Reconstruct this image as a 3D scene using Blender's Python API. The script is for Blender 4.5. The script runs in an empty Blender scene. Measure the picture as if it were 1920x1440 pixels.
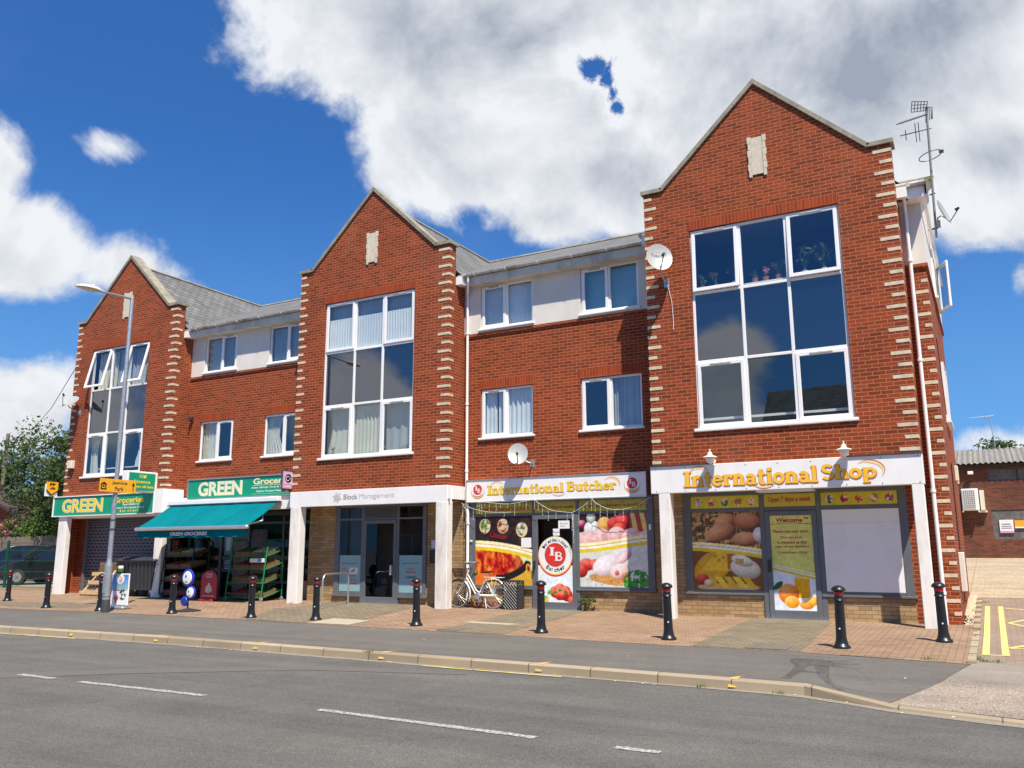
import bpy, math, random
import numpy as np
from mathutils import Vector, Matrix
random.seed(7); R = math.radians
SC = bpy.context.scene; COL = SC.collection
# ------------------------------------------------------------------ camera
cam_d = bpy.data.cameras.new("camera"); cam = bpy.data.objects.new("camera", cam_d); COL.objects.link(cam)
_ya, _pi, _ro = R(-29.187), R(11.125), R(-0.199)
_fw = Vector((math.sin(_ya)*math.cos(_pi), math.cos(_ya)*math.cos(_pi), math.sin(_pi)))
_rt = Vector((math.cos(_ya), -math.sin(_ya), 0)); _up = _rt.cross(_fw)
_r2 = _rt*math.cos(_ro) + _up*math.sin(_ro); _u2 = -_rt*math.sin(_ro) + _up*math.cos(_ro)
cam.matrix_world = Matrix(((_r2.x,_u2.x,-_fw.x,1.001),(_r2.y,_u2.y,-_fw.y,-16.942),(_r2.z,_u2.z,-_fw.z,1.366),(0,0,0,1)))
cam_d.sensor_width = 36; cam_d.lens = 1585.9/1920*36; cam_d.clip_start = .1; cam_d.clip_end = 3000
SC.camera = cam
SC.view_settings.view_transform = 'Standard'; SC.view_settings.look = 'None'; SC.view_settings.exposure = 0.46; SC.view_settings.gamma = 1
# ------------------------------------------------------------------ sun
SUN = Vector((.97, -1.0, 2.58)).normalized()
sl = bpy.data.lights.new("sun", 'SUN'); sl.energy = 5.5; sl.angle = R(.53); sl.color = (1, .925, .80)
so = bpy.data.objects.new("sun", sl); COL.objects.link(so); so.rotation_euler = SUN.to_track_quat('Z', 'Y').to_euler()
# ------------------------------------------------------------------ world: Nishita sky with cumulus clouds laid out by azimuth and elevation
W = bpy.data.worlds.new("World"); SC.world = W; W.use_nodes = True
nt = W.node_tree; nt.nodes.clear(); LK = nt.links
def N(t, **k):
    n = nt.nodes.new(t)
    for a, b in k.items(): setattr(n, a, b)
    return n
def MT(op, a, b=None, c=None, clamp=False):
    n = N('ShaderNodeMath', operation=op, use_clamp=clamp)
    for i, v in enumerate((a, b, c)):
        if v is None: continue
        if isinstance(v, (int, float)): n.inputs[i].default_value = v
        else: LK.new(v, n.inputs[i])
    return n.outputs[0]
def SS(v, lo, hi, a=0., b=1.):
    n = N('ShaderNodeMapRange', interpolation_type='SMOOTHSTEP')
    LK.new(v, n.inputs[0])
    for i, q in enumerate((lo, hi, a, b)): n.inputs[i+1].default_value = q
    return n.outputs[0]
tc = N('ShaderNodeTexCoord'); nrm = N('ShaderNodeVectorMath', operation='NORMALIZE'); LK.new(tc.outputs['Generated'], nrm.inputs[0])
D = nrm.outputs[0]; sp = N('ShaderNodeSeparateXYZ'); LK.new(D, sp.inputs[0])
AZ = MT('MULTIPLY', MT('ARCTAN2', sp.outputs[0], sp.outputs[1]), 57.2958)
EL = MT('MULTIPLY', MT('ARCSINE', sp.outputs[2]), 57.2958)
def NZ(scale, detail=6, rough=.6, vec=D, dist=0.):
    n = N('ShaderNodeTexNoise'); n.inputs['Scale'].default_value = scale; n.inputs['Detail'].default_value = detail
    n.inputs['Roughness'].default_value = rough; n.inputs['Distortion'].default_value = dist; LK.new(vec, n.inputs['Vector']); return n.outputs[0]
n1 = NZ(5.5, 10, .60, dist=.35); n2 = NZ(3.2, 5, .55); n5 = NZ(36, 7, .7, dist=.8); n3 = NZ(9, 6, .6)
ofs = N('ShaderNodeVectorMath', operation='ADD'); ofs.inputs[1].default_value = (.012,-.012,.035); LK.new(D, ofs.inputs[0])
n1s = NZ(5.5, 5, .60, vec=ofs.outputs[0], dist=.35); n1c = NZ(5.5, 5, .60, dist=.35); n6 = NZ(16, 8, .65)
BL = [(-13.7,35.5,36.0,10.2),(-12.4,27.2,19.8,8.4),(-33.0,26.6,7.2,5.2),(2.6,22.2,6.6,5.2),(-26.5,22.2,7.5,2.6),
 (-62.6,22.0,2.6,3.3),(-61.5,17.6,5.2,3.9),(-55.4,17.2,3.6,1.9),(-60.5,8.2,6.4,4.0),(-56,9.6,3.5,2.2),(-56.2,24.3,1.3,.45),(3.4,15.3,1.5,1.4),(2.6,5.6,3.6,1.9),
 (-70,12,8,6),(14,24,11,7),(22,10,8,3.5),(-48,5,14,2.6),(-20,4.5,16,2.2),
 (-164.8,11.5,2.9,3.0),(-165.5,6.5,4,2.6),(-140,8.5,4.5,4.5),(-148,4,6,3),(-123,8,6,3),(80,30,20,10),(120,12,14,4),(-125,33,9,5)]
HO = [(-22.9,31.4,.9,.55),(-22.1,30.7,.5,.45),(-21.7,29.8,.3,.5),(-21.4,29.0,.45,.5)]
f = None
for (a, e, ra, re) in BL:
    m = min(ra, re)
    da = MT('MULTIPLY', MT('SUBTRACT', AZ, a), 1/ra); de = MT('MULTIPLY', MT('SUBTRACT', EL, e), 1/re)
    d = MT('SQRT', MT('ADD', MT('MULTIPLY', da, da), MT('MULTIPLY', de, de)))
    s = MT('MULTIPLY', MT('SUBTRACT', 1.0, d), m)
    f = s if f is None else MT('SMOOTH_MAX', f, s, .8)
for (a, e, ra, re) in HO:
    da = MT('MULTIPLY', MT('SUBTRACT', AZ, a), 1/ra); de = MT('MULTIPLY', MT('SUBTRACT', EL, e), 1/re)
    d = MT('SQRT', MT('ADD', MT('MULTIPLY', da, da), MT('MULTIPLY', de, de)))
    ho = MT('ADD', MT('MULTIPLY', MT('SUBTRACT', d, 1.0), 1.5), MT('MULTIPLY', MT('SUBTRACT', n5, .5), 6.)); f = MT('MINIMUM', f, ho)
g = MT('ADD', f, MT('MULTIPLY', MT('SUBTRACT', n1, .5), 7.5))
g = MT('ADD', g, MT('MULTIPLY', MT('SUBTRACT', n3, .5), 1.6))
g = MT('ADD', g, MT('MULTIPLY', MT('SUBTRACT', n6, .5), 1.5))
dens = SS(g, -.35, 1.05)
thin = MT('MULTIPLY', SS(n2, .56, .80), .10)
dens = MT('MAXIMUM', dens, thin)
# cloud brightness: bright rims, grey thick bodies
thick = SS(g, .6, 6.5)
n4 = NZ(6.5, 9, .62, dist=.3)
GB = [(-2.5,28.5,12,4.4,.80),(-27.6,22.6,12,3.2,.75),(-36,34.5,12,3.4,.7),(-19,21.0,6,3,.7),(1.5,23,5,2.5,.5),(-60,15.2,6,1.7,.5),(-60,4.5,7,1.8,.5),(-10,40,20,5,.8),(-40,29,9,4,.5),(-25,29,6,2.5,.35),(-15,31.5,5,2,.35)]
gb = None
for (a, e, ra, re, w) in GB:
    da = MT('MULTIPLY', MT('SUBTRACT', AZ, a), 1/ra); de = MT('MULTIPLY', MT('SUBTRACT', EL, e), 1/re)
    d = MT('SQRT', MT('ADD', MT('MULTIPLY', da, da), MT('MULTIPLY', de, de)))
    d = MT('ADD', d, MT('MULTIPLY', MT('SUBTRACT', n4, .5), 2.2)); s = MT('MULTIPLY', SS(d, 1.5, .1), w)
    gb = s if gb is None else MT('MAXIMUM', gb, s)
gr = MT('MULTIPLY', SS(g, .4, 5.0), MT('ADD', MT('MULTIPLY', gb, .95), .14), clamp=True)
gr = MT('ADD', gr, MT('MULTIPLY', MT('SUBTRACT', n3, .45), .5)); gr = MT('ADD', gr, MT('MULTIPLY', MT('SUBTRACT', n1s, n1c), 2.1), clamp=True)
mixc = N('ShaderNodeMixRGB'); mixc.inputs[1].default_value = (.86,.885,.92,1); mixc.inputs[2].default_value = (.34,.39,.485,1); LK.new(gr, mixc.inputs[0])
sky = N('ShaderNodeTexSky', sky_type='NISHITA', sun_disc=False); sky.sun_elevation = math.asin(SUN.z); sky.sun_rotation = math.atan2(SUN.x, SUN.y)
sky.air_density = 1.0; sky.dust_density = .1; sky.ozone_density = 3.0
sv = N('ShaderNodeVectorMath', operation='MULTIPLY_ADD'); sv.inputs[1].default_value = (1,1,.92); sv.inputs[2].default_value = (0,0,.10); LK.new(D, sv.inputs[0]); svn = N('ShaderNodeVectorMath', operation='NORMALIZE'); LK.new(sv.outputs[0], svn.inputs[0]); LK.new(svn.outputs[0], sky.inputs[0])
skm = N('ShaderNodeMixRGB', blend_type='MULTIPLY'); skm.inputs[0].default_value = 1; skm.inputs[2].default_value = (.42,.92,1.48,1); LK.new(sky.outputs[0], skm.inputs[1])
hzm = N('ShaderNodeMixRGB'); hzm.inputs[2].default_value = (2.0,4.6,7.8,1); LK.new(MT('MULTIPLY', SS(EL, 26, -2), .62), hzm.inputs[0]); LK.new(skm.outputs[0], hzm.inputs[1])
bg1 = N('ShaderNodeBackground'); bg1.inputs[1].default_value = .077; LK.new(hzm.outputs[0], bg1.inputs[0])
bg2 = N('ShaderNodeBackground'); bg2.inputs[1].default_value = .74; LK.new(mixc.outputs[0], bg2.inputs[0])
ms = N('ShaderNodeMixShader'); LK.new(dens, ms.inputs[0]); LK.new(bg1.outputs[0], ms.inputs[1]); LK.new(bg2.outputs[0], ms.inputs[2])
wo = N('ShaderNodeOutputWorld'); LK.new(ms.outputs[0], wo.inputs[0])
W.cycles.sampling_method = 'MANUAL'; W.cycles.sample_map_resolution = 512
# ------------------------------------------------------------------ helpers
def srgb(r, g=None, b=None):
    if g is None: r, g, b = r
    f = lambda c: (c/255/12.92) if c/255 <= .04045 else ((c/255+.055)/1.055)**2.4
    return (f(r), f(g), f(b))
MATS = {}
class NTx:
    """tiny node-tree builder for materials"""
    def __init__(s, name):
        s.m = bpy.data.materials.new(name); s.m.use_nodes = True; s.t = s.m.node_tree; s.n = s.t.nodes; s.l = s.t.links
        s.b = s.n['Principled BSDF']; s.out = s.n['Material Output']; MATS[name] = s.m
        s.tc = s.n.new('ShaderNodeTexCoord')
    def node(s, t, ins=None, **k):
        n = s.n.new(t)
        for a, b in k.items(): setattr(n, a, b)
        for a, b in (ins or {}).items():
            if hasattr(b, 'is_output') or isinstance(b, bpy.types.NodeSocket): s.l.new(b, n.inputs[a])
            else: n.inputs[a].default_value = b
        return n
    def noise(s, scale, detail=4, rough=.55, vec='Object', stretch=None, dist=0.):
        v = s.tc.outputs[vec] if isinstance(vec, str) else vec
        if stretch:
            v = s.node('ShaderNodeMapping', {0: v, 3: stretch}).outputs[0]
        return s.node('ShaderNodeTexNoise', {'Vector': v, 'Scale': scale, 'Detail': detail, 'Roughness': rough, 'Distortion': dist}).outputs[0]
    def ramp(s, v, *stops):
        r = s.node('ShaderNodeValToRGB', {0: v}); e = r.color_ramp.elements
        while len(e) < len(stops): e.new(.5)
        for i, (p, c) in enumerate(stops):
            e[i].position = p; e[i].color = (*c, 1) if len(c) == 3 else c
        return r.outputs[0]
    def mix(s, fac, a, b, mode='MIX'):
        n = s.n.new('ShaderNodeMixRGB'); n.blend_type = mode
        for i, v in enumerate((fac, a, b)):
            if isinstance(v, bpy.types.NodeSocket): s.l.new(v, n.inputs[i])
            elif isinstance(v, (int, float)): n.inputs[i].default_value = v
            else: n.inputs[i].default_value = (*v, 1)
        return n.outputs[0]
    def math(s, op, a, b=0., clamp=False):
        n = s.n.new('ShaderNodeMath'); n.operation = op; n.use_clamp = clamp
        for i, v in enumerate((a, b)):
            if isinstance(v, bpy.types.NodeSocket): s.l.new(v, n.inputs[i])
            else: n.inputs[i].default_value = v
        return n.outputs[0]
    def bump(s, h, strength=.3, dist=.01):
        b = s.node('ShaderNodeBump', {'Height': h, 'Strength': strength, 'Distance': dist}); s.l.new(b.outputs[0], s.b.inputs['Normal'])
    def col(s, c):
        if isinstance(c, bpy.types.NodeSocket): s.l.new(c, s.b.inputs['Base Color'])
        else: s.b.inputs['Base Color'].default_value = (*c, 1)
        return s
    def set(s, rough=.6, metal=0., spec=.5, coat=0.):
        if isinstance(rough, bpy.types.NodeSocket): s.l.new(rough, s.b.inputs['Roughness'])
        else: s.b.inputs['Roughness'].default_value = rough
        s.b.inputs['Metallic'].default_value = metal; s.b.inputs['Specular IOR Level'].default_value = spec; s.b.inputs['Coat Weight'].default_value = coat
        return s
def simple(name, c, rough=.5, metal=0., var=.12, scale=3., spec=.5, coat=0., bump=0., dirt=None):
    """one-colour material with mild procedural variation and optional dirt tone"""
    x = NTx(name); a = tuple(v*(1-var) for v in c); b = tuple(min(1, v*(1+var)) for v in c)
    cc = x.ramp(x.noise(scale, 6), (.3, a), (.7, b))
    if dirt: cc = x.mix(x.ramp(x.noise(1.7, 8, .7, stretch=(1,1,.35)), (.48, (0,0,0)), (.74, (dirt[1],)*3)), cc, dirt[0])
    x.col(cc).set(rough, metal, spec, coat)
    if bump: x.bump(x.noise(60, 3), bump, .004)
    return x.m
class MB:
    """collects shapes and links them as one mesh object"""
    def __init__(s): s.v = []; s.f = []; s.mi = []; s.uvs = {}
    def add(s, vs, fs, mi=0):
        o = len(s.v); s.v += [tuple(v) for v in vs]
        for f in fs: s.f.append(tuple(o+i for i in f)); s.mi.append(mi)
        return s
    def box(s, x0, x1, y0, y1, z0, z1, mi=0):
        return s.add([(x0,y0,z0),(x1,y0,z0),(x1,y1,z0),(x0,y1,z0),(x0,y0,z1),(x1,y0,z1),(x1,y1,z1),(x0,y1,z1)],
                     [(0,3,2,1),(4,5,6,7),(0,1,5,4),(1,2,6,5),(2,3,7,6),(3,0,4,7)], mi)
    def bbox(s, x0, x1, y0, y1, z0, z1, r=.01, mi=0):
        """box with chamfered edges"""
        bx = [(x, y, z) for x in (0,1) for y in (0,1) for z in (0,1)]
        X = (x0,x1); Y = (y0,y1); Z = (z0,z1); vs = []; sg = (1,-1)
        r = min(r, (x1-x0)/2.01, (y1-y0)/2.01, (z1-z0)/2.01)
        idx = {}
        for (i,j,k) in bx:
            c = (X[i], Y[j], Z[k]); d = (sg[i]*r, sg[j]*r, sg[k]*r)
            idx[(i,j,k,0)] = len(vs); vs.append((c[0], c[1]+d[1], c[2]+d[2]))
            idx[(i,j,k,1)] = len(vs); vs.append((c[0]+d[0], c[1], c[2]+d[2]))
            idx[(i,j,k,2)] = len(vs); vs.append((c[0]+d[0], c[1]+d[1], c[2]))
        fs = []
        for i in (0,1):
            q = [idx[(i,0,0,0)], idx[(i,1,0,0)], idx[(i,1,1,0)], idx[(i,0,1,0)]]; fs.append(q if i else q[::-1])
            q = [idx[(0,i,0,1)], idx[(1,i,0,1)], idx[(1,i,1,1)], idx[(0,i,1,1)]]; fs.append(q[::-1] if i else q)
            q = [idx[(0,0,i,2)], idx[(1,0,i,2)], idx[(1,1,i,2)], idx[(0,1,i,2)]]; fs.append(q if i else q[::-1])
        for a in (0,1):
            for b in (0,1):
                q = [idx[(a,b,0,0)], idx[(a,b,0,1)], idx[(a,b,1,1)], idx[(a,b,1,0)]]; fs.append(q if (a ^ b) else q[::-1])
                q = [idx[(a,0,b,0)], idx[(a,0,b,2)], idx[(a,1,b,2)], idx[(a,1,b,0)]]; fs.append(q[::-1] if (a ^ b) else q)
                q = [idx[(0,a,b,1)], idx[(0,a,b,2)], idx[(1,a,b,2)], idx[(1,a,b,1)]]; fs.append(q if (a ^ b) else q[::-1])
        for (i,j,k) in bx:
            q = [idx[(i,j,k,0)], idx[(i,j,k,1)], idx[(i,j,k,2)]]; fs.append(q if (i+j+k) % 2 else q[::-1])
        return s.add(vs, fs, mi)
    def prism(s, poly, y0, y1, mi=0):
        """polygon in (x,z), counter-clockwise seen from -y, extruded from y0 (front) to y1"""
        n = len(poly); vs = [(x,y0,z) for x,z in poly] + [(x,y1,z) for x,z in poly]
        return s.add(vs, [tuple(range(n)), tuple(range(2*n-1, n-1, -1))] + [(i, i+n, (i+1)%n+n, (i+1)%n) for i in range(n)], mi)
    def prismz(s, poly, z0, z1, mi=0):
        n = len(poly); vs = [(x,y,z0) for x,y in poly] + [(x,y,z1) for x,y in poly]
        return s.add(vs, [tuple(range(n-1,-1,-1)), tuple(range(n, 2*n))] + [(i, (i+1)%n, (i+1)%n+n, i+n) for i in range(n)], mi)
    def prismx(s, poly, x0, x1, mi=0):
        """polygon in (y,z)"""
        n = len(poly); vs = [(x0,y,z) for y,z in poly] + [(x1,y,z) for y,z in poly]
        return s.add(vs, [tuple(range(n-1,-1,-1)), tuple(range(n, 2*n))] + [(i, (i+1)%n, (i+1)%n+n, i+n) for i in range(n)], mi)
    def tube(s, pts, r, n=8, mi=0, caps=True, closed=False):
        pts = [Vector(p) for p in pts]; m = len(pts); rs = r if isinstance(r, (list, tuple)) else [r]*m
        vs = []; fs = []; prev = None
        for i, p in enumerate(pts):
            if closed: t = pts[(i+1)%m] - pts[i-1]
            else: t = pts[min(i+1, m-1)] - pts[max(i-1, 0)]
            if t.length < 1e-9: t = Vector((0,0,1))
            t.normalize()
            if prev is None:
                a = Vector((0,0,1)) if abs(t.z) < .9 else Vector((1,0,0)); u = t.cross(a).normalized()
            else: u = (prev - t*prev.dot(t)).normalized()
            prev = u; w = t.cross(u)
            for k in range(n):
                q = 2*math.pi*k/n; vs.append(p + (u*math.cos(q) + w*math.sin(q))*rs[i])
        for i in range(m if closed else m-1):
            j = (i+1) % m
            for k in range(n): fs.append((i*n+k, i*n+(k+1)%n, j*n+(k+1)%n, j*n+k))
        if caps and not closed: fs.append(tuple(range(n-1,-1,-1))); fs.append(tuple((m-1)*n+k for k in range(n)))
        return s.add(vs, fs, mi)
    def lathe(s, prof, c=(0,0,0), n=16, mi=0, axis='z'):
        vs = []; fs = []
        for (r, z) in prof:
            for k in range(n):
                q = 2*math.pi*k/n; x, y = r*math.cos(q), r*math.sin(q)
                if axis == 'z': v = (c[0]+x, c[1]+y, c[2]+z)
                elif axis == 'y': v = (c[0]+x, c[1]+z, c[2]-y)
                else: v = (c[0]+z, c[1]+x, c[2]+y)
                vs.append(v)
        for i in range(len(prof)-1):
            for k in range(n): fs.append((i*n+k, i*n+(k+1)%n, (i+1)*n+(k+1)%n, (i+1)*n+k))
        if prof[0][0] > 1e-6: fs.append(tuple(range(n-1,-1,-1)))
        if prof[-1][0] > 1e-6: fs.append(tuple((len(prof)-1)*n+k for k in range(n)))
        return s.add(vs, fs, mi)
    def quad(s, a, b, c, d, mi=0): return s.add([a,b,c,d], [(0,1,2,3)], mi)
    def xf(s, M):
        s.v = [tuple(M @ Vector(v)) for v in s.v]; return s
    def build(s, name, mats, parent=None, smooth=False, uvswap=False, loc=None):
        me = bpy.data.meshes.new(name)
        vs = s.v
        if loc is not None: vs = [(v[0]-loc[0], v[1]-loc[1], v[2]-loc[2]) for v in vs]
        me.from_pydata(vs, [], s.f); 
        if not isinstance(mats, (list, tuple)): mats = [mats]
        for m in mats: me.materials.append(MATS[m] if isinstance(m, str) else m)
        if len(mats) > 1: me.polygons.foreach_set('material_index', s.mi)
        if smooth:
            me.polygons.foreach_set('use_smooth', [True]*len(s.f))
            try: me.set_sharp_from_angle(angle=R(40))
            except Exception: pass
        me.update()
        nv = len(me.loops); co = np.empty(len(me.vertices)*3); me.vertices.foreach_get('co', co); co = co.reshape(-1,3)
        vi = np.empty(nv, int); me.loops.foreach_get('vertex_index', vi)
        nr = np.empty(len(me.polygons)*3); me.polygons.foreach_get('normal', nr); nr = np.abs(nr.reshape(-1,3))
        lt = np.empty(len(me.polygons), int); me.polygons.foreach_get('loop_total', lt)
        ax = np.repeat(nr.argmax(1), lt); p = co[vi]
        uv = np.where((ax==0)[:,None], p[:,[1,2]], np.where((ax==1)[:,None], p[:,[0,2]], p[:,[0,1]]))
        if uvswap: uv = uv[:,::-1]
        ul = me.uv_layers.new(name='UVMap'); ul.data.foreach_set('uv', np.ascontiguousarray(uv, dtype=float).ravel())
        o = bpy.data.objects.new(name, me); COL.objects.link(o)
        if loc is not None: o.location = loc
        if parent is not None: o.parent = parent
        return o
def tag(o, label=None, cat=None, group=None, kind=None):
    if label: o['label'] = label
    if cat: o['category'] = cat
    if group: o['group'] = group
    if kind: o['kind'] = kind
    return o
def thing(name, label, cat, loc=(0,0,0), group=None, rz=0.):
    o = bpy.data.objects.new(name, None); COL.objects.link(o); o.location = loc; o.rotation_euler = (0,0,rz); o.empty_display_size = .2
    return tag(o, label, cat, group)
def copy_tree(o, parent=None):
    c = o.copy(); COL.objects.link(c)
    if parent is not None: c.parent = parent
    for ch in list(o.children): copy_tree(ch, c)
    return c
def text(body, mat, parent, x0, z0, w=None, h=None, y=0., bold=0., name='lettering', align='LEFT', shear=0., M=None, ext=.002, spacing=1.):
    """flat lettering facing -y: lower-left corner (x0,z0) at depth y, fitted to width w and height h; M places it elsewhere"""
    cu = bpy.data.curves.new(name, 'FONT'); cu.body = body; cu.size = 1; cu.offset = bold; cu.extrude = 0; cu.shear = shear; cu.resolution_u = 3; cu.space_character = spacing
    if '\n' in body: cu.align_x = align
    tmp = bpy.data.objects.new('tmp_text', cu); COL.objects.link(tmp)
    dg = bpy.context.evaluated_depsgraph_get(); me = bpy.data.meshes.new_from_object(tmp.evaluated_get(dg)); me.name = name
    bpy.data.objects.remove(tmp); bpy.data.curves.remove(cu)
    n = len(me.vertices); co = np.empty(n*3); me.vertices.foreach_get('co', co); co = co.reshape(-1,3)
    mn = co.min(0); mx = co.max(0); sz = mx-mn
    sx = w/sz[0] if w else h/sz[1]; sy = h/sz[1] if h else sx
    out = np.zeros_like(co); out[:,0] = (co[:,0]-mn[0])*sx + x0; out[:,2] = (co[:,1]-mn[1])*sy + z0; out[:,1] = y
    if M is not None: out = np.array([tuple(M @ Vector(v)) for v in out])
    me.vertices.foreach_set('co', out.ravel()); me.update()
    me.materials.clear(); me.materials.append(MATS[mat])
    o = bpy.data.objects.new(name, me); COL.objects.link(o); o.parent = parent
    return o
# ------------------------------------------------------------------ materials
def brick_mat(name, c1, c2, mortar, bw=.225, rh=.075, ms=.0055, soldier=False, rough=.85, vary=.35, bump=.35, scuff=None, off=.5, blotch=.1):
    x = NTx(name); uv = x.tc.outputs['UV']
    if soldier: pass
    b = x.node('ShaderNodeTexBrick', {'Vector': uv, 'Scale': 1., 'Mortar Size': ms, 'Mortar Smooth': .15, 'Bias': 0., 'Brick Width': bw, 'Row Height': rh,
        'Color1': (*c1,1), 'Color2': (*c2,1), 'Mortar': (*mortar,1)})
    b.offset = off
    fine = x.noise(45, 5, .7); big = x.noise(.55, 5, .6)
    c = x.mix(x.math('MULTIPLY', x.math('SUBTRACT', fine, .5), 1.2, True), b.outputs['Color'], tuple(v*.55 for v in c1), 'MIX')
    c = x.mix(.9, c, x.ramp(big, (.25, (1-blotch,)*3), (.75, (1+blotch,)*3)), 'MULTIPLY')
    if scuff: c = x.mix(x.ramp(x.noise(.8, 8, .7, stretch=(1,1,.3)), (.55, (0,0,0)), (.8, (scuff[1],)*3)), c, scuff[0])
    x.col(c).set(rough, spec=.25)
    h = x.math('ADD', x.math('MULTIPLY', x.math('SUBTRACT', 1., b.outputs['Fac']), 1.), x.math('MULTIPLY', fine, .35))
    x.bump(h, bump, .006)
    return x.m
brick_mat('red_brick', (.315,.056,.016), (.16,.031,.011), (.44,.18,.088), scuff=((.30,.135,.085), .42), blotch=.16, ms=.0064)
brick_mat('red_brick_soldier', (.35,.055,.014), (.25,.038,.011), (.36,.13,.06), bw=.225, rh=.075, off=0.)
brick_mat('buff_brick', (.46,.31,.155), (.30,.19,.09), (.17,.125,.085), ms=.006, scuff=((.3,.25,.2), .2), blotch=.18)
brick_mat('old_brick', (.19,.062,.035), (.10,.036,.023), (.15,.10,.075), ms=.006, scuff=((.08,.06,.05), .5), blotch=.3)
brick_mat('paver_red', (.335,.22,.14), (.25,.16,.10), (.12,.085,.06), bw=.2, rh=.1, ms=.0085, scuff=((.42,.34,.26), .6), blotch=.22, bump=.25)
brick_mat('paver_grey', (.235,.195,.13), (.17,.14,.095), (.09,.075,.055), bw=.2, rh=.1, ms=.0085, scuff=((.36,.32,.26), .4), blotch=.2, bump=.25)
brick_mat('paver_yard', (.30,.22,.165), (.24,.18,.135), (.13,.105,.08), bw=.2, rh=.1, ms=.004, scuff=((.45,.40,.33), .5), blotch=.2)
brick_mat('kerb_stone', (.37,.30,.205), (.30,.24,.165), (.11,.09,.07), bw=.915, rh=4., ms=.008, off=0., scuff=((.20,.17,.13), .5), blotch=.22)
brick_mat('slate', (.195,.195,.19), (.135,.135,.132), (.03,.03,.03), bw=.32, rh=.21, ms=.012, rough=.7, scuff=((.17,.16,.11), .35), blotch=.2)
simple('pale_block', (.62,.52,.37), .85, var=.2, scale=9, bump=.2)
simple('stone_coping', (.30,.27,.20), .9, var=.22, scale=6, bump=.3, dirt=((.13,.12,.09), .75))
simple('stone_panel', (.62,.55,.42), .9, var=.12, scale=10, bump=.2, dirt=((.35,.3,.22), .4))
simple('white_render', (.70,.66,.60), .85, var=.05, scale=2, bump=.12, dirt=((.5,.45,.38), .3))
simple('white_upvc', (.84,.83,.81), .32, var=.03, dirt=((.6,.57,.5), .16))
simple('white_board', (.85,.84,.82), .4, var=.03, dirt=((.62,.58,.5), .25))
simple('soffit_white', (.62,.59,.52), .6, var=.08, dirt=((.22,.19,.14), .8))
simple('gutter_grime', (.50,.48,.43), .5, var=.2, scale=9, dirt=((.06,.055,.045), .95))
simple('white_post', (.84,.81,.76), .5, var=.04, dirt=((.42,.35,.25), .75))
simple('grey_frame', (.125,.135,.15), .45, var=.08, spec=.5)
simple('grey_frame_light', (.28,.30,.32), .4, metal=.3, var=.08)
simple('aluminium', (.62,.62,.62), .35, metal=.8, var=.05)
simple('galvanised', (.42,.44,.46), .42, metal=.6, var=.16, scale=14)
simple('dark_paint', (.05,.055,.06), .5, var=.1)
simple('black_metal', (.011,.011,.011), .36, var=.15, coat=.1)
simple('black_plastic', (.022,.023,.026), .45, var=.15)
simple('dark_grey_plastic', (.035,.04,.048), .42, var=.15)
simple('red_band', (.62,.03,.03), .4, var=.06)
simple('white_paint', (.82,.82,.80), .4, var=.04)
simple('cream_paint', (.72,.66,.50), .5, var=.05)
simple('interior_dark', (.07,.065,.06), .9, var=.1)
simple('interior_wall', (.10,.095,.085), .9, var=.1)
simple('curtain_white', (.72,.74,.74), .9, var=.06)
simple('curtain_cream', (.58,.56,.46), .9, var=.08)
simple('curtain_grey', (.36,.38,.40), .9, var=.08)
simple('office_backing', (.10,.095,.08), .9, var=.1)
simple('shop_green', (.0,.30,.16), .38, var=.05)
simple('sign_yellow', (.86,.62,.03), .4, var=.03)
simple('sign_cream', (.86,.78,.45), .4, var=.03)
simple('letter_orange', (.92,.50,.035), .45, var=.05)
simple('letter_shadow', (.50,.11,.025), .5, var=.05)
simple('letter_peach', (.93,.66,.36), .45, var=.05)
simple('letter_red', (.50,.03,.025), .5, var=.05)
simple('letter_black', (.02,.02,.02), .5)
simple('letter_grey', (.22,.21,.21), .5)
simple('letter_lightgrey', (.47,.45,.45), .5)
simple('logo_red', (.66,.035,.025), .4, var=.04)
simple('road_orange', (.88,.42,.02), .4, var=.04)
simple('pink_sign', (.72,.30,.46), .5, var=.04)
simple('navy', (.02,.05,.16), .45)
simple('lavender', (.62,.52,.76), .45)
simple('yellow_strip', (.62,.54,.06), .5, var=.06)
simple('pale_lime', (.62,.66,.25), .5, var=.06)
simple('poster_blue', (.24,.40,.43), .55, var=.03)
simple('bright_blue', (.02,.04,.42), .35, var=.06)
simple('sky_blue', (.10,.38,.68), .4, var=.1)
simple('ice_red', (.40,.012,.02), .4, var=.05)
simple('pine', (.62,.43,.20), .7, var=.15, scale=12)
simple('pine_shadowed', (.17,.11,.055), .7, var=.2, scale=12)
simple('cardboard', (.20,.125,.06), .85, var=.12)
simple('rubber', (.03,.03,.03), .7)
simple('tyre_grey', (.085,.08,.075), .75, var=.12)
simple('bike_white', (.80,.78,.73), .3, var=.04)
simple('wicker', (.07,.04,.025), .8, var=.3, scale=60)
simple('saddle', (.03,.018,.012), .5)
simple('rack_green', (.01,.22,.06), .4, var=.1)
simple('rack_dark', (.012,.03,.02), .4, var=.1)
simple('fence_green', (.008,.08,.05), .45, var=.1)
simple('car_black', (.012,.013,.016), .16, coat=1., var=.05)
simple('car_blue', (.012,.022,.07), .16, coat=1., var=.05)
simple('terracotta', (.38,.14,.07), .8, var=.15)
simple('timber_grey', (.20,.155,.11), .85, var=.2, scale=8)
simple('timber_dark', (.055,.042,.032), .85, var=.25, scale=8)
simple('corrugated', (.22,.205,.185), .85, var=.25, scale=5, dirt=((.18,.17,.15), .6))
simple('board_grey', (.13,.125,.12), .85, var=.3, scale=7, dirt=((.07,.06,.05), .6))
simple('bark', (.10,.075,.05), .9, var=.3, scale=14, bump=.4)
simple('stem_green', (.06,.12,.03), .8, var=.2)
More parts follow.
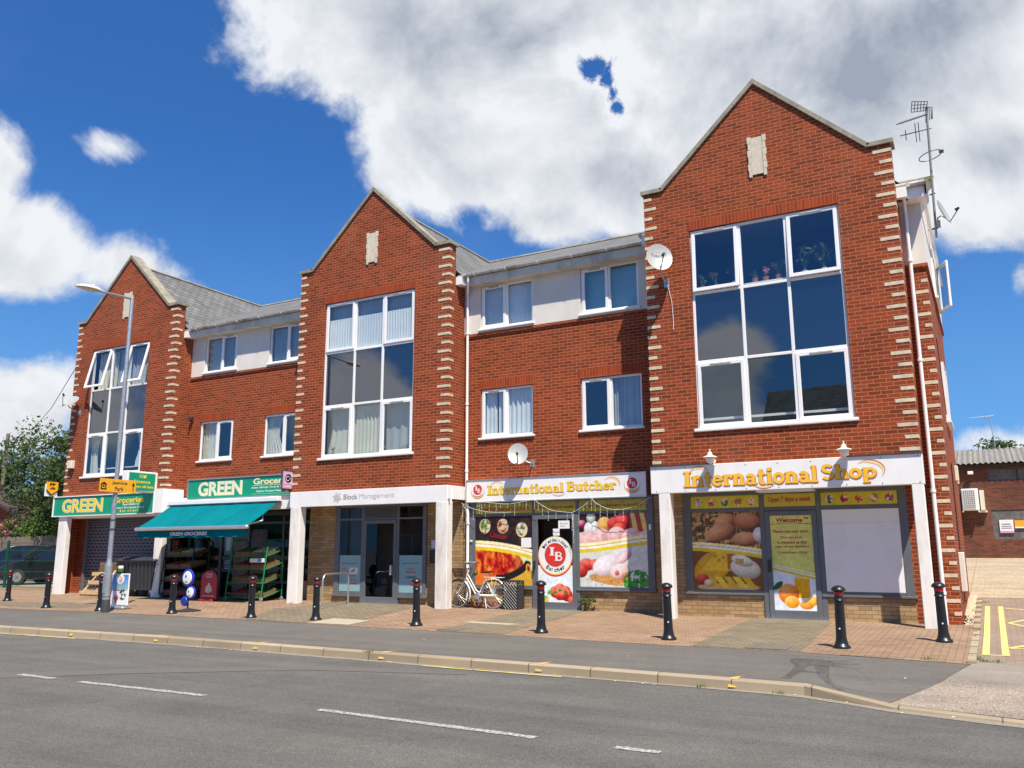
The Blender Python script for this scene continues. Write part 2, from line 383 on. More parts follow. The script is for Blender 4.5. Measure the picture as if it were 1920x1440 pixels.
simple('yellow_marking', (.72,.55,.16), .8, var=.12, scale=20, dirt=((.42,.34,.22), .8))
simple('kerb_yellow', (.56,.38,.09), .85, var=.2, scale=20, dirt=((.33,.27,.19), .95))
simple('manhole', (.17,.15,.12), .7, metal=.2, var=.3, scale=30, bump=.5)
simple('beige_slab', (.38,.335,.24), .85, var=.1, scale=6, dirt=((.33,.30,.24), .5))
simple('red_fruit', (.30,.035,.02), .6, var=.5, scale=30)
simple('green_veg', (.06,.12,.03), .7, var=.5, scale=30)
simple('orange_veg', (.40,.17,.04), .6, var=.5, scale=30)
simple('red_crate', (.30,.05,.04), .6, var=.2)
def leafmat(name, a, b, trans=.35):
    x = NTx(name); c = x.ramp(x.node('ShaderNodeObjectInfo').outputs['Random'], (0, a), (1, b))
    c = x.ramp(x.noise(1.3, 3), (.3, a), (.7, b)); x.col(c).set(.6, spec=.3)
    t = x.node('ShaderNodeBsdfTranslucent'); x.l.new(c, t.inputs[0]); m = x.node('ShaderNodeMixShader', {0: trans}); x.l.new(x.b.outputs[0], m.inputs[1]); x.l.new(t.outputs[0], m.inputs[2]); x.l.new(m.outputs[0], x.out.inputs[0])
leafmat('leaf_dark', (.022,.045,.012), (.06,.10,.025)); leafmat('leaf_mid', (.05,.085,.02), (.11,.15,.04)); leafmat('leaf_light', (.06,.10,.03), (.14,.19,.06)); leafmat('leaf_bright', (.07,.16,.02), (.16,.26,.05)); leafmat('leaf_autumn', (.09,.05,.025), (.15,.10,.04)); leafmat('petal_pink', (.6,.22,.28), (.75,.45,.45)); leafmat('petal_yellow', (.7,.5,.03), (.8,.6,.08))
# asphalt
def asphalt(name, base, var=.16, stain=.5, warm=(1.05,1.,.95), agg=260):
    x = NTx(name); a = x.noise(agg, 2, .8); b = x.noise(.9, 7, .65); c0 = tuple(base*w for w in warm)
    c = x.ramp(a, (.3, tuple(v*(1-var*2.2) for v in c0)), (.72, tuple(v*(1+var*2.6) for v in c0)))
    c = x.mix(.8, c, x.ramp(b, (.3, (1-stain*.4,)*3), (.7, (1+stain*.3,)*3)), 'MULTIPLY')
    # long faint streaks along the traffic direction
    st = x.noise(1., 5, .6, stretch=(.12, 2.2, 1)); c = x.mix(.8, c, x.ramp(st, (.3, (.78,.78,.80)), (.7, (1.16,1.14,1.11))), 'MULTIPLY')
    c = x.mix(.8, c, x.ramp(x.noise(22, 4, .75), (.3, (.80,.80,.80)), (.7, (1.18,1.17,1.15))), 'MULTIPLY')
    ck = x.node('ShaderNodeTexVoronoi', {'Vector': x.node('ShaderNodeVectorMath', {0: x.tc.outputs['Object'], 1: x.node('ShaderNodeTexNoise', {'Scale': 2.2, 'Detail': 5.}).outputs['Color']}, operation='ADD').outputs[0], 'Scale': .33}, feature='DISTANCE_TO_EDGE'); c = x.mix(x.ramp(ck.outputs['Distance'], (0, (.14,)*3), (.005, (0,0,0))), c, tuple(v*.35 for v in c0))
    sp_ = x.ramp(x.noise(38, 2, .5), (.70, (0,0,0)), (.76, (.35,.35,.35))); c = x.mix(sp_, c, (.45,.42,.38))
    x.col(c).set(.88, spec=.3); x.bump(a, .5, .006)
asphalt('road_asphalt', .109, .30, .55, (1.03,1.0,.92), 95)
asphalt('path_asphalt', .122, .16, .40, (1.05,.98,.88), 150)
asphalt('pebble_concrete', .235, .36, .5, (1.17,.97,.78), 60)
asphalt('yard_gravel', .33, .30, .6, (1.2,.97,.66), 30)
asphalt('concrete_path', .22, .16, .5, (1.13,1.0,.83), 120)
asphalt('far_ground', .2, .1)
x = NTx('road_patch'); x.col(x.mix(x.noise(190, 2, .8), (.07,.062,.054), (.17,.15,.132))).set(.9)
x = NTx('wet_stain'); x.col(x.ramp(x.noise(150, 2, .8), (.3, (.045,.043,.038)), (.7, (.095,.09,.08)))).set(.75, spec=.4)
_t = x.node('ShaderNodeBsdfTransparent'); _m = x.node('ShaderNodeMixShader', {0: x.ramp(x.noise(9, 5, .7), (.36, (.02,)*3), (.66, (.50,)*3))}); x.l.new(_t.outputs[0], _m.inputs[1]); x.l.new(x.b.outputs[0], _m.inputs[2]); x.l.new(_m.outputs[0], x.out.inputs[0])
x = NTx('white_marking'); c = x.ramp(x.noise(26, 7, .75), (.42, (.13,.125,.115)), (.60, (.52,.51,.48))); x.col(c).set(.8)
# grass
x = NTx('grass'); x.col(x.ramp(x.noise(25, 5, .7), (.3, (.05,.09,.015)), (.7, (.16,.20,.05)))).set(.9); x.bump(x.noise(60, 4), .8, .03)
# glass panes: clear reflective sheet, faint tint
def glass(name, tint, k, refl=(.85,.93,1.)):
    m = bpy.data.materials.new(name); m.use_nodes = True; t = m.node_tree; t.nodes.clear(); MATS[name] = m
    tr = t.nodes.new('ShaderNodeBsdfTransparent'); tr.inputs[0].default_value = (*tint, 1)
    gl = t.nodes.new('ShaderNodeBsdfGlossy'); gl.inputs['Roughness'].default_value = .004; gl.inputs[0].default_value = (*refl, 1)
    fr = t.nodes.new('ShaderNodeFresnel'); ge = t.nodes.new('ShaderNodeNewGeometry'); im = t.nodes.new('ShaderNodeMapRange'); im.inputs[3].default_value = 1.52; im.inputs[4].default_value = 1/1.52; t.links.new(ge.outputs['Backfacing'], im.inputs[0]); t.links.new(im.outputs[0], fr.inputs[0])
    mu = t.nodes.new('ShaderNodeMath'); mu.operation = 'ADD'; mu.inputs[1].default_value = k; mu.use_clamp = True; t.links.new(fr.outputs[0], mu.inputs[0])
    mx = t.nodes.new('ShaderNodeMixShader'); t.links.new(mu.outputs[0], mx.inputs[0]); t.links.new(tr.outputs[0], mx.inputs[1]); t.links.new(gl.outputs[0], mx.inputs[2])
    # slight waviness of float glass
    nz = t.nodes.new('ShaderNodeTexNoise'); nz.inputs['Scale'].default_value = .9; bp = t.nodes.new('ShaderNodeBump'); bp.inputs['Strength'].default_value = .02; bp.inputs['Distance'].default_value = .05
    tcn = t.nodes.new('ShaderNodeTexCoord'); t.links.new(tcn.outputs['Object'], nz.inputs['Vector']); t.links.new(nz.outputs[0], bp.inputs['Height']); t.links.new(bp.outputs[0], gl.inputs['Normal'])
    o = t.nodes.new('ShaderNodeOutputMaterial'); t.links.new(mx.outputs[0], o.inputs[0])
glass('window_glass', (.88,.92,.92), .10, (.74,.88,1.)); glass('shop_glass', (.62,.65,.65), .0, (.7,.75,.8))
x = NTx('spandrel_glass'); x.col((.003,.007,.026)).set(.0, spec=.7, coat=0.); x.b.inputs['IOR'].default_value = 2.0
x = NTx('car_glass'); x.col((.01,.012,.014)).set(.04, spec=.8)
x = NTx('headlight'); x.col((.6,.62,.65)).set(.08, metal=.7)
# louvre / vertical-colour material for posters
m = bpy.data.materials.new('print'); m.use_nodes = True; MATS['print'] = m; a = m.node_tree.nodes.new('ShaderNodeAttribute'); a.attribute_name = 'ink'
m.node_tree.links.new(a.outputs['Color'], m.node_tree.nodes['Principled BSDF'].inputs['Base Color']); m.node_tree.nodes['Principled BSDF'].inputs['Roughness'].default_value = .35
# teal awning cloth
x = NTx('awning_teal'); x.col(x.ramp(x.noise(1.1, 4, stretch=(3,1,1)), (.35, (.0,.145,.175)), (.7, (.0,.195,.235)))).set(.85, spec=.08)
t_ = x.node('ShaderNodeBsdfTranslucent'); t_.inputs[0].default_value = (0,.3,.33,1); m_ = x.node('ShaderNodeMixShader', {0: .12}); x.l.new(x.b.outputs[0], m_.inputs[1]); x.l.new(t_.outputs[0], m_.inputs[2]); x.l.new(m_.outputs[0], x.out.inputs[0])
x = NTx('shutter'); br = x.node('ShaderNodeTexBrick', {'Vector': x.tc.outputs['UV'], 'Scale': 1., 'Mortar Size': .030, 'Mortar Smooth': .0, 'Brick Width': .20, 'Row Height': .105, 'Color1': (.001,.001,.002,1), 'Color2': (.004,.004,.005,1), 'Mortar': (.15,.13,.16,1)}); x.col(br.outputs[0]).set(.55, metal=.2)
x = NTx('shutter_slat'); wv = x.node('ShaderNodeTexWave', {'Scale': 4.2, 'Vector': x.tc.outputs['Object']}, bands_direction='Z'); x.col(x.ramp(wv.outputs[0], (.1, (.03,.028,.033)), (.5, (.11,.10,.115)))).set(.5, metal=.2)
# ------------------------------------------------------------------ ground, road, pavements
RZ = -.235    # road level
def gz(y): return .019*min(y, 2.6)
def sheet(name, polys, mat, dz=0., zf=None):
    mb = MB()
    for p in polys: mb.add([(x, y, (zf(x, y) if zf else gz(y))+dz) for x, y in p], [tuple(range(len(p)))])
    return tag(mb.build(name, mat), kind='structure')
def strip(xs, ylo, yhi):
    """quads between two polylines sampled at xs"""
    return [[(xs[i], ylo[i]), (xs[i+1], ylo[i+1]), (xs[i+1], yhi[i+1]), (xs[i], yhi[i])] for i in range(len(xs)-1)]
sheet('ground', [[(-900,-900),(900,-900),(900,900),(-900,900)]], 'far_ground', 0, lambda x, y: -.32)
sheet('road', [[(-120,-13.4),(60,-13.4),(60,-7.55),(1.1,-7.55),(-.05,-7.15),(-1.0,-6.68),(-4.5,-6.55),(-9.5,-6.42),(-12.3,-6.36),(-17,-6.45),(-40,-7.2),(-120,-10)]], 'road_asphalt', 0, lambda x, y: RZ)
# kerb: polyline of the kerb's back edge
KB = [(-120,-9.7),(-40,-7.0),(-17,-6.32),(-12.3,-6.21),(-9.5,-6.27),(-6.9,-6.34),(-4.5,-6.40),(-1.9,-6.50),(-1.0,-6.56)]
mb = MB()
for (a, b) in zip(KB, KB[1:]):
    za, zb = gz(a[1])+.004, gz(b[1])+.004
    A = [(a[0],a[1],za),(a[0],a[1]-.11,za),(a[0],a[1]-.135,za-.02),(a[0],a[1]-.15,RZ-.03)]; B = [(b[0],b[1],zb),(b[0],b[1]-.11,zb),(b[0],b[1]-.135,zb-.02),(b[0],b[1]-.15,RZ-.03)]
    mb.add(A+B, [(0,1,5,4),(1,2,6,5),(2,3,7,6)])
# tapering drop kerb and flush kerb of the crossover
K2 = [(-1.0,-6.56,gz(-6.5)+.004),(-.06,-7.02,RZ+.035),(1.2,-7.34,RZ+.03),(5,-8.0,RZ+.03),(60,-12,RZ+.03)]
for (a, b) in zip(K2, K2[1:]):
    A = [a,(a[0],a[1]-.11,a[2]),(a[0],a[1]-.135,a[2]-.01),(a[0],a[1]-.15,RZ-.03)]; B = [b,(b[0],b[1]-.11,b[2]),(b[0],b[1]-.135,b[2]-.01),(b[0],b[1]-.15,RZ-.03)]
    mb.add(A+B, [(0,1,5,4),(1,2,6,5),(2,3,7,6)])
tag(mb.build('kerb', 'kerb_stone'), kind='structure')
# gutter dust line in front of the kerb
GD = [(-60,-8.0),(-40,-7.15),(-17,-6.47),(-12.3,-6.36),(-9.5,-6.42),(-6.9,-6.49),(-4.5,-6.55),(-1.9,-6.65),(-1.0,-6.71),(-.06,-7.17),(1.2,-7.49),(5,-8.15),(30,-10)]
x = NTx('gutter_dust'); x.col(x.ramp(x.noise(30, 6, .7), (.3, (.17,.15,.12)), (.7, (.31,.27,.21)))).set(.9)
random.seed(3); gx = []; 
for (a, b) in zip(GD, GD[1:]):
    k = max(2, int(abs(b[0]-a[0])/.35)) if a[0] > -20 else 3
    for i in range(k): t = i/k; gx.append((a[0]+(b[0]-a[0])*t, a[1]+(b[1]-a[1])*t))
sheet('gutter_dust', strip([p[0] for p in gx], [p[1]-.05-.10*random.random() for p in gx], [p[1]+.03 for p in gx]), 'gutter_dust', 0, lambda x, y: RZ+.004)
EDGE = [(-120,-7.0),(-40,-4.6),(-21.6,-3.62),(-17.8,-3.40),(-12.5,-3.45),(-10.9,-3.60),(-7.0,-3.74),(-4.4,-3.95),(-1.57,-3.98),(.6,-4.27)]
def yat(P, x):
    for (a, b) in zip(P, P[1:]):
        if a[0] <= x <= b[0]: return a[1]+(b[1]-a[1])*(x-a[0])/(b[0]-a[0])
    return P[-1][1]
zc = lambda x, y: gz(y) if (y > -5.67 or x <= -1.) else max(RZ+.036, gz(-5.67)+(RZ+.036-gz(-5.67))*(-5.67-y)/1.35)
xs = sorted(set([p[0] for p in EDGE]+[p[0] for p in KB])); xs = [q for q in xs if q <= -1.0]
sheet('pavement', strip(xs, [yat(KB, q)-.01 for q in xs], [yat(EDGE, q)+.01 for q in xs]) +
      [[(-1.0,-6.57),(-.1,-7.0),(.24,-6.1),(.36,-5.62),(.6,-4.27),(-1.0,-4.06)]], 'path_asphalt', 0, zc)
sheet('forecourt_paving', strip(xs, [yat(EDGE, q) for q in xs], [2.6]*len(xs)) + [[(-1.0,-4.03),(.6,-4.27),(.62,-1.),(.62,.9),(-1.,.9)],[(-1,.9),(.34,.9),(.34,2.6),(-1,2.6)]], 'paver_red', .004)
gp_ = [[(-3.16,-3.92),(-1.55,-3.92),(-1.84,.72),(-3.37,.72)], [(-8.0,-3.66),(-6.6,-3.70),(-7.15,1.06),(-8.6,1.06)],
       [(-13.1,-3.40),(-11.3,-3.52),(-10.6,-2.5),(-11.6,.8),(-12.3,1.06),(-14.3,1.06),(-14.6,-1.)], [(-24.5,-2.3),(-21.8,-1.6),(-20,-1.9),(-19.6,-2.9),(-22,-3.2)]]
sheet('grey_paving', gp_, 'paver_grey', .008)
sheet('crossover', [[(-.1,-7.02),(1.2,-7.36),(5,-8.02),(40,-11.5),(40,-5.4),(1.14,-5.66),(.36,-5.66),(.24,-6.1)]], 'pebble_concrete', 0, zc)
sheet('crossover_path', [[(.36,-5.66),(40,-5.4),(40,-3.97),(.6,-3.97)]], 'concrete_path', .0)
zy = lambda x, y: .0115*y-.035 if y < 0 else .047*y-.035
sheet('yard_paving', [[(.62,-4.0),(40,-4.0),(40,0),(.62,0)],[(.62,0),(40,0),(40,6.2),(.62,6.2)]], 'paver_yard', 0, zy)
sheet('yard_gravel', [[(.38,6.1),(40,6.1),(40,22),(.38,22)],[(-1.2,22),(40,22),(40,34),(-1.2,34)],[(-4,7.2),(.39,7.2),(.39,22),(-4,22)],[(.36,2.4),(.64,2.4),(.64,6.2),(.36,6.2)]], 'yard_gravel', .004, zy)
mb = MB()
for i in range(12):
    y0 = -4.2+i*.86; y1 = y0+.84; mb.box(.56, .66, y0, y1, zy(0,y0)-.1, max(zy(0,y0), zy(0,y1))+.03)
tag(mb.build('yard_edging', 'kerb_stone'), kind='structure')
sheet('car_park', [[(-120,-6.9),(-26.3,-3.6),(-26.3,30),(-120,30)]], 'concrete_path', -.012, lambda x, y: gz(y))
sheet('verge_grass', [[(-34,1.2),(-26.5,2.2),(-26.5,3.4),(-36,3.0)]], 'grass', .006)
# markings
def mark(x0, x1, y0, y1, w, mat_, zf, out, n=14, jit=.012):
    for i in range(n):
        a = i/n; b = (i+1)/n
        j = [random.uniform(-jit, jit) for _ in range(4)]
        xa, xb = x0+(x1-x0)*a, x0+(x1-x0)*b; ya, yb = y0+(y1-y0)*a, y0+(y1-y0)*b
        out.append([(xa, ya-w/2+j[0]), (xb, yb-w/2+j[1]), (xb, yb+w/2+j[2]), (xa, ya+w/2+j[3])])
o_ = []
for (a, b) in (((-10.5,-9.84),(-9.72,-9.87)), ((-9.17,-9.88),(-6.94,-9.86)), ((-5.21,-9.91),(-2.63,-10.03)), ((-1.89,-10.04),(-1.5,-10.05)), ((-14.6,-9.8),(-12.3,-9.83)), ((1.6,-10.1),(3.9,-10.2))):
    mark(a[0], b[0], a[1], b[1], .10, 0, 0, o_)
sheet('centre_line_markings', o_, 'white_marking', 0, lambda x, y: RZ+.005)
o_ = []; mark(-6.2,-4.0,-6.66,-6.72,.05,0,0,o_); mark(-16.6,-14.2,-6.62,-6.56,.05,0,0,o_)
sheet('edge_line_marking', o_, 'yellow_marking', 0, lambda x, y: RZ+.009)
o_ = [[(-10.2,-7.9),(-9.6,-7.55),(-6.6,-7.0),(-5.4,-6.95),(-5.4,-7.12),(-6.4,-7.25),(-8.6,-8.0),(-10.3,-9.2),(-14.,-12.4),(-14.7,-12.4)]]
o_ = [[(-14.,-12.9),(-13.2,-12.9),(-9.35,-9.2),(-9.75,-8.9)],[(-9.75,-8.9),(-9.35,-9.2),(-7.4,-7.75),(-7.6,-7.45)],[(-7.6,-7.45),(-7.4,-7.75),(-5.2,-7.1),(-5.3,-6.95)]]
sheet('trench_patch', o_, 'road_patch', 0, lambda x, y: RZ+.004)
mb = MB()
for xk in (-14.6,-12.25,-9.75,-7.12,-4.46,-1.86):
    yk = yat(KB, xk); z = gz(yk)
    mb.add([(xk+.06,yk+.16,z+.003),(xk+.09,yk-.0,z+.006),(xk+.09,yk-.115,z+.006),(xk-.0,yk-.115,z+.006),(xk-.01,yk+.0,z+.006),(xk+.12,yk+.20,z+.003)], [(0,5,4),(0,4,1),(1,4,3),(1,3,2)])
    mb.add([(xk,yk-.1125,z+.006),(xk+.09,yk-.1125,z+.006),(xk+.09,yk-.154,z-.085),(xk-.01,yk-.154,z-.085)], [(0,3,2,1)])
tag(mb.build('kerb_tick_markings', 'kerb_yellow'), kind='structure')
o_ = []
def mkq(p, q, w):
    d = Vector((q[0]-p[0], q[1]-p[1])); n = Vector((-d.y, d.x)).normalized()*w/2
    return [(p[0]+n.x,p[1]+n.y),(p[0]-n.x,p[1]-n.y),(q[0]-n.x,q[1]-n.y),(q[0]+n.x,q[1]+n.y)][::-1]
for p, q, w in (((.76,-3.2),(.76,0),.09),((.76,0),(.76,4.2),.09),((1.0,-3.2),(1.0,0),.09),((1.0,0),(1.0,4.2),.09),((.70,-3.17),(1.06,-3.17),.07),
    ((1.06,3.9),(3.2,2.6),.08),((1.1,1.4),(1.7,2.6),.07),((1.1,1.4),(1.9,.1),.07),((1.06,-2.2),(1.9,-.6),.09),((1.06,-2.25),(2.4,-2.1),.07),((1.9,-.6),(4,-1.4),.09)):
    o_.append(mkq(p, q, w))
sheet('yard_markings', o_, 'yellow_marking', .005, zy)
# spilt-water stain running to the kerb
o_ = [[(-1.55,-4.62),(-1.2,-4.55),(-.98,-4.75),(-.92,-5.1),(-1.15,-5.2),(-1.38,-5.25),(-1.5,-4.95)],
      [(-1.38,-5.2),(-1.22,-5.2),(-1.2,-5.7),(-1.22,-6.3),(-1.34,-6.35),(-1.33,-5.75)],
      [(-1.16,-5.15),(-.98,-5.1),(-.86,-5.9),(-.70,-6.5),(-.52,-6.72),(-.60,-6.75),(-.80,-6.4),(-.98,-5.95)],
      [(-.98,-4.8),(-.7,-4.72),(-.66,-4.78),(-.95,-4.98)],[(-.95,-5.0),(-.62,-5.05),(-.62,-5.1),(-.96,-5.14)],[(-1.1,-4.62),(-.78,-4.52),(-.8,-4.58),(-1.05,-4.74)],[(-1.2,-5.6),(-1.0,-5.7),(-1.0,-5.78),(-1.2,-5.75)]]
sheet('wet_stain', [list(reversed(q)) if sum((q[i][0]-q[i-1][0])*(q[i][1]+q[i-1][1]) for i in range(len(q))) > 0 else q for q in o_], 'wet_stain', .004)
tag(MB().box(-2.36,-1.76,-3.92,-3.22,gz(-3.5)-.02,gz(-3.5)+.014).build('manhole_cover','manhole'), 'rectangular recessed access cover in the grey paving before the right shop', 'manhole cover')
tag(MB().box(-8.1,-7.62,-3.55,-3.1,gz(-3.3)-.02,gz(-3.3)+.014).build('manhole_cover','manhole'), 'small square access cover in the grey paving before the butcher', 'manhole cover')
sheet('pale_slabs', [[(-11.3,-3.5),(-10.2,-3.5),(-10.35,-2.62),(-11.4,-2.55)],[(-8.3,-2.0),(-7.1,-2.1),(-7.25,-2.35),(-8.4,-2.25)]], 'beige_slab', .011)
# ------------------------------------------------------------------ the parade building
BLD = thing('shop_parade', 'three storey red brick parade of flats over shops with three tall gables and pale quoins', 'building', (0,0,0))
G = [(-26.10,-21.05,.64), (-15.53,-10.48,.35), (-5.08,0.,0.)]           # gables: left, right, face depth
S_ = [1.30, 1.10, .75]                                                   # ground-floor shopfront planes under them
RC = [(-21.05,-15.53,1.344), (-10.48,-5.08,1.115)]                       # recessed bays
ZS, ZK, ZA = 9.14, 9.14, 11.13
def wall_grid(mb, x0, x1, z0, z1, y, holes, rev=.10):
    xs = sorted(set([x0,x1]+[h[0] for h in holes]+[h[1] for h in holes])); zs = sorted(set([z0,z1]+[h[2] for h in holes]+[h[3] for h in holes]))
    for a, b in zip(xs, xs[1:]):
        for c, d in zip(zs, zs[1:]):
            mx, mz = (a+b)/2, (c+d)/2
            if any(h[0] < mx < h[1] and h[2] < mz < h[3] for h in holes): continue
            mb.quad((a,y,c),(b,y,c),(b,y,d),(a,y,d))
    for (a,b,c,d) in holes:
        mb.quad((a,y,c),(a,y+rev,c),(a,y+rev,d),(a,y,d)); mb.quad((b,y,c),(b,y,d),(b,y+rev,d),(b,y+rev,c))
        mb.quad((a,y,d),(a,y+rev,d),(b,y+rev,d),(b,y,d)); mb.quad((a,y,c),(b,y,c),(b,y+rev,c),(a,y+rev,c))
BIGW = [(-25.20,-22.29), (-14.60,-11.55), (-4.09,-1.04)]
WZ0, WZ1, WT1, WT2 = 3.745, 8.11, 5.21, 6.70
RW = {0: [(-20.50,-19.03), (-17.73,-16.22)], 1: [(-10.00,-8.50), (-7.22,-5.68)]}
RW2 = {0: [(-20.46,-19.03), (-17.66,-16.22)], 1: [(-10.00,-8.48), (-7.17,-5.68)]}
wall = MB(); slopes = []
for gi, (L, Rr, Y) in enumerate(G):
    m = (L+Rr)/2; zb = 2.93 if gi else 3.1
    a, b = BIGW[gi]
    wall_grid(wall, L, Rr, 2.56, ZS, Y, [(a, b, WZ0, WZ1)])
    k = .43
    wall.add([(L,Y,ZS),(L+k,Y,ZS),(Rr-k,Y,ZS),(Rr,Y,ZS),(m,Y,ZA)], [(1,2,4)])
    # parapet thickness and back
    wall.add([(L+k,Y+.3,ZS),(Rr-k,Y+.3,ZS),(m,Y+.3,ZA)], [(1,0,2)])
    wall.quad((L,Y+.3,8.2),(L,Y+.3,ZS),(Rr,Y+.3,ZS),(Rr,Y+.3,8.2))
    Dr = [1.344, 1.115, .8][gi]; Dl = [6., 1.344, 1.115][gi]
    # sides
    wall.quad((Rr,Y,2.56),(Rr,Dr,2.56),(Rr,Dr,8.3),(Rr,Y,8.3)); wall.quad((L,Dl,2.56),(L,Y,2.56),(L,Y,8.3),(L,Dl,8.3))
    wall.quad((Rr,Y,8.3),(Rr,Y+.3,8.3),(Rr,Y+.3,ZS),(Rr,Y,ZS)); wall.quad((L,Y+.3,8.3),(L,Y,8.3),(L,Y,ZS),(L,Y+.3,ZS))
for ri, (L, Rr, Dp) in enumerate(RC):
    wall_grid(wall, L, Rr, 2.56, 6.86, Dp, [(a, b, 4.085, 5.375) for a, b in RW[ri]])
# right corner strip and flank wall
wall.quad((0,.8,0),(.37,.8,0),(.37,.8,6.86),(0,.8,6.86)); wall.quad((0,.8,0),(0,.8,2.56),(0,.75,2.56),(0,.75,0))
wall.quad((.37,.8,0),(.37,7.1,0),(.37,7.1,6.86),(.37,.8,6.86))
wall.quad((.37,7.1,0),(-3,7.1,0),(-3,7.1,9),(.37,7.1,9))
wall.quad((-26.1,7,0),(-26.1,.64,0),(-26.1,.64,2.56),(-26.1,7,2.56))
wall.quad((-.35,.75,0),(-.02,.75,0),(-.02,.75,2.56),(-.35,.75,2.56))
wall.build('wall', 'red_brick', BLD)
# dark red brick piers of the left shop
mb = MB(); mb.box(-26.1,-25.62,1.28,1.5,0,2.56); mb.build('pier', 'red_brick', BLD)
# buff brick ground floor
mb = MB()
mb.quad((-15.53,1.10,0),(-14.57,1.10,0),(-14.57,1.10,2.56),(-15.53,1.10,2.56)); mb.quad((-11.57,1.10,0),(-10.48,1.10,0),(-10.48,1.10,2.56),(-11.57,1.10,2.56))
mb.quad((-14.57,1.10,0),(-13.62,1.10,0),(-13.62,1.10,.19),(-14.57,1.10,.19)); mb.quad((-12.46,1.10,0),(-11.57,1.10,0),(-11.57,1.10,.19),(-12.46,1.10,.19))
mb.quad((-10.48,1.115,0),(-10.30,1.115,0),(-10.30,1.115,2.6),(-10.48,1.115,2.6)); mb.quad((-10.30,1.115,0),(-8.52,1.115,0),(-8.52,1.115,.46),(-10.30,1.115,.46))
mb.quad((-7.34,1.115,0),(-5.50,1.115,0),(-5.50,1.115,.46),(-7.34,1.115,.46)); mb.quad((-5.5,1.115,0),(-5.08,1.115,0),(-5.08,1.115,2.6),(-5.5,1.115,2.6))
mb.quad((-5.08,1.115,0),(-5.08,.75,0),(-5.08,.75,2.56),(-5.08,1.115,2.56))
mb.quad((-5.08,.75,0),(-4.70,.75,0),(-4.70,.75,2.56),(-5.08,.75,2.56)); mb.quad((-4.70,.75,0),(-3.08,.75,0),(-3.08,.75,.46),(-4.70,.75,.46)); mb.quad((-1.97,.75,0),(-.35,.75,0),(-.35,.75,.46),(-1.97,.75,.46))
mb.quad((-16.4,1.40,0),(-15.53,1.40,0),(-15.53,1.40,.55),(-16.4,1.40,.55)); mb.quad((-20.9,1.40,0),(-19.5,1.40,0),(-19.5,1.40,.5),(-20.9,1.40,.5))
mb.quad((-15.53,1.4,0),(-15.53,.9,0),(-15.53,.9,2.56),(-15.53,1.4,2.56))
for grp in ((0,1),(2,),(3,),(4,5),(6,7,8),(9,),(10,),(11,),(12,13)):
    q = MB(); [q.quad(*[mb.v[i] for i in mb.f[g]]) for g in grp if g < len(mb.f)]; q.build('plinth_wall', 'buff_brick', BLD)
# white rendered top storey between the gables
for ri, (L, Rr, Dp) in enumerate(RC):
    mb = MB(); wall_grid(mb, L, Rr, 6.86, 8.14, Dp-.02, [(a, b, 6.90, 8.10) for a, b in RW2[ri]], .12)
    mb.quad((L,Dp-.02,6.86),(L,Dp,6.86),(Rr,Dp,6.86),(Rr,Dp-.02,6.86)); mb.build('render_band', 'white_render', BLD)
mb = MB(); mb.quad((0,.78,6.86),(.39,.78,6.86),(.39,.78,8.2),(0,.78,8.2))
sl_ = lambda y: 8.35+(y-.45)*(11.1-8.35)/6.55
mb.add([(.39,.78,6.86),(.39,7.1,6.86),(.39,7.1,sl_(7.1)-.16),(.39,.78,sl_(.78)-.16)], [(0,1,2,3)]); mb.quad((0,.78,6.86),(0,.8,6.86),(.39,.8,6.86),(.39,.78,6.86)); mb.quad((.39,.78,6.86),(.37,.78,6.86),(.37,7.1,6.86),(.39,7.1,6.86))
mb.build('render_band', 'white_render', BLD)
# rain streaks and efflorescence live in the brick material
# bullnose brick course at the foot of the render
for ri, (L, Rr, Dp) in enumerate(RC): MB().box(L+.002, Rr-.002, Dp-.035, Dp-.001, 6.78, 6.855).build('brick_ledge', 'red_brick', BLD)
MB().box(.01, .41, .76, .799, 6.78, 6.855).box(.371, .41, .8, 7.1, 6.78, 6.855).build('brick_ledge', 'red_brick', BLD)
# inner shell so that rooms read dark but real
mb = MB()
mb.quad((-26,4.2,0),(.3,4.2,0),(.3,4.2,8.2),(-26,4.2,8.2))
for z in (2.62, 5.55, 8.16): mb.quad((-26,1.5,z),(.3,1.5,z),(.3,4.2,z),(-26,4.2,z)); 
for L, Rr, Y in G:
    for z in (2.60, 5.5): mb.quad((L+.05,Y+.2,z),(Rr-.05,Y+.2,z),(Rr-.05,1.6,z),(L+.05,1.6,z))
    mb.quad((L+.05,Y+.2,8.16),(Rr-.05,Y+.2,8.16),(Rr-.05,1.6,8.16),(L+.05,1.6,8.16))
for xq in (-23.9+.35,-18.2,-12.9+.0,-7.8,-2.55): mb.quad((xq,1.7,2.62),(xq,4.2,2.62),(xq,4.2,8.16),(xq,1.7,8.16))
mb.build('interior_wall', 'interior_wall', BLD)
# quoins
def quoins(gi):
    L, Rr, Y = G[gi]; mb = MB(); z = 8.975; i = 0
    while z > 3.05:
        lw, rw = (.33,.22) if i % 2 else (.22,.33)
        h = .066; p = .007
        mb.box(L-p, L+lw*.85, Y-p, Y+.04, z, z+h)
        mb.box(Rr-rw, Rr+p, Y-p, Y+(.11 if rw > .3 else .22), z, z+h)
        z -= .225; i += 1
    mb.build('quoins', 'pale_block', BLD)
for gi in range(3): quoins(gi)
mb = MB(); z = .18; i = 0
while z < 6.7:
    a, b = (.22,.11) if i % 2 else (.11,.22)
    mb.box(.37-a, .377, .793, .8+b, z, z+.066); z += .225; i += 1
mb.build('quoins', 'pale_block', BLD)
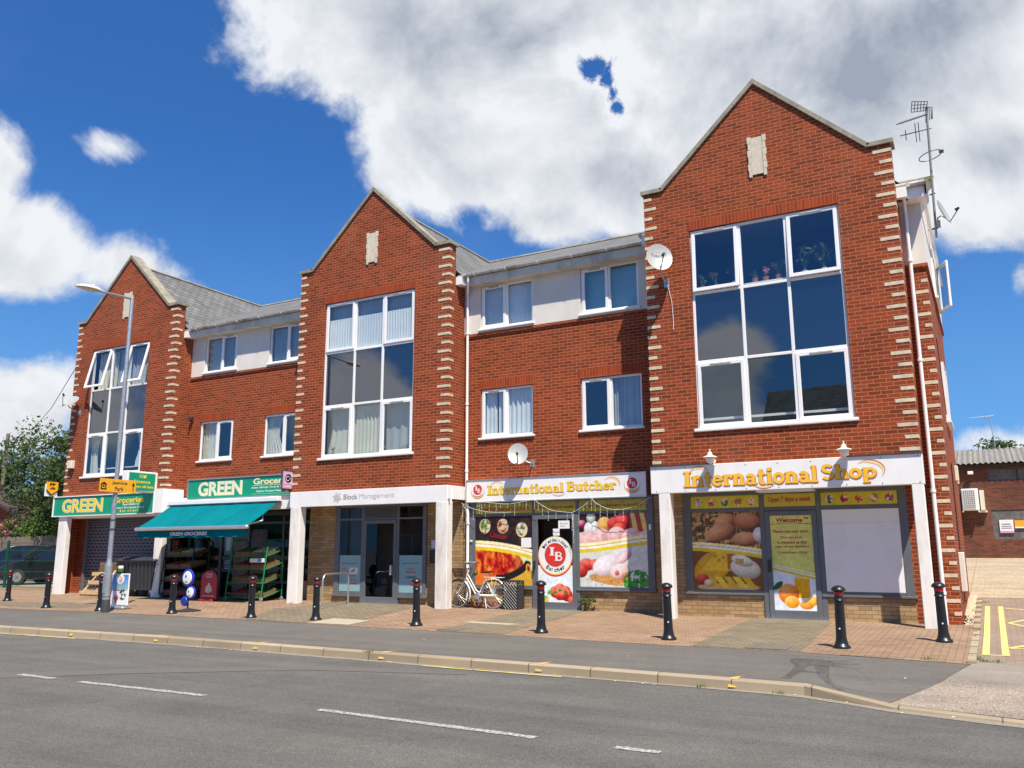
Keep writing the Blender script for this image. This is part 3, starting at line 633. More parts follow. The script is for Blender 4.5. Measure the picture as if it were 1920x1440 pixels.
# copings, panels, soldier courses
for gi, (L, Rr, Y) in enumerate(G):
    m = (L+Rr)/2; k = .43; o = .06; t = .085; e = .12
    n = 7; pts = []
    mb = MB(); y0, y1 = Y-.045, Y+.36
    def seg(p, q, tp, gap=.004):
        # p,q lower edge points; coping stones about .6 m long
        d = Vector((q[0]-p[0], q[1]-p[1])); ln = d.length; c = max(1, round(ln/.62)); up = Vector((-d.y, d.x)).normalized()*tp
        if up.y < 0: up = -up
        for j in range(c):
            a = Vector(p)+d*(j/c)+d.normalized()*gap; b = Vector(p)+d*((j+1)/c)-d.normalized()*gap
            pl = [(a.x,a.y),(b.x,b.y),(b.x+up.x,b.y+up.y),(a.x+up.x,a.y+up.y)]
            if d.x < 0: pl = pl[::-1]
            mb.prism(pl, y0, y1)
    seg((L-o,ZS), (L+k-.01,ZS), t); seg((Rr-k+.01,ZS), (Rr+o,ZS), t)
    seg((L+k,ZS), (m,ZA), t); seg((Rr-k,ZS), (m,ZA), t)
    dd = Vector((m-L-k, ZA-ZS)).normalized(); ux, uz = dd.y*t, dd.x*t
    mb.prism([(m,ZA-.0),(m+ux+.0,ZA+uz),(m,ZA+uz+ux*dd.y/dd.x*1.0),(m-ux,ZA+uz)], y0-.002, y1+.002)
    mb.build('coping', 'stone_coping', BLD)
    mb = MB(); mb.box(m-.115, m+.115, Y-.02, Y-.001, 9.07, 9.90)
    for j in range(6):
        z0 = 9.02+j*.152
        mb.box(m-.18-(.015 if j%2 else 0), m-.118, Y-.03, Y-.001, z0, z0+.145); mb.box(m+.118, m+.18+(.015 if j%2 else 0), Y-.03, Y-.001, z0, z0+.145)
    mb.build('stone_panel', 'stone_panel', BLD)
    a, b = BIGW[gi]; MB().box(a-.02, b+.02, Y-.004, Y+.05, WZ1+.002, WZ1+.235).build('soldier_course', 'red_brick_soldier', BLD, uvswap=True)
for ri, (L, Rr, Dp) in enumerate(RC):
    for a, b in RW[ri]: MB().box(a-.04, min(b+.04, Rr-.01), Dp-.004, Dp+.05, 5.377, 5.60).build('soldier_course', 'red_brick_soldier', BLD, uvswap=True)
# roofs
def roof(vs, fs, name='roof'): return MB().add(vs, fs).build(name, 'slate', BLD)
RY, RZt = 7.0, 11.1
for (x0, x1, ye) in ((-26.3,-13.0,1.0), (-13.0,.0,.75), (.0,.52,.42)):
    th = .06
    MB().add([(x0,ye,8.37),(x1,ye,8.37),(x1,RY,RZt),(x0,RY,RZt),(x0,ye,8.37-th),(x1,ye,8.37-th),(x1,RY,RZt-th),(x0,RY,RZt-th)], [(0,1,2,3),(0,4,5,1),(1,5,6,2),(3,7,4,0),(7,6,5,4)]).build('roof', 'slate', BLD)
MB().add([(-26.3,RY,RZt),(-1.,RY,RZt),(-1.,13.5,8.3),(-26.3,13.5,8.3)], [(0,1,2,3)]).build('roof', 'slate', BLD)
mb = MB(); mb.tube([(-26.3,RY,RZt+.0),(.5,RY,RZt+.0)], .07, 8); mb.build('ridge', 'stone_coping', BLD)
MB().quad((-26.1,13.5,0),(-26.1,13.5,8.3),(-1,13.5,8.3),(-1,13.5,0)).quad((-1,13.5,0),(-1,13.5,8.3),(-1,7,11),(-1,7,0)).quad((-26.1,.7,2.56),(-26.1,7,2.56),(-26.1,7,10.9),(-26.1,.7,8.3)).build('rear_wall', 'red_brick', BLD)
for gi, (L, Rr, Y) in enumerate(G):
    m = (L+Rr)/2; zr = 10.93; s = (zr-8.36)/(Rr+.14-m)
    mb = MB(); y0 = Y+.36; y1 = 6.7
    for sg in (-1, 1):
        xe = m+sg*(Rr+.14-m); v = [(m,y0,zr),(xe,y0,8.36),(xe,y1,8.36),(m,y1,zr)]
        mb.add(v, [(0,1,2,3) if sg > 0 else (3,2,1,0)]); mb.add([(a,b,c-.05) for a,b,c in v], [(3,2,1,0) if sg > 0 else (0,1,2,3)]); mb.quad((xe,y0,8.36),(xe,y0,8.31),(xe,y1,8.31),(xe,y1,8.36))
    o = mb.build('gable_roof', 'slate', BLD)
    me = o.data; uvd = me.uv_layers[0].data      # slates run across the slope: use (y, along-slope)
    for li, lp in enumerate(me.loops): c = me.vertices[lp.vertex_index].co; uvd[li].uv = (c.y, c.z*1.42)
    MB().tube([(m,y0,zr+.005),(m,6.6,zr+.005)], .06, 8).build('ridge', 'stone_coping', BLD)
    # short soffit returns on the gable flanks
    De = [1.23, 1.0, .66][gi]
    for sd in ((1,) if gi == 0 else (-1, 1)):
        xg = Rr if sd > 0 else L
        a, b = sorted((xg+sd*.003, xg+sd*.19)); ef = De if sd > 0 else [0,1.23,1.0][gi]
        MB().box(a, b, Y+.30, ef-.13, 8.10, 8.31).build('soffit_return', 'white_board', BLD)
        gx_ = xg+sd*.22
        MB().tube([(gx_,Y+.30,8.335),(gx_,ef-.22,8.335)], .045, 8).build('gutter', 'gutter_grime', BLD)
for ri, (L, Rr, Dp) in enumerate(RC):
    d = Dp-1.115
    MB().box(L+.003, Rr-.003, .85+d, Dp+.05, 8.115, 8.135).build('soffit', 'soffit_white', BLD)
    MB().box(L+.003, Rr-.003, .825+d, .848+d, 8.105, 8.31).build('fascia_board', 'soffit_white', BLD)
    mb = MB()
    prof = [(math.cos(q)*.058, math.sin(q)*.058) for q in [math.pi+math.pi*i/8 for i in range(9)]]
    cy, cz = .765+d, 8.365
    for i in range(8):
        (a,b), (c,e) = prof[i], prof[i+1]; mb.quad((L+.0,cy+a,cz+b),(L+.0,cy+c,cz+e),(Rr-.0,cy+c,cz+e),(Rr-.0,cy+a,cz+b))
        mb.quad((Rr-.0,cy+a*.93,cz+b*.93),(Rr-.0,cy+c*.93,cz+e*.93),(L+.0,cy+c*.93,cz+e*.93),(L+.0,cy+a*.93,cz+b*.93))
    mb.build('gutter', 'gutter_grime', BLD)
    mb = MB(); xq = L+.5
    while xq < Rr-.2: mb.tube([(xq,cy+math.cos(q)*.064,cz+math.sin(q)*.064) for q in [math.pi+math.pi*i/8 for i in range(9)]], .012, 6); xq += .92
    mb.build('gutter_bracket', 'white_upvc', BLD)
MB().box(.003,.44,.45,.78,8.10,8.12).box(.003,.50,.43,.45,8.10,8.33).box(.44,.50,.452,7.05,8.10,8.12).build('soffit', 'white_board', BLD)
mb = MB(); mb.add([(.50,.40,8.40),(.50,7.1,11.17),(.50,7.1,10.93),(.50,.40,8.14),(.53,.40,8.40),(.53,7.1,11.17),(.53,7.1,10.93),(.53,.40,8.14)], [(3,2,1,0),(4,5,6,7),(0,1,5,4),(3,7,6,2)]); mb.quad((.39,.45,8.14),(.53,.45,8.14),(.53,7.1,10.93),(.39,7.1,10.93)); mb.build('verge_board', 'timber_grey', BLD)
mb = MB(); random.seed(5)
for i in range(160):
    t = random.random(); yq = 2.6+t*4.4; a = random.uniform(.02,.07); mb.lathe([(a,0),(a*.8,a*.5),(0,a*.7)], (.47+random.uniform(-.06,.05), yq, sl_(yq)+.02), 6)
mb.build('moss', 'grass', BLD)
MB().tube([(.0,.385,8.36),(.52,.385,8.36)], .055, 10).build('gutter', 'gutter_grime', BLD)
# downpipes
def pipe(name, pts, r, m_, clips=()):
    mb = MB(); mb.tube(pts, r, 10)
    for c in clips: mb.lathe([(r*1.05,0),(r*1.35,0),(r*1.35,.05),(r*1.05,.05)], c, 12)
    return mb.build(name, m_, BLD, smooth=True)
pipe('downpipe', [(-10.18,.77,8.33),(-10.18,.77,8.18),(-10.36,1.03,7.92),(-10.36,1.045,7.8),(-10.36,1.045,2.66),(-10.36,1.045,2.55),(-10.3,1.02,2.45),(-10.3,1.02,.08)], .036, 'white_upvc', [(-10.36,1.045,6.85),(-10.36,1.045,5.0),(-10.36,1.045,3.3),(-10.3,1.02,2.0)])
pipe('downpipe', [(.12,.39,8.33),(.12,.39,8.16),(.11,.68,7.92),(.11,.70,7.8),(.12,.72,0.02)], .038, 'white_upvc', [(.11,.70,6.9),(.11,.71,4.9),(.115,.715,2.4),(.12,.72,.55)])
pipe('downpipe', [(-26.28,1.2,2.56),(-26.28,1.2,.35)], .045, 'timber_grey'); pipe('downpipe', [(-26.28,1.2,.36),(-26.28,1.2,.02)], .05, 'white_upvc')
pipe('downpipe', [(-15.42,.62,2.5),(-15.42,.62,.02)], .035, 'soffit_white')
# soffits below the gables
for gi, (L, Rr, Y) in enumerate(G): MB().box(L+.01, Rr-.01, Y+.10, S_[gi]+.25, 2.565, 2.60).build('soffit', 'white_board', BLD)
# columns
for (a, b, y0, y1) in ((-4.96,-4.72,-.06,.18), (-.19,.015,-.06,.09), (-15.49,-15.14,.28,.52), (-10.76,-10.42,.28,.52), (-26.1,-25.66,.58,.76), (-21.3,-20.95,.60,.78)):
    MB().bbox(a, b, y0, y1, -.02, 2.535, .012).build('column', 'white_post', BLD)
# ------------------------------------------------------------------ windows
def curtain(parent, x0, x1, z0, z1, y, m_='curtain_white', amp=.025, per=.14, seed=0, pinch=None):
    rnd = random.Random(seed); n = max(6, int((x1-x0)/per*8)); vs = []; nz_ = 7; ph = rnd.random()*6
    for j in range(nz_):
        t = j/(nz_-1)
        for i in range(n+1):
            s = i/n; x = x0+(x1-x0)*s
            if pinch: 
                w = 1-pinch[1]*math.sin(math.pi*min(1, max(0, (1-t)*1.15)))*1.; x = (x0 if pinch[0] < 0 else x1) + (x-(x0 if pinch[0] < 0 else x1))*w
            yy = y+amp*math.sin(2*math.pi*s*(x1-x0)/per+ph+.4*math.sin(3*t+s*5))*(.6+.4*math.sin(7*s+ph))
            vs.append((x, yy, z0+(z1-z0)*t))
    fs = [(j*(n+1)+i, j*(n+1)+i+1, (j+1)*(n+1)+i+1, (j+1)*(n+1)+i) for j in range(nz_-1) for i in range(n)]
    return MB().add(vs, fs).build('curtain', m_, parent, smooth=True)
def frame_box(mb, x0, x1, z0, z1, y0, y1, w):
    mb.bbox(x0, x0+w, y0, y1, z0, z1, .006); mb.bbox(x1-w, x1, y0, y1, z0, z1, .006)
    mb.bbox(x0+w, x1-w, y0+.001, y1, z0, z0+w, .006); mb.bbox(x0+w, x1-w, y0+.001, y1, z1-w, z1, .006)
def sash(parent, x0, x1, z0, z1, y, tilt=0., vent=True):
    """top-hung opening light with trickle vent and its own pane"""
    mb = MB(); frame_box(mb, x0, x1, z0, z1, y, y+.05, .075)
    pn = MB().quad((x0+.07,y+.03,z0+.07),(x1-.07,y+.03,z0+.07),(x1-.07,y+.03,z1-.07),(x0+.07,y+.03,z1-.07))
    if vent:
        vm = MB().bbox(x0+(x1-x0)*.28, x0+(x1-x0)*.72, y-.012, y, z1-.052, z1-.022, .004)
    M = Matrix.Translation((0,y,z1)) @ Matrix.Rotation(-tilt, 4, 'X') @ Matrix.Translation((0,-y,-z1))
    if tilt: mb.xf(M); pn.xf(M); (vm.xf(M) if vent else None)
    s_ = mb.build('sash', 'white_upvc', parent)
    return s_, pn, (vm if vent else None)
def big_window(gi):
    a, b = BIGW[gi]; Y = G[gi][2]+.05; w = .055
    mb = MB(); frame_box(mb, a+.004, b-.004, WZ0+.06, WZ1-.004, Y, Y+.07, w)
    c1, c2 = a+(b-a)*.345, a+(b-a)*.655
    for c in (c1, c2): mb.bbox(c-.032, c+.032, Y-.004, Y+.07, WZ0+.062+w*.5, WZ1-.03, .006)
    for z in (WT1, WT2):
        for (p, q) in ((a+w, c1-.033), (c1+.033, c2-.033), (c2+.033, b-w)): mb.bbox(p, q, Y, Y+.07, z-.03, z+.03, .006)
    win = mb.build('window', 'white_upvc', BLD)
    MB().bbox(a-.06, b+.06, G[gi][2]-.05, Y+.02, WZ0-.005, WZ0+.058, .012).build('sill', 'white_upvc', win)
    sp_ = MB()
    for (p, q) in ((a+w, c1-.03), (c1+.03, c2-.03), (c2+.03, b-w)): sp_.quad((p,Y+.03,WT1+.028),(q,Y+.03,WT1+.028),(q,Y+.03,WT2-.028),(p,Y+.03,WT2-.028))
    sp_.build('spandrel_panel', 'spandrel_glass', win)
    pane = MB(); vents = MB()
    for (z0, z1, top) in ((WZ0+.06+w*.4, WT1-.03, False), (WT2+.03, WZ1-w*.4, True)):
        pane.quad((c1+.03,Y+.03,z0+.02),(c2-.03,Y+.03,z0+.02),(c2-.03,Y+.03,z1-.02),(c1+.03,Y+.03,z1-.02))
        for (p, q) in ((a+w*.75, c1-.03), (c2+.03, b-w*.75)):
            tilt = R(12.5) if (gi == 0 and top) else (R(2.2) if (gi == 2 and top) else 0.)
            s_, pn, vm = sash(win, p, q, z0, z1, Y-.022, tilt)
            o = len(pane.v); pane.v += pn.v; pane.f += [tuple(o+i for i in f_) for f_ in pn.f]; pane.mi += pn.mi
            o = len(vents.v); vents.v += vm.v; vents.f += [tuple(o+i for i in f_) for f_ in vm.f]; vents.mi += vm.mi
            if top and not tilt: pass
    pane.build('pane', 'window_glass', win); vents.build('trickle_vent', 'gutter_grime', win)
    return win, c1, c2
for gi in range(3):
    win, c1, c2 = big_window(gi); a, b = BIGW[gi]; Y = G[gi][2]
    if gi == 1:
        curtain(win, a+.05, b-.05, WT2+.02, WT2+.95, Y+.14, 'curtain_white', .02, .09, 3)
        MB().box(a+.03, b-.03, Y+.20, Y+.21, WT2+.95, WZ1-.05).build('blind', 'curtain_grey', win)
        curtain(win, a+.05, c1+.02, WZ0+.06, WT1, Y+.24, 'curtain_cream', .02, .2, 4, pinch=(1,.12))
        curtain(win, c1+.02, c2-.12, WZ0+.06, WT1, Y+.20, 'curtain_cream', .025, .12, 5)
        curtain(win, c2+.04, b-.05, WZ0+.06, WT1, Y+.26, 'curtain_grey', .02, .25, 6)
    if gi == 0:
        curtain(win, a+.06, c1+.1, WT2, WZ1-.1, Y+.25, 'curtain_cream', .03, .16, 7); curtain(win, c2-.1, b-.06, WT2, WZ1-.1, Y+.25, 'curtain_grey', .03, .16, 8)
        curtain(win, c1, c2, WT2, WZ1-.06, Y+.3, 'curtain_grey', .01, .3, 9)
        curtain(win, a+.06, a+.5, WZ0+.06, WT1, Y+.25, 'curtain_cream', .03, .13, 10, pinch=(-1,.25)); curtain(win, c2+.4, b-.06, WZ0+.3, WT1, Y+.25, 'curtain_white', .03, .13, 11, pinch=(1,.3))
    if gi == 2:
        MB().box(a+.05, b-.05, Y+.30, Y+.34, WZ0+.26, WZ0+.31).build('inner_rail', 'white_upvc', win)
        MB().box(c1+.03, c2-.03, Y+.16, Y+.42, WT2+.07, WT2+.10).build('inner_sill', 'white_upvc', win)
    if gi == 0: MB().box(a+.05, b-.05, Y+.30, Y+.33, WZ0+.30, WZ0+.34).build('inner_rail', 'white_upvc', win)
def small_window(x0, x1, z0, z1, y, sash_left=True, frac=.48, curts=(), sill=True, top=True):
    Y = y+.045; w = .05; mb = MB(); frame_box(mb, x0+.004, x1-.004, z0+.05, z1-.004, Y, Y+.07, w)
    c = x0+(x1-x0)*frac; mb.bbox(c-.03, c+.03, Y-.003, Y+.07, z0+.05+w, z1-w, .006); win = mb.build('window', 'white_upvc', BLD)
    if sill: MB().bbox(x0-.05, x1+.05, y-.055, Y+.02, z0-.005, z0+.048, .012).build('sill', 'white_upvc', win)
    if sash_left: s_, pn, vm = sash(win, x0+w*.7, c-.028, z0+.05+w*.5, z1-w*.5, Y-.022); f_ = (c+.03, x1-w)
    else: s_, pn, vm = sash(win, c+.028, x1-w*.7, z0+.05+w*.5, z1-w*.5, Y-.022); f_ = (x0+w, c-.03)
    pn.quad((f_[0],Y+.03,z0+.05+w),(f_[1],Y+.03,z0+.05+w),(f_[1],Y+.03,z1-w),(f_[0],Y+.03,z1-w))
    pn.build('pane', 'window_glass', win); vm.build('trickle_vent', 'gutter_grime', win)
    for (a, b, m_, per, sd, pin) in curts: curtain(win, x0+(x1-x0)*a, x0+(x1-x0)*b, z0+.06, z1-.05, y+.16, m_, .03, per, sd, pin)
    return win
y1_, y2_ = RC[0][2], RC[1][2]
a = RW[1][0]; small_window(a[0], a[1], 4.085, 5.375, y2_, True, .5, [(.03,.26,'curtain_white',.11,21,None),(.30,.49,'curtain_white',.12,22,None),(.5,.97,'curtain_white',.13,23,None)])
a = RW[1][1]; small_window(a[0], a[1], 4.085, 5.375, y2_, True, .5, [(.52,.66,'curtain_grey',.07,24,None),(.66,.98,'curtain_grey',.16,25,None)])
a = RW[0][0]; small_window(a[0], a[1], 4.085, 5.375, y1_, False, .5, [(.02,.5,'curtain_cream',.14,26,(-1,.15))])
a = RW[0][1]; small_window(a[0], a[1], 4.085, 5.375, y1_, False, .5, [(.02,.46,'curtain_cream',.12,27,(-1,.3))])
a = RW2[1][0]; small_window(a[0], a[1], 6.90, 8.10, y2_-.02, True, .5, [(.03,.97,'curtain_white',.07,28,None)])
a = RW2[1][1]; wq = small_window(a[0], a[1], 6.90, 8.10, y2_-.02, True, .5, [])
MB().box(a[0]+.05, a[1]-.05, y2_+.2, y2_+.21, 6.95, 8.08).build('blind', 'poster_blue', wq)
a = RW2[0][0]; small_window(a[0], a[1], 6.90, 8.10, y1_-.02, False, .5, [(.03,.97,'curtain_grey',.09,30,None)])
a = RW2[0][1]; small_window(a[0], a[1], 6.90, 8.10, y1_-.02, False, .5, [(.03,.97,'curtain_grey',.12,31,None)])
# flank windows and an opened casement
def flank_window(y0, y1, z0, z1):
    mb = MB()
    for (p, q, r_, s_) in ((y0,y0+.06,z0,z1),(y1-.06,y1,z0,z1),(y0+.06,y1-.06,z0,z0+.06),(y0+.06,y1-.06,z1-.06,z1),((y0+y1)/2-.03,(y0+y1)/2+.03,z0+.06,z1-.06)): mb.box(.372, .425, p, q, r_, s_)
    w_ = mb.build('window', 'white_upvc', BLD); MB().quad((.40,y0+.05,z0+.05),(.40,y1-.05,z0+.05),(.40,y1-.05,z1-.05),(.40,y0+.05,z1-.05)).build('pane', 'spandrel_glass', w_)
    MB().box(.372, .47, y0-.05, y1+.05, z0-.05, z0-.002).build('sill', 'white_upvc', w_); return w_
flank_window(3.5, 4.9, 4.1, 5.4); wv_ = flank_window(3.5, 4.95, 6.90, 8.0)
mb = MB(); frame_box(mb, 0, .62, 0, 1.1, 0, .05, .06); pn = MB().quad((.05,.02,.05),(.57,.02,.05),(.57,.02,1.05),(.05,.02,1.05))
M = Matrix.Translation((.43,4.9,6.85)) @ Matrix.Rotation(R(-68), 4, 'Z'); mb.xf(M).build('sash', 'white_upvc', wv_); pn.xf(M).build('pane', 'window_glass', wv_)
MB().bbox(.372,.45,5.1,5.35,2.9,3.25,.01).build('vent_box', 'cream_paint', BLD)
MB().bbox(.372,.47,2.1,2.6,.55,1.3,.01).build('meter_box', 'white_render', BLD)
mb = MB(); mb.tube([(.39,3.2,3.1),(.39,3.15,3.15),(.39,3.0,3.1),(.39,2.9,.3)], .012, 6); mb.tube([(.39,2.0,5.6),(.39,2.6,5.0),(.39,3.3,4.2)], .008, 6); mb.build('cable', 'black_plastic', BLD)
# ------------------------------------------------------------------ printed posters: a grid of small faces, each vertex inked by a function
def vnoise(U, V, sc, seed=0, octv=4):
    rnd = np.random.RandomState(seed); out = 0; amp = 1; tot = 0
    for o in range(octv):
        n = 64; g_ = rnd.rand(n, n); x = U*sc*(2**o); y = V*sc*(2**o); xi = np.floor(x).astype(int); yi = np.floor(y).astype(int); fx = x-xi; fy = y-yi
        fx = fx*fx*(3-2*fx); fy = fy*fy*(3-2*fy); a = g_[yi % n, xi % n]; b = g_[yi % n, (xi+1) % n]; c = g_[(yi+1) % n, xi % n]; d = g_[(yi+1) % n, (xi+1) % n]
        out = out+amp*((a*(1-fx)+b*fx)*(1-fy)+(c*(1-fx)+d*fx)*fy); tot += amp; amp *= .5
    return out/tot
def L3(c): return np.array(srgb(c))
def put(img, mask, col):
    m = mask[..., None]; col = np.asarray(col); return img*(1-m)+col*m
def sm(x, a, b): t = np.clip((x-a)/(b-a), 0, 1); return t*t*(3-2*t)
def ell(U, V, cx, cy, rx, ry, rot=0., soft=.08):
    c, s = math.cos(rot), math.sin(rot); x = ((U-cx)*c+(V-cy)*s)/rx; y = (-(U-cx)*s+(V-cy)*c)/ry; d = np.sqrt(x*x+y*y); return 1-sm(d, 1-soft, 1+soft*.3), x, y
def ball(img, U, V, cx, cy, rx, ry, dark, mid, light, rot=0., soft=.08):
    m, x, y = ell(U, V, cx, cy, rx, ry, rot, soft); sh = np.clip(.62+.45*y-.25*x-.35*(x*x+y*y), 0, 1); d, a, l = L3(dark), L3(mid), L3(light)
    t = sh[..., None]; col = np.where(t < .5, d+(a-d)*t*2, a+(l-a)*(t-.5)*2); return put(img, m, col)
def poster(name, parent, x0, x1, z0, z1, y, fn, nx=110, nz=130, th=.004):
    s = np.linspace(0, 1, nx+1); t = np.linspace(0, 1, nz+1); U, V = np.meshgrid(s, t); asp = (z1-z0)/(x1-x0)
    img = fn(U, V, asp); img = np.broadcast_to(img, U.shape+(3,)).copy()
    gsc = (x1-x0)*16; d1 = vnoise(U*gsc, V*asp*gsc, 1., 77, 3); d2 = vnoise(U*gsc*.18, V*asp*gsc*.18, 1., 78, 3); img = img*(.80+.40*d1[..., None])*(.86+.28*d2[..., None]); img = np.clip(img, 0, 1)
    X = x0+(x1-x0)*U; Z = z0+(z1-z0)*V; vs = np.stack([X, np.full_like(X, y), Z], -1).reshape(-1, 3)
    idx = np.arange((nx+1)*(nz+1)).reshape(nz+1, nx+1); q = np.stack([idx[:-1,:-1], idx[:-1,1:], idx[1:,1:], idx[1:,:-1]], -1).reshape(-1, 4)
    me = bpy.data.meshes.new(name); me.from_pydata(vs.tolist(), [], q.tolist()); me.materials.append(MATS['print'])
    ca = me.color_attributes.new('ink', 'FLOAT_COLOR', 'POINT'); ca.data.foreach_set('color', np.concatenate([img.reshape(-1,3), np.ones((img.size//3,1))], 1).astype(np.float32).ravel())
    o = bpy.data.objects.new(name, me); COL.objects.link(o); o.parent = parent; return o
def band(img, U, V, f, thick):
    """the curved cream, red and yellow ribbon across the window prints; f(U) is the height of its red line"""
    d = V-f
    img = put(img, (sm(d, -thick*1.25, -thick*1.2)*(1-sm(d, thick*.62, thick*.66))), L3((245,236,176)))
    img = put(img, sm(d, -thick*1.25, -thick*1.2)*(1-sm(d, -thick*.55, -thick*.5)), L3((228,200,28)))
    img = put(img, sm(d, -thick*.07, -thick*.03)*(1-sm(d, thick*.03, thick*.07)), L3((190,40,30)))
    img = put(img, sm(d, -thick*.55, -thick*.5)*(1-sm(d, -thick*.12, -thick*.08)), L3((240,240,225)))
    return img
def p_chicken(U, V, asp):
    img = np.zeros(U.shape+(3,))+L3((38,24,26)); n = vnoise(U, V, 9, 1)
    img = put(img, (n > .6)*1.*.3, L3((90,50,40)))
    for (cx, cy, a, b, c) in ((.17,.86,(120,150,90),(70,110,60),(215,205,170)), (.49,.855,(150,90,60),(170,60,40),(215,190,160)), (.82,.80,(190,185,165),(90,110,50),(225,215,195))):
        m, x, y = ell(U, V*asp, cx, cy*asp, .10, .115); img = put(img, m, L3((232,200,140))); m, x, y = ell(U, V*asp, cx, (cy+.006)*asp, .088, .10); k = vnoise(U, V, 22, int(cx*90)); img = put(img, m, L3(c)); img = put(img, m*(k > .5), L3(a)); img = put(img, m*(k > .62), L3(b))
    low = V < .62-.13*U**1.5; bgc = L3((222,226,170)); k = vnoise(U, V, 8, 5)
    img = put(img, low*1., bgc); img = put(img, low*(V < .15+.2*k)*1., L3((215,170,50)))
    m, x, y = ell(U, V, .34, .34, .52, .235, -.12, .05); n1 = vnoise(U, V*.6, 16, 8); n2 = vnoise(U, V, 40, 9)
    col = L3((214,92,28))+(n1[..., None]-.5)*2.2*(L3((245,165,60))-L3((150,40,20))); col = np.clip(col+(n2[..., None]-.5)*.25*np.array([1,.6,.4]), 0, 1)
    dk = sm(U, .5, .95)[..., None]; col = col*(1-dk*.55)+L3((90,45,45))*dk*.55
    img = put(img, m*low, col)
    m, x, y = ell(U, V, .66, .20, .34, .10, .38, .06); img = put(img, m*low*(1-ell(U, V, .60, .28, .30, .10, .32)[0]), L3((22,18,18)))
    m, x, y = ell(U, V, .93, .24, .045, .075, .2); img = put(img, m, L3((225,140,40))); m, x, y = ell(U, V, .93, .24, .02, .04, .2); img = put(img, m, L3((70,35,20)))
    m, x, y = ell(U, V, .12, .08, .15, .09, .3); img = put(img, m, L3((232,120,40)))
    return band(img, U, V, .60-.02*U-.12*U**2, .075)
def p_raw(U, V, asp):
    n = vnoise(U, V, 10, 3); img = np.zeros(U.shape+(3,))+L3((60,28,24)); img = put(img, (n > .55)*.8, L3((30,18,20)))
    img = ball(img, U, V, .04, .86, .07, .06, (90,20,50), (160,50,90), (230,170,190)); img = ball(img, U, V, .20, .80, .13, .11, (130,140,140), (215,222,220), (250,252,250)); img = ball(img, U, V, .18, .95, .07, .08, (120,150,120), (200,215,200), (240,250,240))
    img = ball(img, U, V, .38, .84, .11, .12, (120,70,20), (215,150,60), (245,215,150)); img = ball(img, U, V, .52, .86, .10, .09, (110,10,15), (190,30,35), (230,110,100)); img = ball(img, U, V, .66, .90, .13, .11, (120,10,15), (205,35,40), (240,120,110)); img = ball(img, U, V, .60, .80, .10, .07, (120,20,15), (200,50,30), (240,140,100))
    st = sm(np.sin(U*46+V*9), -.1, .3); img = put(img, ((U > .76)*(V > .74))*1., (L3((235,205,120))[None, None]*st[..., None]+L3((180,60,40))*(1-st[..., None])))
    lo = V < .75+.0*U
    img = put(img, lo*1., L3((232,210,205)))
    for i, (cx, cy) in enumerate(((.14,.64),(.34,.66),(.56,.68),(.78,.66),(.95,.60))): img = ball(img, U, V, cx, cy, .15, .14, (190,120,125), (228,175,172), (248,228,224), .2)
    k = vnoise(U, V*3, 14, 6); img = put(img, lo*(V > .5)*(k > .58)*.4, L3((225,135,140)))
    b2 = V < .50+.10*U-.02; img = put(img, b2*1., L3((214,218,212)))
    img = ball(img, U, V, .10, .30, .12, .09, (120,15,12), (215,45,35), (245,150,130)); img = ball(img, U, V, .02, .22, .10, .10, (120,15,12), (205,40,32), (240,130,110)); img = ball(img, U, V, .22, .30, .09, .08, (130,15,12), (215,45,35), (245,150,130))
    m, x, y = ell(U, V, .46, .10, .33, .075, -.12, .04); img = put(img, m, L3((205,150,85))+(vnoise(U, V*6, 9, 4)[..., None]-.5)*.2)
    img = ball(img, U, V, .62, .47, .17, .07, (190,170,185), (215,205,215), (240,235,240), .4)
    img = ball(img, U, V, .42, .30, .24, .14, (195,165,170), (226,216,220), (250,246,248), .3); img = ball(img, U, V, .66, .40, .13, .06, (180,120,125), (225,190,190), (245,230,230), .6)
    img = ball(img, U, V, .60, .21, .15, .11, (190,120,120), (230,205,202), (250,242,240), .1); img = ball(img, U, V, .55, .19, .035, .035, (150,60,60), (205,90,80), (230,150,140)); img = ball(img, U, V, .66, .16, .04, .035, (160,50,30), (220,110,60), (240,170,120))
    for i in range(26):
        r = random.Random(i); m, x, y = ell(U, V, r.random(), r.random()*.12+.01, .009, .007); img = put(img, m, L3((60,45,40)))
    n = vnoise(U, V, 22, 12); m, x, y = ell(U, V, .84, .07, .21, .17); img = put(img, m*(n > .40), L3((22,110,25))); img = put(img, m*(n > .55), L3((60,160,45)))
    return band(img, U, V, .55+.11*sm(U, 0, 1.15), .072)
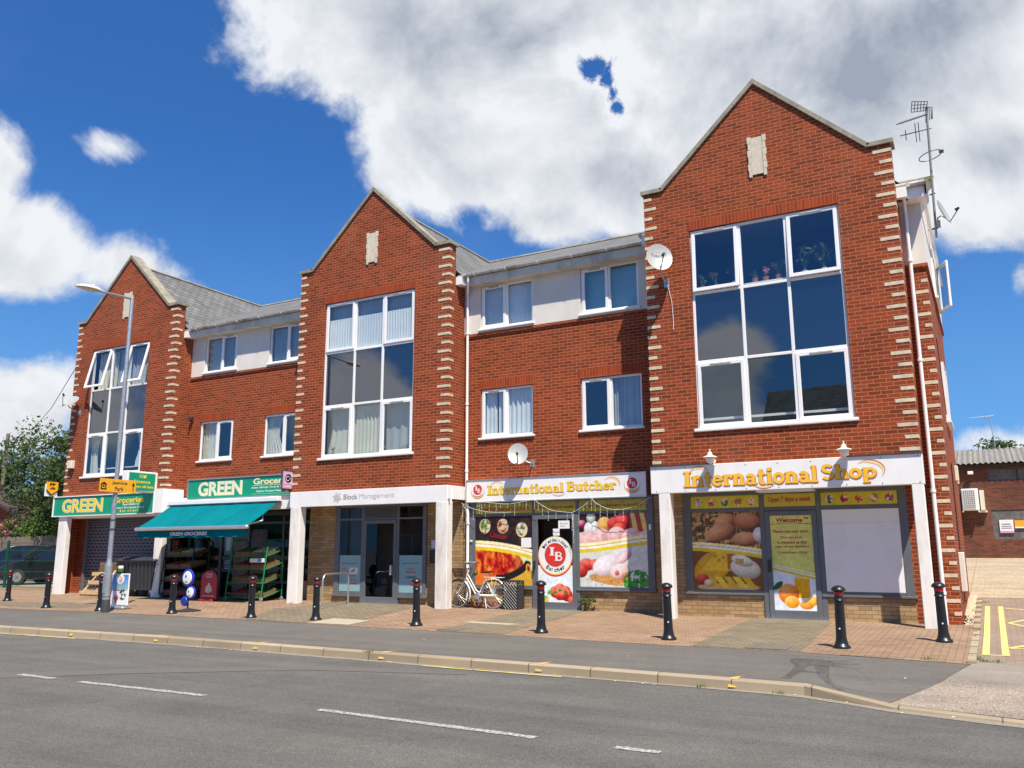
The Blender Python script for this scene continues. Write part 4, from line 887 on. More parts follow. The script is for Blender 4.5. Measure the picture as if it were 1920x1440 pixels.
def p_eggs(U, V, asp):
    st = vnoise(U*3, V, 14, 21); s2 = vnoise(U, V*3, 12, 22); img = np.zeros(U.shape+(3,))+L3((92,62,30)); img = put(img, sm(st, .5, .62), L3((176,136,76))); img = put(img, sm(s2, .56, .66), L3((205,165,100))); img = put(img, sm(vnoise(U*2, V*2, 9, 23), .6, .68)*.8, L3((45,28,14)))
    eg = ((115,60,30), (196,130,84), (228,178,140))
    img = ball(img, U, V, .50, .88, .16, .10, *eg, .2, .05); img = ball(img, U, V, .82, .87, .20, .12, (100,50,26), (176,106,68), (214,160,124), -.1, .05); img = ball(img, U, V, .43, .74, .22, .115, *eg, .25, .05); img = ball(img, U, V, .78, .645, .19, .095, *eg, .0, .05)
    img = ball(img, U, V, .98, .70, .09, .10, (150,145,140), (205,200,196), (235,232,230)); 
    lo = V < .60-.10*U; img = put(img, lo*1., L3((120,72,34)))
    m, x, y = ell(U, V, .30, .30, .32, .19, .5, .05); img = put(img, m, L3((214,168,40))+(vnoise(U, V, 6, 2)[..., None]-.5)*.25)
    tri = ((U > .14)*(U < .62)*(V > .24)*(V < .24+(U-.10)*.95)*(V < .52))*1.; img = put(img, tri, L3((232,186,44)))
    img = put(img, ((U > .5)*(U < .72)*(V > .26)*(V < .50))*1., L3((170,98,34)))
    for (a, b, c, d) in ((.38,.37,.035,.022),(.45,.41,.03,.02),(.33,.43,.03,.018)): m, x, y = ell(U, V, a, b, c, d, .4); img = put(img, m, L3((190,140,26)))
    img = ball(img, U, V, .76, .27, .22, .13, (170,160,135), (222,215,196), (245,240,228), -.2); img = ball(img, U, V, .72, .37, .16, .07, (165,155,120), (225,220,200), (245,242,230), -.25); img = put(img, ((U > .62)*(U < .74)*(V > .33)*(V < .40))*1., L3((190,160,90)))
    m, x, y = ell(U, V, .5, .03, .46, .055); img = put(img, m, L3((205,170,110)))
    for i in range(5):
        cx = .28+i*.13; p = (np.abs((U-cx)+(V-.10)*.9) < .05)*(V > .03)*(V < .165); img = put(img, p*1., L3((236,200,40) if i % 2 else (215,178,34)))
    img = ball(img, U, V, .13, .13, .10, .075, (110,10,10), (190,30,28), (235,110,100)); img = ball(img, U, V, .22, .08, .07, .05, (150,120,90), (215,190,160), (240,225,205))
    return band(img, U, V, .575-.01*U-.085*U**1.6, .062)
def p_door_int(U, V, asp):
    t = V[..., None]; img = L3((226,222,120))*(t)+L3((206,210,110))*(1-t); img = np.broadcast_to(img, U.shape+(3,)).copy()
    d = V-(.905+.012*np.sin(U*3.3)); img = put(img, (np.abs(d) < .0035)*1., L3((180,60,30)))
    lo = V < .47-.10*U; img = put(img, lo*1., (L3((232,240,246))*(1-V[..., None])+L3((205,222,236))*V[..., None]))
    m = ((U > .50)*(U < .86)*(V > .13)*(V < .33))*1.; img = put(img, m, L3((236,170,16))+(.10*(U[..., None]-.68))); img = put(img, ((U > .50)*(U < .86)*(V > .33)*(V < .355))*1., L3((236,214,120)))
    img = ball(img, U, V*asp, .35, .17*asp, .25, .25, (190,80,15), (238,132,34), (250,190,110)); img = ball(img, U, V*asp, .42, .085*asp, .18, .15, (220,150,20), (248,200,60), (255,235,150)); img = ball(img, U, V*asp, .42, .085*asp, .14, .11, (235,140,20), (250,175,50), (255,215,120))
    img = ball(img, U, V*asp, .76, .06*asp, .17, .11, (225,120,20), (246,160,40), (255,210,120)); img = ball(img, U, V*asp, .90, .10*asp, .12, .12, (225,140,20), (246,190,60), (255,225,140))
    m, x, y = ell(U, V*asp, .11, .255*asp, .15, .07, .7); img = put(img, m, L3((25,95,35)))
    return band(img, U, V, .465-.10*U, .036)
def p_door_but(U, V, asp):
    img = np.zeros(U.shape+(3,))+L3((228,238,242)); n = vnoise(U, V, 12, 4)
    img = ball(img, U, V*asp, .75, .11*asp, .34, .26, (170,175,170), (238,240,236), (252,252,250)); 
    for (a, b, r) in ((.48,.26,.15),(.62,.32,.16),(.78,.27,.15),(.60,.20,.15),(.82,.18,.16),(.70,.20,.15)): img = ball(img, U, V*asp, a, b*asp*1.45, r, r, (130,15,10), (214,45,28), (250,170,140))
    for (a, b) in ((.62,.44),(.78,.38),(.50,.37)):
        m, x, y = ell(U, V*asp, a, b*asp, .06, .03); img = put(img, m, L3((50,130,40)))
    m = ell(U, V*asp, .33, .36*asp, .08, .05, .5)[0]; img = put(img, m, L3((90,170,60))); m = ell(U, V*asp, .10, .06*asp, .22, .12)[0]; img = put(img, m, L3((236,206,70))); m = ell(U, V*asp, .14, .15*asp, .14, .06)[0]; img = put(img, m*(n > .45), L3((120,190,80)))
    img = ball(img, U, V*asp, .96, .06*asp, .12, .12, (120,15,10), (200,40,28), (240,150,130))
    return img
def p_lines(base, ink, rows, seed=0, head=None):
    def f(U, V, asp):
        img = np.zeros(U.shape+(3,))+L3(base); r = random.Random(seed)
        for i in range(rows):
            v = .9-.8*i/max(1, rows); a = .1+.1*r.random(); b = .9-.3*r.random(); img = put(img, ((np.abs(V-v) < .25/rows)*(U > a)*(U < b)*(vnoise(U*4, V, 20, seed+i, 1) > .35))*1., L3(ink))
        if head: img = put(img, (V > .82)*1., L3(head))
        return img
    return f
# ------------------------------------------------------------------ slab-serif lettering made of strokes
def arc(cx, cy, rx, ry, a0, a1, n=14): return [(cx+rx*math.cos(R(a0+(a1-a0)*i/n)), cy+ry*math.sin(R(a0+(a1-a0)*i/n))) for i in range(n+1)]
T = .19
def _h(ht): return [([(.17,0),(.17,ht)],T), ([(.03,.035),(.34,.035)],.09), ([(.40,.035),(.70,.035)],.09), ([(.0,ht-.045),(.17,ht-.045)],.09), (arc(.36,.40,.185,.22,165,0)+[(.545,0)],T)]
SLAB = {
 'I': (.52, [([(.25,0),(.25,1)],.24), ([(.03,.045),(.47,.045)],.10), ([(.03,.955),(.47,.955)],.10)]),
 'n': (.74, _h(.68)), 'h': (.74, _h(1.0)),
 't': (.50, [([(.20,.92),(.20,.22)]+arc(.33,.18,.13,.13,180,300,8),T), ([(.02,.625),(.42,.625)],.11)]),
 'e': (.64, [(arc(.31,.33,.235,.275,0,325),.16), ([(.12,.35),(.54,.35)],.09)]),
 'r': (.56, [([(.17,0),(.17,.68)],T), ([(.03,.035),(.36,.035)],.09), ([(.0,.635),(.17,.635)],.09), (arc(.38,.42,.19,.20,165,60,8),.15), ([(.42,.54),(.54,.54)],.17)]),
 'a': (.68, [(arc(.27,.20,.17,.155,0,360),.13), ([(.47,0),(.47,.40)]+arc(.29,.42,.18,.18,0,150,10),.17), ([(.47,.05),(.64,.05)],.10)]),
 'i': (.38, [([(.18,0),(.18,.68)],T), ([(.03,.035),(.34,.035)],.09), ([(.02,.635),(.18,.635)],.09), ([(.08,.90),(.29,.90)],.20)]),
 'o': (.66, [(arc(.32,.33,.235,.275,0,360),.17)]),
 'l': (.38, [([(.18,0),(.18,1)],T), ([(.03,.035),(.34,.035)],.09), ([(.02,.955),(.18,.955)],.09)]),
 'B': (.82, [([(.20,0),(.20,1)],.22), ([(.03,.045),(.42,.045)],.09), ([(.03,.955),(.42,.955)],.09), ([(.30,.955)]+arc(.42,.745,.20,.21,90,-90,10)+[(.28,.535)],.13), ([(.30,.52)]+arc(.46,.28,.23,.235,90,-90,10)+[(.28,.045)],.14)]),
 'u': (.76, [([(.17,.68),(.17,.30)]+arc(.34,.27,.17,.21,180,340,10),T), ([(.56,0),(.56,.68)],T), ([(.0,.635),(.2,.635)],.09), ([(.40,.635),(.58,.635)],.09), ([(.56,.035),(.72,.035)],.09)]),
 'c': (.60, [(arc(.31,.33,.235,.275,38,325),.16), ([(.40,.52),(.54,.52)],.15)]),
 'S': (.68, [(arc(.33,.735,.225,.215,35,250,12)+arc(.33,.27,.245,.235,75,-150,14),.17)]),
 'p': (.74, [([(.17,-.32),(.17,.68)],T), ([(.03,-.285),(.36,-.285)],.09), ([(.0,.635),(.17,.635)],.09), (arc(.40,.33,.215,.275,170,-170),.16)]),
 ' ': (.34, [])}
def slab(body, parent, x0, x1, z0, capz, y, mat, name='lettering', dx=0., dz=0., step=.0003, grow=0., M=None):
    wt = sum(SLAB[c][0] for c in body); sx = (x1-x0)/wt; sz = capz-z0; mb = MB(); cx = 0; k = 0
    for ch in body:
        w, strokes = SLAB[ch]
        for pts, t in strokes:
            P = [Vector(p) for p in pts]; clo = (P[0]-P[-1]).length < 1e-6; tt = t+grow; n = len(P)
            A = []; Bv = []
            for i, p in enumerate(P):
                if clo: d = P[(i+1) % (n-1)]-P[(i-1) % (n-1)] if i < n-1 else P[1]-P[n-2]
                else: d = P[min(i+1, n-1)]-P[max(i-1, 0)]
                d.normalize(); nn = Vector((-d.y, d.x))*tt/2; q = p.copy()
                if not clo and grow:
                    if i == 0: q = p-d*grow/2
                    if i == n-1: q = p+d*grow/2
                A.append(q+nn); Bv.append(q-nn)
            yy = y-step*(k % 6); k += 1
            for i in range(n-1):
                f = lambda v: (x0+dx+(cx+v.x)*sx, yy, z0+dz+v.y*sz)
                mb.quad(f(Bv[i]), f(Bv[i+1]), f(A[i+1]), f(A[i]))
        cx += w
    if M is not None: mb.xf(M)
    return mb.build(name, mat, parent)
def ring(cx, cz, rx, rz, a0, a1, t0, t1, y, mb, n=28):
    """crescent/ring facing -y whose thickness goes t0 -> t1 -> t0"""
    for i in range(n):
        vs = []
        for j in (i, i+1):
            q = R(a0+(a1-a0)*j/n); t = t0+(t1-t0)*math.sin(math.pi*j/n); c, s = math.cos(q), math.sin(q)
            vs.append(((cx+rx*c, y, cz+rz*s), (cx+(rx-t)*c, y, cz+(rz-t)*s)))
        mb.quad(vs[0][1], vs[0][0], vs[1][0], vs[1][1])
    return mb
def disc(cx, cz, rx, rz, y, mb, n=32):
    return mb.add([(cx+rx*math.cos(2*math.pi*i/n), y, cz+rz*math.sin(2*math.pi*i/n)) for i in range(n)], [tuple(range(n))])
def arctext(body, mat, parent, cx, cz, r, a_mid, size, y, inward=False, name='lettering'):
    """letters set round a circle"""
    n = len(body); st = size*.78/r
    for i, ch in enumerate(body):
        if ch == ' ': continue
        k = (i-(n-1)/2)*st; a = R(a_mid)-k if not inward else R(a_mid)+k
        rot = a-math.pi/2 if not inward else a+math.pi/2
        px, pz = cx+r*math.cos(a), cz+r*math.sin(a)
        yield ch, px, pz, rot
def circ_text(body, mat, parent, cx, cz, r, a_mid, size, y, inward=False):
    objs = []
    for ch, px, pz, rot in arctext(body, mat, parent, cx, cz, r, a_mid, size, y, inward):
        M = Matrix.Translation((px, y, pz)) @ Matrix.Rotation(-rot, 4, 'Y')
        hh = size if ch.isupper() or ch in 'tlhdb' else size*.72
        objs.append(text(ch, mat, parent, -size*.25, -size*.4, w=size*(.62 if ch not in 'ilt' else .26) if ch != 'm' else size*.8, h=hh, bold=.03, M=M))
    # join the letters into one lettering mesh
    mb = MB()
    for o in objs:
        me = o.data; mb.add([tuple(v.co) for v in me.vertices], [tuple(p.vertices) for p in me.polygons]); bpy.data.objects.remove(o)
    return mb.build('lettering', mat, parent)
def panel(name, mat, parent, x0, x1, z0, z1, y, th=.006): return MB().box(x0, x1, y-th, y, z0, z1).build(name, mat, parent)
# ------------------------------------------------------------------ shopfronts
def fr(mb, *bs, y0=0., y1=0.):
    for (x0, x1, z0, z1) in bs: mb.bbox(x0, x1, y0, y1, z0, z1, .006)
def door(x0, x1, z1, y, label=None):
    mb = MB(); fw_ = .09; fr(mb, (x0,x0+fw_,.03,z1), (x1-fw_,x1,.03,z1), (x0+fw_,x1-fw_,z1-fw_,z1), (x0+fw_,x1-fw_,.03,.19), y0=y-.045, y1=y+.01)
    d = mb.build('door', 'grey_frame', BLD)
    MB().quad((x0+.08,y-.015,.18),(x1-.08,y-.015,.18),(x1-.08,y-.015,z1-.08),(x0+.08,y-.015,z1-.08)).build('pane', 'shop_glass', d)
    return d
# International shop (right gable)
y = .75; mb = MB(); y0 = y-.035
fr(mb, (-4.70,-4.535,.46,2.56), (-3.10,-3.00,.03,2.56), (-2.0,-1.90,.03,2.56), (-.50,-.352,.46,2.56), y0=y0, y1=y+.02)
fr(mb, (-4.535,-3.10,2.13,2.21), (-3.0,-2.0,2.13,2.21), (-1.90,-.50,2.13,2.21), (-4.535,-3.10,2.47,2.56), (-3.0,-2.0,2.47,2.56), (-1.90,-.50,2.47,2.56), (-4.535,-3.10,.505,.56), (-1.90,-.50,.505,.56), y0=y0+.005, y1=y+.02)
fr(mb, (-4.74,-3.09,.46,.503), (-1.99,-.31,.46,.503), y0=y0-.02, y1=y+.02)
sf = mb.build('shopfront', 'grey_frame', BLD)
MB().quad((-4.54,y-.02,.55),(-3.09,y-.02,.55),(-3.09,y-.02,2.14),(-4.54,y-.02,2.14)).build('pane', 'shop_glass', sf); MB().quad((-1.91,y-.02,.55),(-.49,y-.02,.55),(-.49,y-.02,2.14),(-1.91,y-.02,2.14)).build('pane', 'shop_glass', sf)
poster('window_print', sf, -4.53, -3.105, .563, 2.127, y-.024, p_eggs)
panel('blank_panel', 'white_board', sf, -1.895, -.505, .565, 2.127, y-.024); MB().box(-1.895,-.505,y-.0325,y-.0305,1.87,1.873).build('joint', 'gutter_grime', sf)
def p_tubs(seed, n, cols):
    def f(U, V, asp):
        img = np.zeros(U.shape+(3,))+L3((206,196,52)); img = put(img, (V > .9)*1., L3((190,180,60)))
        r = random.Random(seed)
        for i in range(n):
            cx = (i+.6)/(n+.1); k = cols[i % len(cols)]; m, x, y_ = ell(U/asp, V, cx/asp, .48, .30, .34, 0, .1)
            nn = vnoise(U/asp, V, 5, seed+i); img = put(img, m, L3((225,215,190))); img = put(img, m*(nn > .42), L3(k[0])); img = put(img, m*(nn > .6), L3(k[1]))
        return img
    return f
cs = [((70,60,120),(235,225,215)), ((200,120,50),(150,50,40)), ((30,50,110),(60,150,70)), ((160,90,50),(200,160,60)), ((190,30,40),(240,220,200))]
poster('window_print', sf, -4.53, -3.105, 2.213, 2.467, y-.024, p_tubs(2, 5, cs), 120, 26)
poster('window_print', sf, -1.895, -.51, 2.213, 2.467, y-.024, p_tubs(8, 5, [((60,60,110),(230,225,220)), ((170,25,40),(225,60,60)), ((190,60,40),(230,180,120)), ((200,40,40),(90,140,60)), ((70,60,120),(220,60,70))]), 120, 26)
panel('window_print', 'yellow_strip', sf, -2.998, -2.002, 2.213, 2.467, y-.02, .004); text('Open 7 days a week', 'letter_red', sf, -2.92, 2.28, w=.84, h=.13, y=y-.028, bold=.02)
d = door(-3.0, -2.0, 2.125, y-.01)
poster('door_print', d, -2.905, -2.095, .19, 2.035, y-.031, p_door_int, 90, 190)
text('Welcome', 'letter_red', d, -2.79, 1.90, w=.52, h=.085, y=y-.034, bold=.035); text('TM', 'letter_black', d, -2.25, 1.955, w=.09, h=.035, y=y-.034, bold=.03)
for i, (s_, w_) in enumerate((('Please use next door.', .70), ('The car park', .44), ('is situated at the', .56), ('rear of the Building', .66), ('Customers Only', .58))):
    z = (1.69, 1.565, 1.475, 1.385, 1.27)[i]; text(s_, 'letter_red', d, -2.5-w_/2, z, w=w_, h=.062, y=y-.034, bold=.02)
hb = MB(); hb.bbox(-2.975,-2.935,y-.13,y-.055,.92,1.16,.008); hb.build('handle', 'black_plastic', d)
mb = MB(); mb.box(-3.1,-1.9,y-.12,y-.0,.0,.03); mb.build('threshold', 'aluminium', BLD)
# butcher (right recess)
y = 1.115; mb = MB(); y0 = y-.045
fr(mb, (-10.30,-10.12,.46,2.58), (-8.53,-8.47,.03,2.58), (-7.39,-7.31,.03,2.58), (-5.66,-5.50,.46,2.58), y0=y0, y1=y+.02)
fr(mb, (-10.12,-8.53,2.18,2.24), (-8.47,-7.39,2.18,2.24), (-7.31,-5.66,2.18,2.24), (-10.12,-8.53,2.50,2.58), (-8.47,-7.39,2.50,2.58), (-7.31,-5.66,2.50,2.58), (-10.12,-8.53,.505,.55), (-7.31,-5.66,.505,.55), y0=y0+.005, y1=y+.02)
fr(mb, (-10.33,-8.52,.46,.503), (-7.40,-5.47,.46,.503), y0=y0-.02, y1=y+.02)
sf = mb.build('shopfront', 'grey_frame', BLD)
poster('window_print', sf, -10.115, -8.535, .552, 2.178, y-.024, p_chicken, 130, 140)
poster('window_print', sf, -7.305, -5.665, .552, 2.178, y-.024, p_raw, 130, 140)
MB().quad((-10.13,y-.018,.55),(-8.52,y-.018,.55),(-8.52,y-.018,2.19),(-10.13,y-.018,2.19)).build('pane', 'shop_glass', sf)
text('Chicken', 'ice_red', sf, -9.70, 1.66, w=.46, h=.13, y=y-.028, bold=.01, shear=.3, M=Matrix.Translation((-9.5,0,1.7)) @ Matrix.Rotation(R(9),4,'Y') @ Matrix.Translation((9.5,0,-1.7)))
def p_strip(seed):
    def f(U, V, asp):
        n = vnoise(U*6, V, 4, seed); t = V[..., None]; img = L3((196,186,30))*(1-t)+L3((150,150,70))*t; return img+(n[..., None]-.5)*.08
    return f
for (a, b, s_, x_, w_) in ((-10.115,-8.535,'We sell fresh meat and halal chicken',-10.03,1.42), (-8.465,-7.395,'Open 7 days a week',-8.42,.98), (-7.305,-5.665,'fresh meat delivery everyday',-7.2,1.44)):
    poster('window_print', sf, a, b, 2.243, 2.497, y-.03, p_strip(int(-a*10)), 60, 16); text(s_, 'letter_red', sf, x_, 2.30, w=w_, h=.11, y=y-.036, bold=.015)
panel('notice', 'white_paint', sf, -8.83, -8.56, 1.43, 1.66, y-.027)
d = door(-8.47, -7.39, 2.175, y-.01)
def p_dk(U, V, asp): return np.zeros(U.shape+(3,))+L3((24,22,24))
poster('door_print', d, -8.385, -7.475, .19, .80, y-.031, p_door_but, 90, 60)
panel('door_print', 'white_paint', d, -8.385, -7.475, .80, 1.02, y-.027, .004)
MB().quad((-8.39,y+.3,.05),(-7.47,y+.3,.05),(-7.47,y+.3,2.2),(-8.39,y+.3,2.2)).build('dark_backing', 'interior_dark', d)
cx, cz = -7.93, 1.225
mb = MB(); disc(cx, cz, .452, .46, y-.0325, mb, 48); mb.build('logo_rim', 'sign_cream', d)
mb = MB(); ring(cx, cz, .452, .46, 150, 390, .0, .035, y-.0335, mb, 40); mb.build('logo_rim', 'logo_red', d)
mb = MB(); ring(cx, cz+.01, .44, .44, 180, 360, .0, .06, y-.0333, mb, 40); mb.build('logo_rim', 'letter_orange', d)
mb = MB(); disc(cx, cz+.018, .415, .42, y-.034, mb, 48); mb.build('logo_disc', 'white_paint', d)
mb = MB(); disc(cx, cz+.035, .275, .272, y-.0365, mb, 40); mb.build('logo_centre', 'logo_red', d)
slab('I', d, cx-.155, cx+.0, cz+.02, cz+.21, y-.038, 'white_paint'); slab('B', d, cx-.02, cx+.20, cz-.10, cz+.10, y-.039, 'white_paint')
circ_text('International', 'letter_black', d, cx, cz+.03, .342, 90, .076, y-.0368); circ_text('Butcher', 'letter_black', d, cx, cz+.03, .345, 270, .095, y-.0368, True)
panel('notice', 'white_paint', d, -7.84, -7.55, 1.86, 2.05, y-.029); panel('notice', 'white_paint', d, -7.98, -7.81, 1.70, 1.86, y-.030); MB().box(-8.475,-8.44,y-.12,y-.055,.95,1.12).build('handle', 'black_plastic', d)
text('Please close\nthe door', 'letter_grey', d, -7.80, 1.90, w=.2, h=.1, y=y-.0365); MB().box(-8.53,-7.31,y-.12,y,.0,.03).build('threshold', 'aluminium', BLD)
panel('sticker', 'white_paint', sf, -5.60, -5.55, 1.80, 1.92, y-.071, .002); panel('sticker', 'white_paint', sf, -10.25, -10.17, 1.58, 1.62, y-.071, .002)
# block management office (middle gable)
y = 1.10; mb = MB(); y0 = y-.045
fr(mb, (-14.57,-14.40,.19,2.56), (-13.66,-13.58,.03,2.56), (-12.50,-12.42,.03,2.56), (-11.68,-11.57,.19,2.56), y0=y0, y1=y+.02)
fr(mb, (-14.40,-13.66,2.17,2.22), (-13.58,-12.50,2.17,2.22), (-12.42,-11.68,2.17,2.22), (-14.40,-13.66,2.5,2.56), (-13.58,-12.50,2.5,2.56), (-12.42,-11.68,2.5,2.56), (-14.40,-13.66,.24,.30), (-12.42,-11.68,.24,.30), y0=y0+.005, y1=y+.02)
fr(mb, (-14.62,-13.65,.185,.238), (-12.43,-11.53,.185,.238), y0=y0-.02, y1=y+.02)
sf = mb.build('shopfront', 'grey_frame', BLD)
MB().quad((-14.41,y-.02,.29),(-13.65,y-.02,.29),(-13.65,y-.02,2.5),(-14.41,y-.02,2.5)).build('pane', 'shop_glass', sf); MB().quad((-12.43,y-.02,.29),(-11.67,y-.02,.29),(-11.67,y-.02,2.5),(-12.43,y-.02,2.5)).build('pane', 'shop_glass', sf)
lv = MB()
for i in range(9): lv.box(-13.58,-12.50,y-.05,y-.02,2.225+i*.031,2.243+i*.031)
lv.build('louvre', 'grey_frame', sf); curtain(sf, -14.42, -13.66, .2, 2.5, y+.22, 'office_backing', .012, .12, 70); curtain(sf, -13.56, -12.52, .1, 2.15, y+.5, 'office_backing', .012, .16, 71); MB().box(-12.43,-11.66,y+.3,y+.31,.2,2.5).build('dark_backing', 'interior_dark', sf)  # dark pleated sheets added behind the panes so the office glass looks dark
for (a, b) in ((-14.385,-13.675),(-12.41,-11.69)): panel('window_print', 'poster_blue', sf, a, b, .315, 1.25, y-.022, .004)
text('Block Management', 'letter_black', sf, -14.23, 1.02, w=.43, h=.035, y=y-.029); text('Block Management', 'letter_black', sf, -12.24, 1.03, w=.46, h=.035, y=y-.029)
mb = MB(); disc(-14.27,1.035,.022,.026,y-.0285,mb); ring(-14.22,.83,.085,.085,0,360,.016,.016,y-.0285,mb); mb.add([(-14.28,y-.029,.76),(-14.265,y-.029,.76),(-14.16,y-.029,.9),(-14.175,y-.029,.9)],[(0,1,2,3)]); mb.box(-14.06,-13.76,y-.03,y-.026,.50,.535); mb.build('emblem', 'logo_red', sf)
mb = MB(); disc(-12.28,1.045,.022,.026,y-.0285,mb); mb.box(-14.03,-13.79,y-.03,y-.027,.62,.63); mb.box(-14.03,-13.79,y-.03,y-.027,.59,.60); mb.box(-14.0,-13.82,y-.03,y-.027,.70,.73); mb.add([(-14.0,y-.03,.80),(-13.92,y-.03,.81),(-13.84,y-.03,.88),(-13.87,y-.03,.90),(-13.96,y-.03,.86)],[(0,1,2,3,4)]); mb.build('emblem', 'letter_grey', sf)
mb = MB(); mb.box(-14.05,-13.76,y-.0275,y-.0262,.76,.93); mb.build('emblem', 'white_render', sf)
text('CCTV IN\nOPERATION', 'logo_red', sf, -12.21, .80, w=.34, h=.13, y=y-.029, bold=.02, align='CENTER'); text('NO SMOKING', 'letter_black', sf, -12.21, .68, w=.34, h=.045, y=y-.029, bold=.02); MB().box(-12.05,-11.85,y-.03,y-.026,.50,.535).build('emblem', 'logo_red', sf)
d = door(-13.58, -12.50, 2.16, y-.01); MB().bbox(-12.64,-12.58,y-.14,y-.055,.75,1.0,.01).build('handle', 'aluminium', d)
MB().box(-13.66,-12.42,y-.12,y,.0,.03).build('threshold', 'aluminium', BLD)
MB().bbox(-11.46,-11.28,y-.05,y-.001,1.06,1.37,.01).build('intercom', 'black_plastic', BLD); panel('nameplate', 'lavender', BLD, -11.43, -11.29, 1.42, 1.62, y-.001)
# left green shop: roller shutter in the gable bay
y = 1.30; mb = MB(); mb.quad((-25.50,y,.24),(-21.45,y,.24),(-21.45,y,2.22),(-25.50,y,2.22)); sh = mb.build('roller_shutter', 'shutter', BLD)
MB().box(-25.50,-21.45,y-.01,y+.02,.0,.24).box(-25.50,-21.45,y-.06,y+.02,2.22,2.56).build('shutter_slats', 'shutter_slat', sh)
MB().bbox(-25.62,-25.50,y-.06,y+.04,0,2.56,.01).bbox(-21.45,-21.35,y-.06,y+.04,0,2.56,.01).build('guide_rail', 'grey_frame', sh)
MB().quad((-21.35,y,0),(-21.05,y,0),(-21.05,y,2.56),(-21.35,y,2.56)).build('pier', 'red_brick', BLD)
# left green shop: glazed front under the awning
y = 1.62; mb = MB(); fr(mb, (-20.95,-20.85,.0,2.5), (-19.55,-19.45,.0,2.5), (-18.40,-18.30,.0,2.5), (-15.65,-15.56,.0,2.5), (-17.0,-16.93,.5,2.5), y0=y-.06, y1=y+.02); fr(mb, (-20.85,-15.65,2.15,2.22), (-20.85,-19.55,.45,.52), (-18.30,-15.65,.45,.52), y0=y-.055, y1=y+.02); sf = mb.build('shopfront', 'grey_frame', BLD)
MB().quad((-20.9,y-.02,0),(-15.6,y-.02,0),(-15.6,y-.02,2.5),(-20.9,y-.02,2.5)).build('pane', 'shop_glass', sf)
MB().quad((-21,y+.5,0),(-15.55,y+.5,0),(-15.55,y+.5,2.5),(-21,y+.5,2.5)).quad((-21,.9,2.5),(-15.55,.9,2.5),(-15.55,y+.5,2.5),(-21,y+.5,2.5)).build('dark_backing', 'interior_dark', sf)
k = [((110,40,30),(130,115,50)), ((40,60,85),(120,120,120)), ((90,30,35),(120,100,90)), ((50,40,35),(100,95,85))]
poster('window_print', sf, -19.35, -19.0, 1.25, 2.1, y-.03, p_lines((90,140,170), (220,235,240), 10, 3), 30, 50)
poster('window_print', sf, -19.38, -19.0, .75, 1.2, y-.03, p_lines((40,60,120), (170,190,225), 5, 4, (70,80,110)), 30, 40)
poster('window_print', sf, -18.95, -18.45, .2, 2.1, y-.03, p_lines((105,85,75), (60,40,35), 16, 16), 40, 90)  # inks here and below darkened to match the shop's shade
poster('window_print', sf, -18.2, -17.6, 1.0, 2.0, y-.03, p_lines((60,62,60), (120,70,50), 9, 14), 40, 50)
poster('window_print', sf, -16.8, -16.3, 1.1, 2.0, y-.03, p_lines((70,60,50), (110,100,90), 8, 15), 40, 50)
mb = MB(); mb.box(-20.9,-15.6,1.0,1.55,2.38,2.48); mb.build('shutter_box', 'dark_paint', BLD)
# ------------------------------------------------------------------ fascia signs
def rim(mb, x0, x1, z0, z1, y0, y1, w):
    mb.box(x0,x0+w,y0,y1,z0,z1).box(x1-w,x1,y0,y1,z0,z1).box(x0+w,x1-w,y0,y1,z0,z0+w).box(x0+w,x1-w,y0,y1,z1-w,z1)
# right: International Shop
sg = thing('shop_sign', 'wide white fascia board with orange slab lettering under two wall lamps, on the right gable', 'shop sign', (-2.53,-.06,2.51), 'shop fascia signs')
def under(o_parent, mk):
    return mk
def P(root):
    """children are written in world coordinates and moved into their thing's frame"""
    off = Vector(root.location); rot = root.rotation_euler.z
    inv = (Matrix.Translation(off) @ Matrix.Rotation(rot, 4, 'Z')).inverted()
    def fix(o):
        for c in o.children:
            if c.type == 'MESH' and not c.get('_f'):
                me = c.data; n = len(me.vertices); co = np.empty(n*3); me.vertices.foreach_get('co', co); co = co.reshape(-1,3)
                A = np.array(inv); co = co @ A[:3,:3].T + A[:3,3]; me.vertices.foreach_set('co', co.ravel()); me.update(); c['_f'] = 1; fix(c); del c['_f']
    fix(root)
MB().bbox(-5.12, .03, -.06, .16, 2.51, 3.065, .006).build('board', 'white_board', sg)
MB().box(-5.13,-3.79,-.09,.02,3.067,3.085).box(-1.25,.035,-.09,.02,3.067,3.085).build('top_trim', 'dark_paint', sg)
for (xa, xb) in ((-4.30,-1.80),): 
    slab('International', sg, -4.42, -1.78, 2.625, 2.935, -.068, 'letter_shadow', dx=.012, dz=-.014, grow=.03); slab('International', sg, -4.42, -1.78, 2.625, 2.935, -.071, 'letter_orange', grow=.02)
slab('Shop', sg, -1.72, -.74, 2.665, 2.935, -.068, 'letter_shadow', dx=.012, dz=-.014, grow=.03); slab('Shop', sg, -1.72, -.74, 2.665, 2.935, -.071, 'letter_orange', grow=.02)
mb = MB(); ring(-4.08, 2.87, .20, .15, 20, 165, .0, .045, -.064, mb); ring(-2.80, 2.68, .22, .14, 195, 345, 0, .04, -.064, mb); ring(-.87, 2.80, .26, .185, -40, 140, .0, .06, -.064, mb); mb.build('swoosh', 'letter_peach', sg)
mb = MB(); ring(-4.08, 2.87, .21, .16, 20, 165, .0, .016, -.0645, mb); ring(-2.80, 2.68, .23, .15, 195, 345, 0, .014, -.0645, mb); ring(-.87, 2.80, .27, .195, -40, 140, .0, .02, -.0645, mb); mb.build('swoosh', 'letter_shadow', sg)
MB().box(-2.98,-1.92,.0,.35,2.47,2.51).build('roller_box', 'white_upvc', sg)
sc_ = MB()
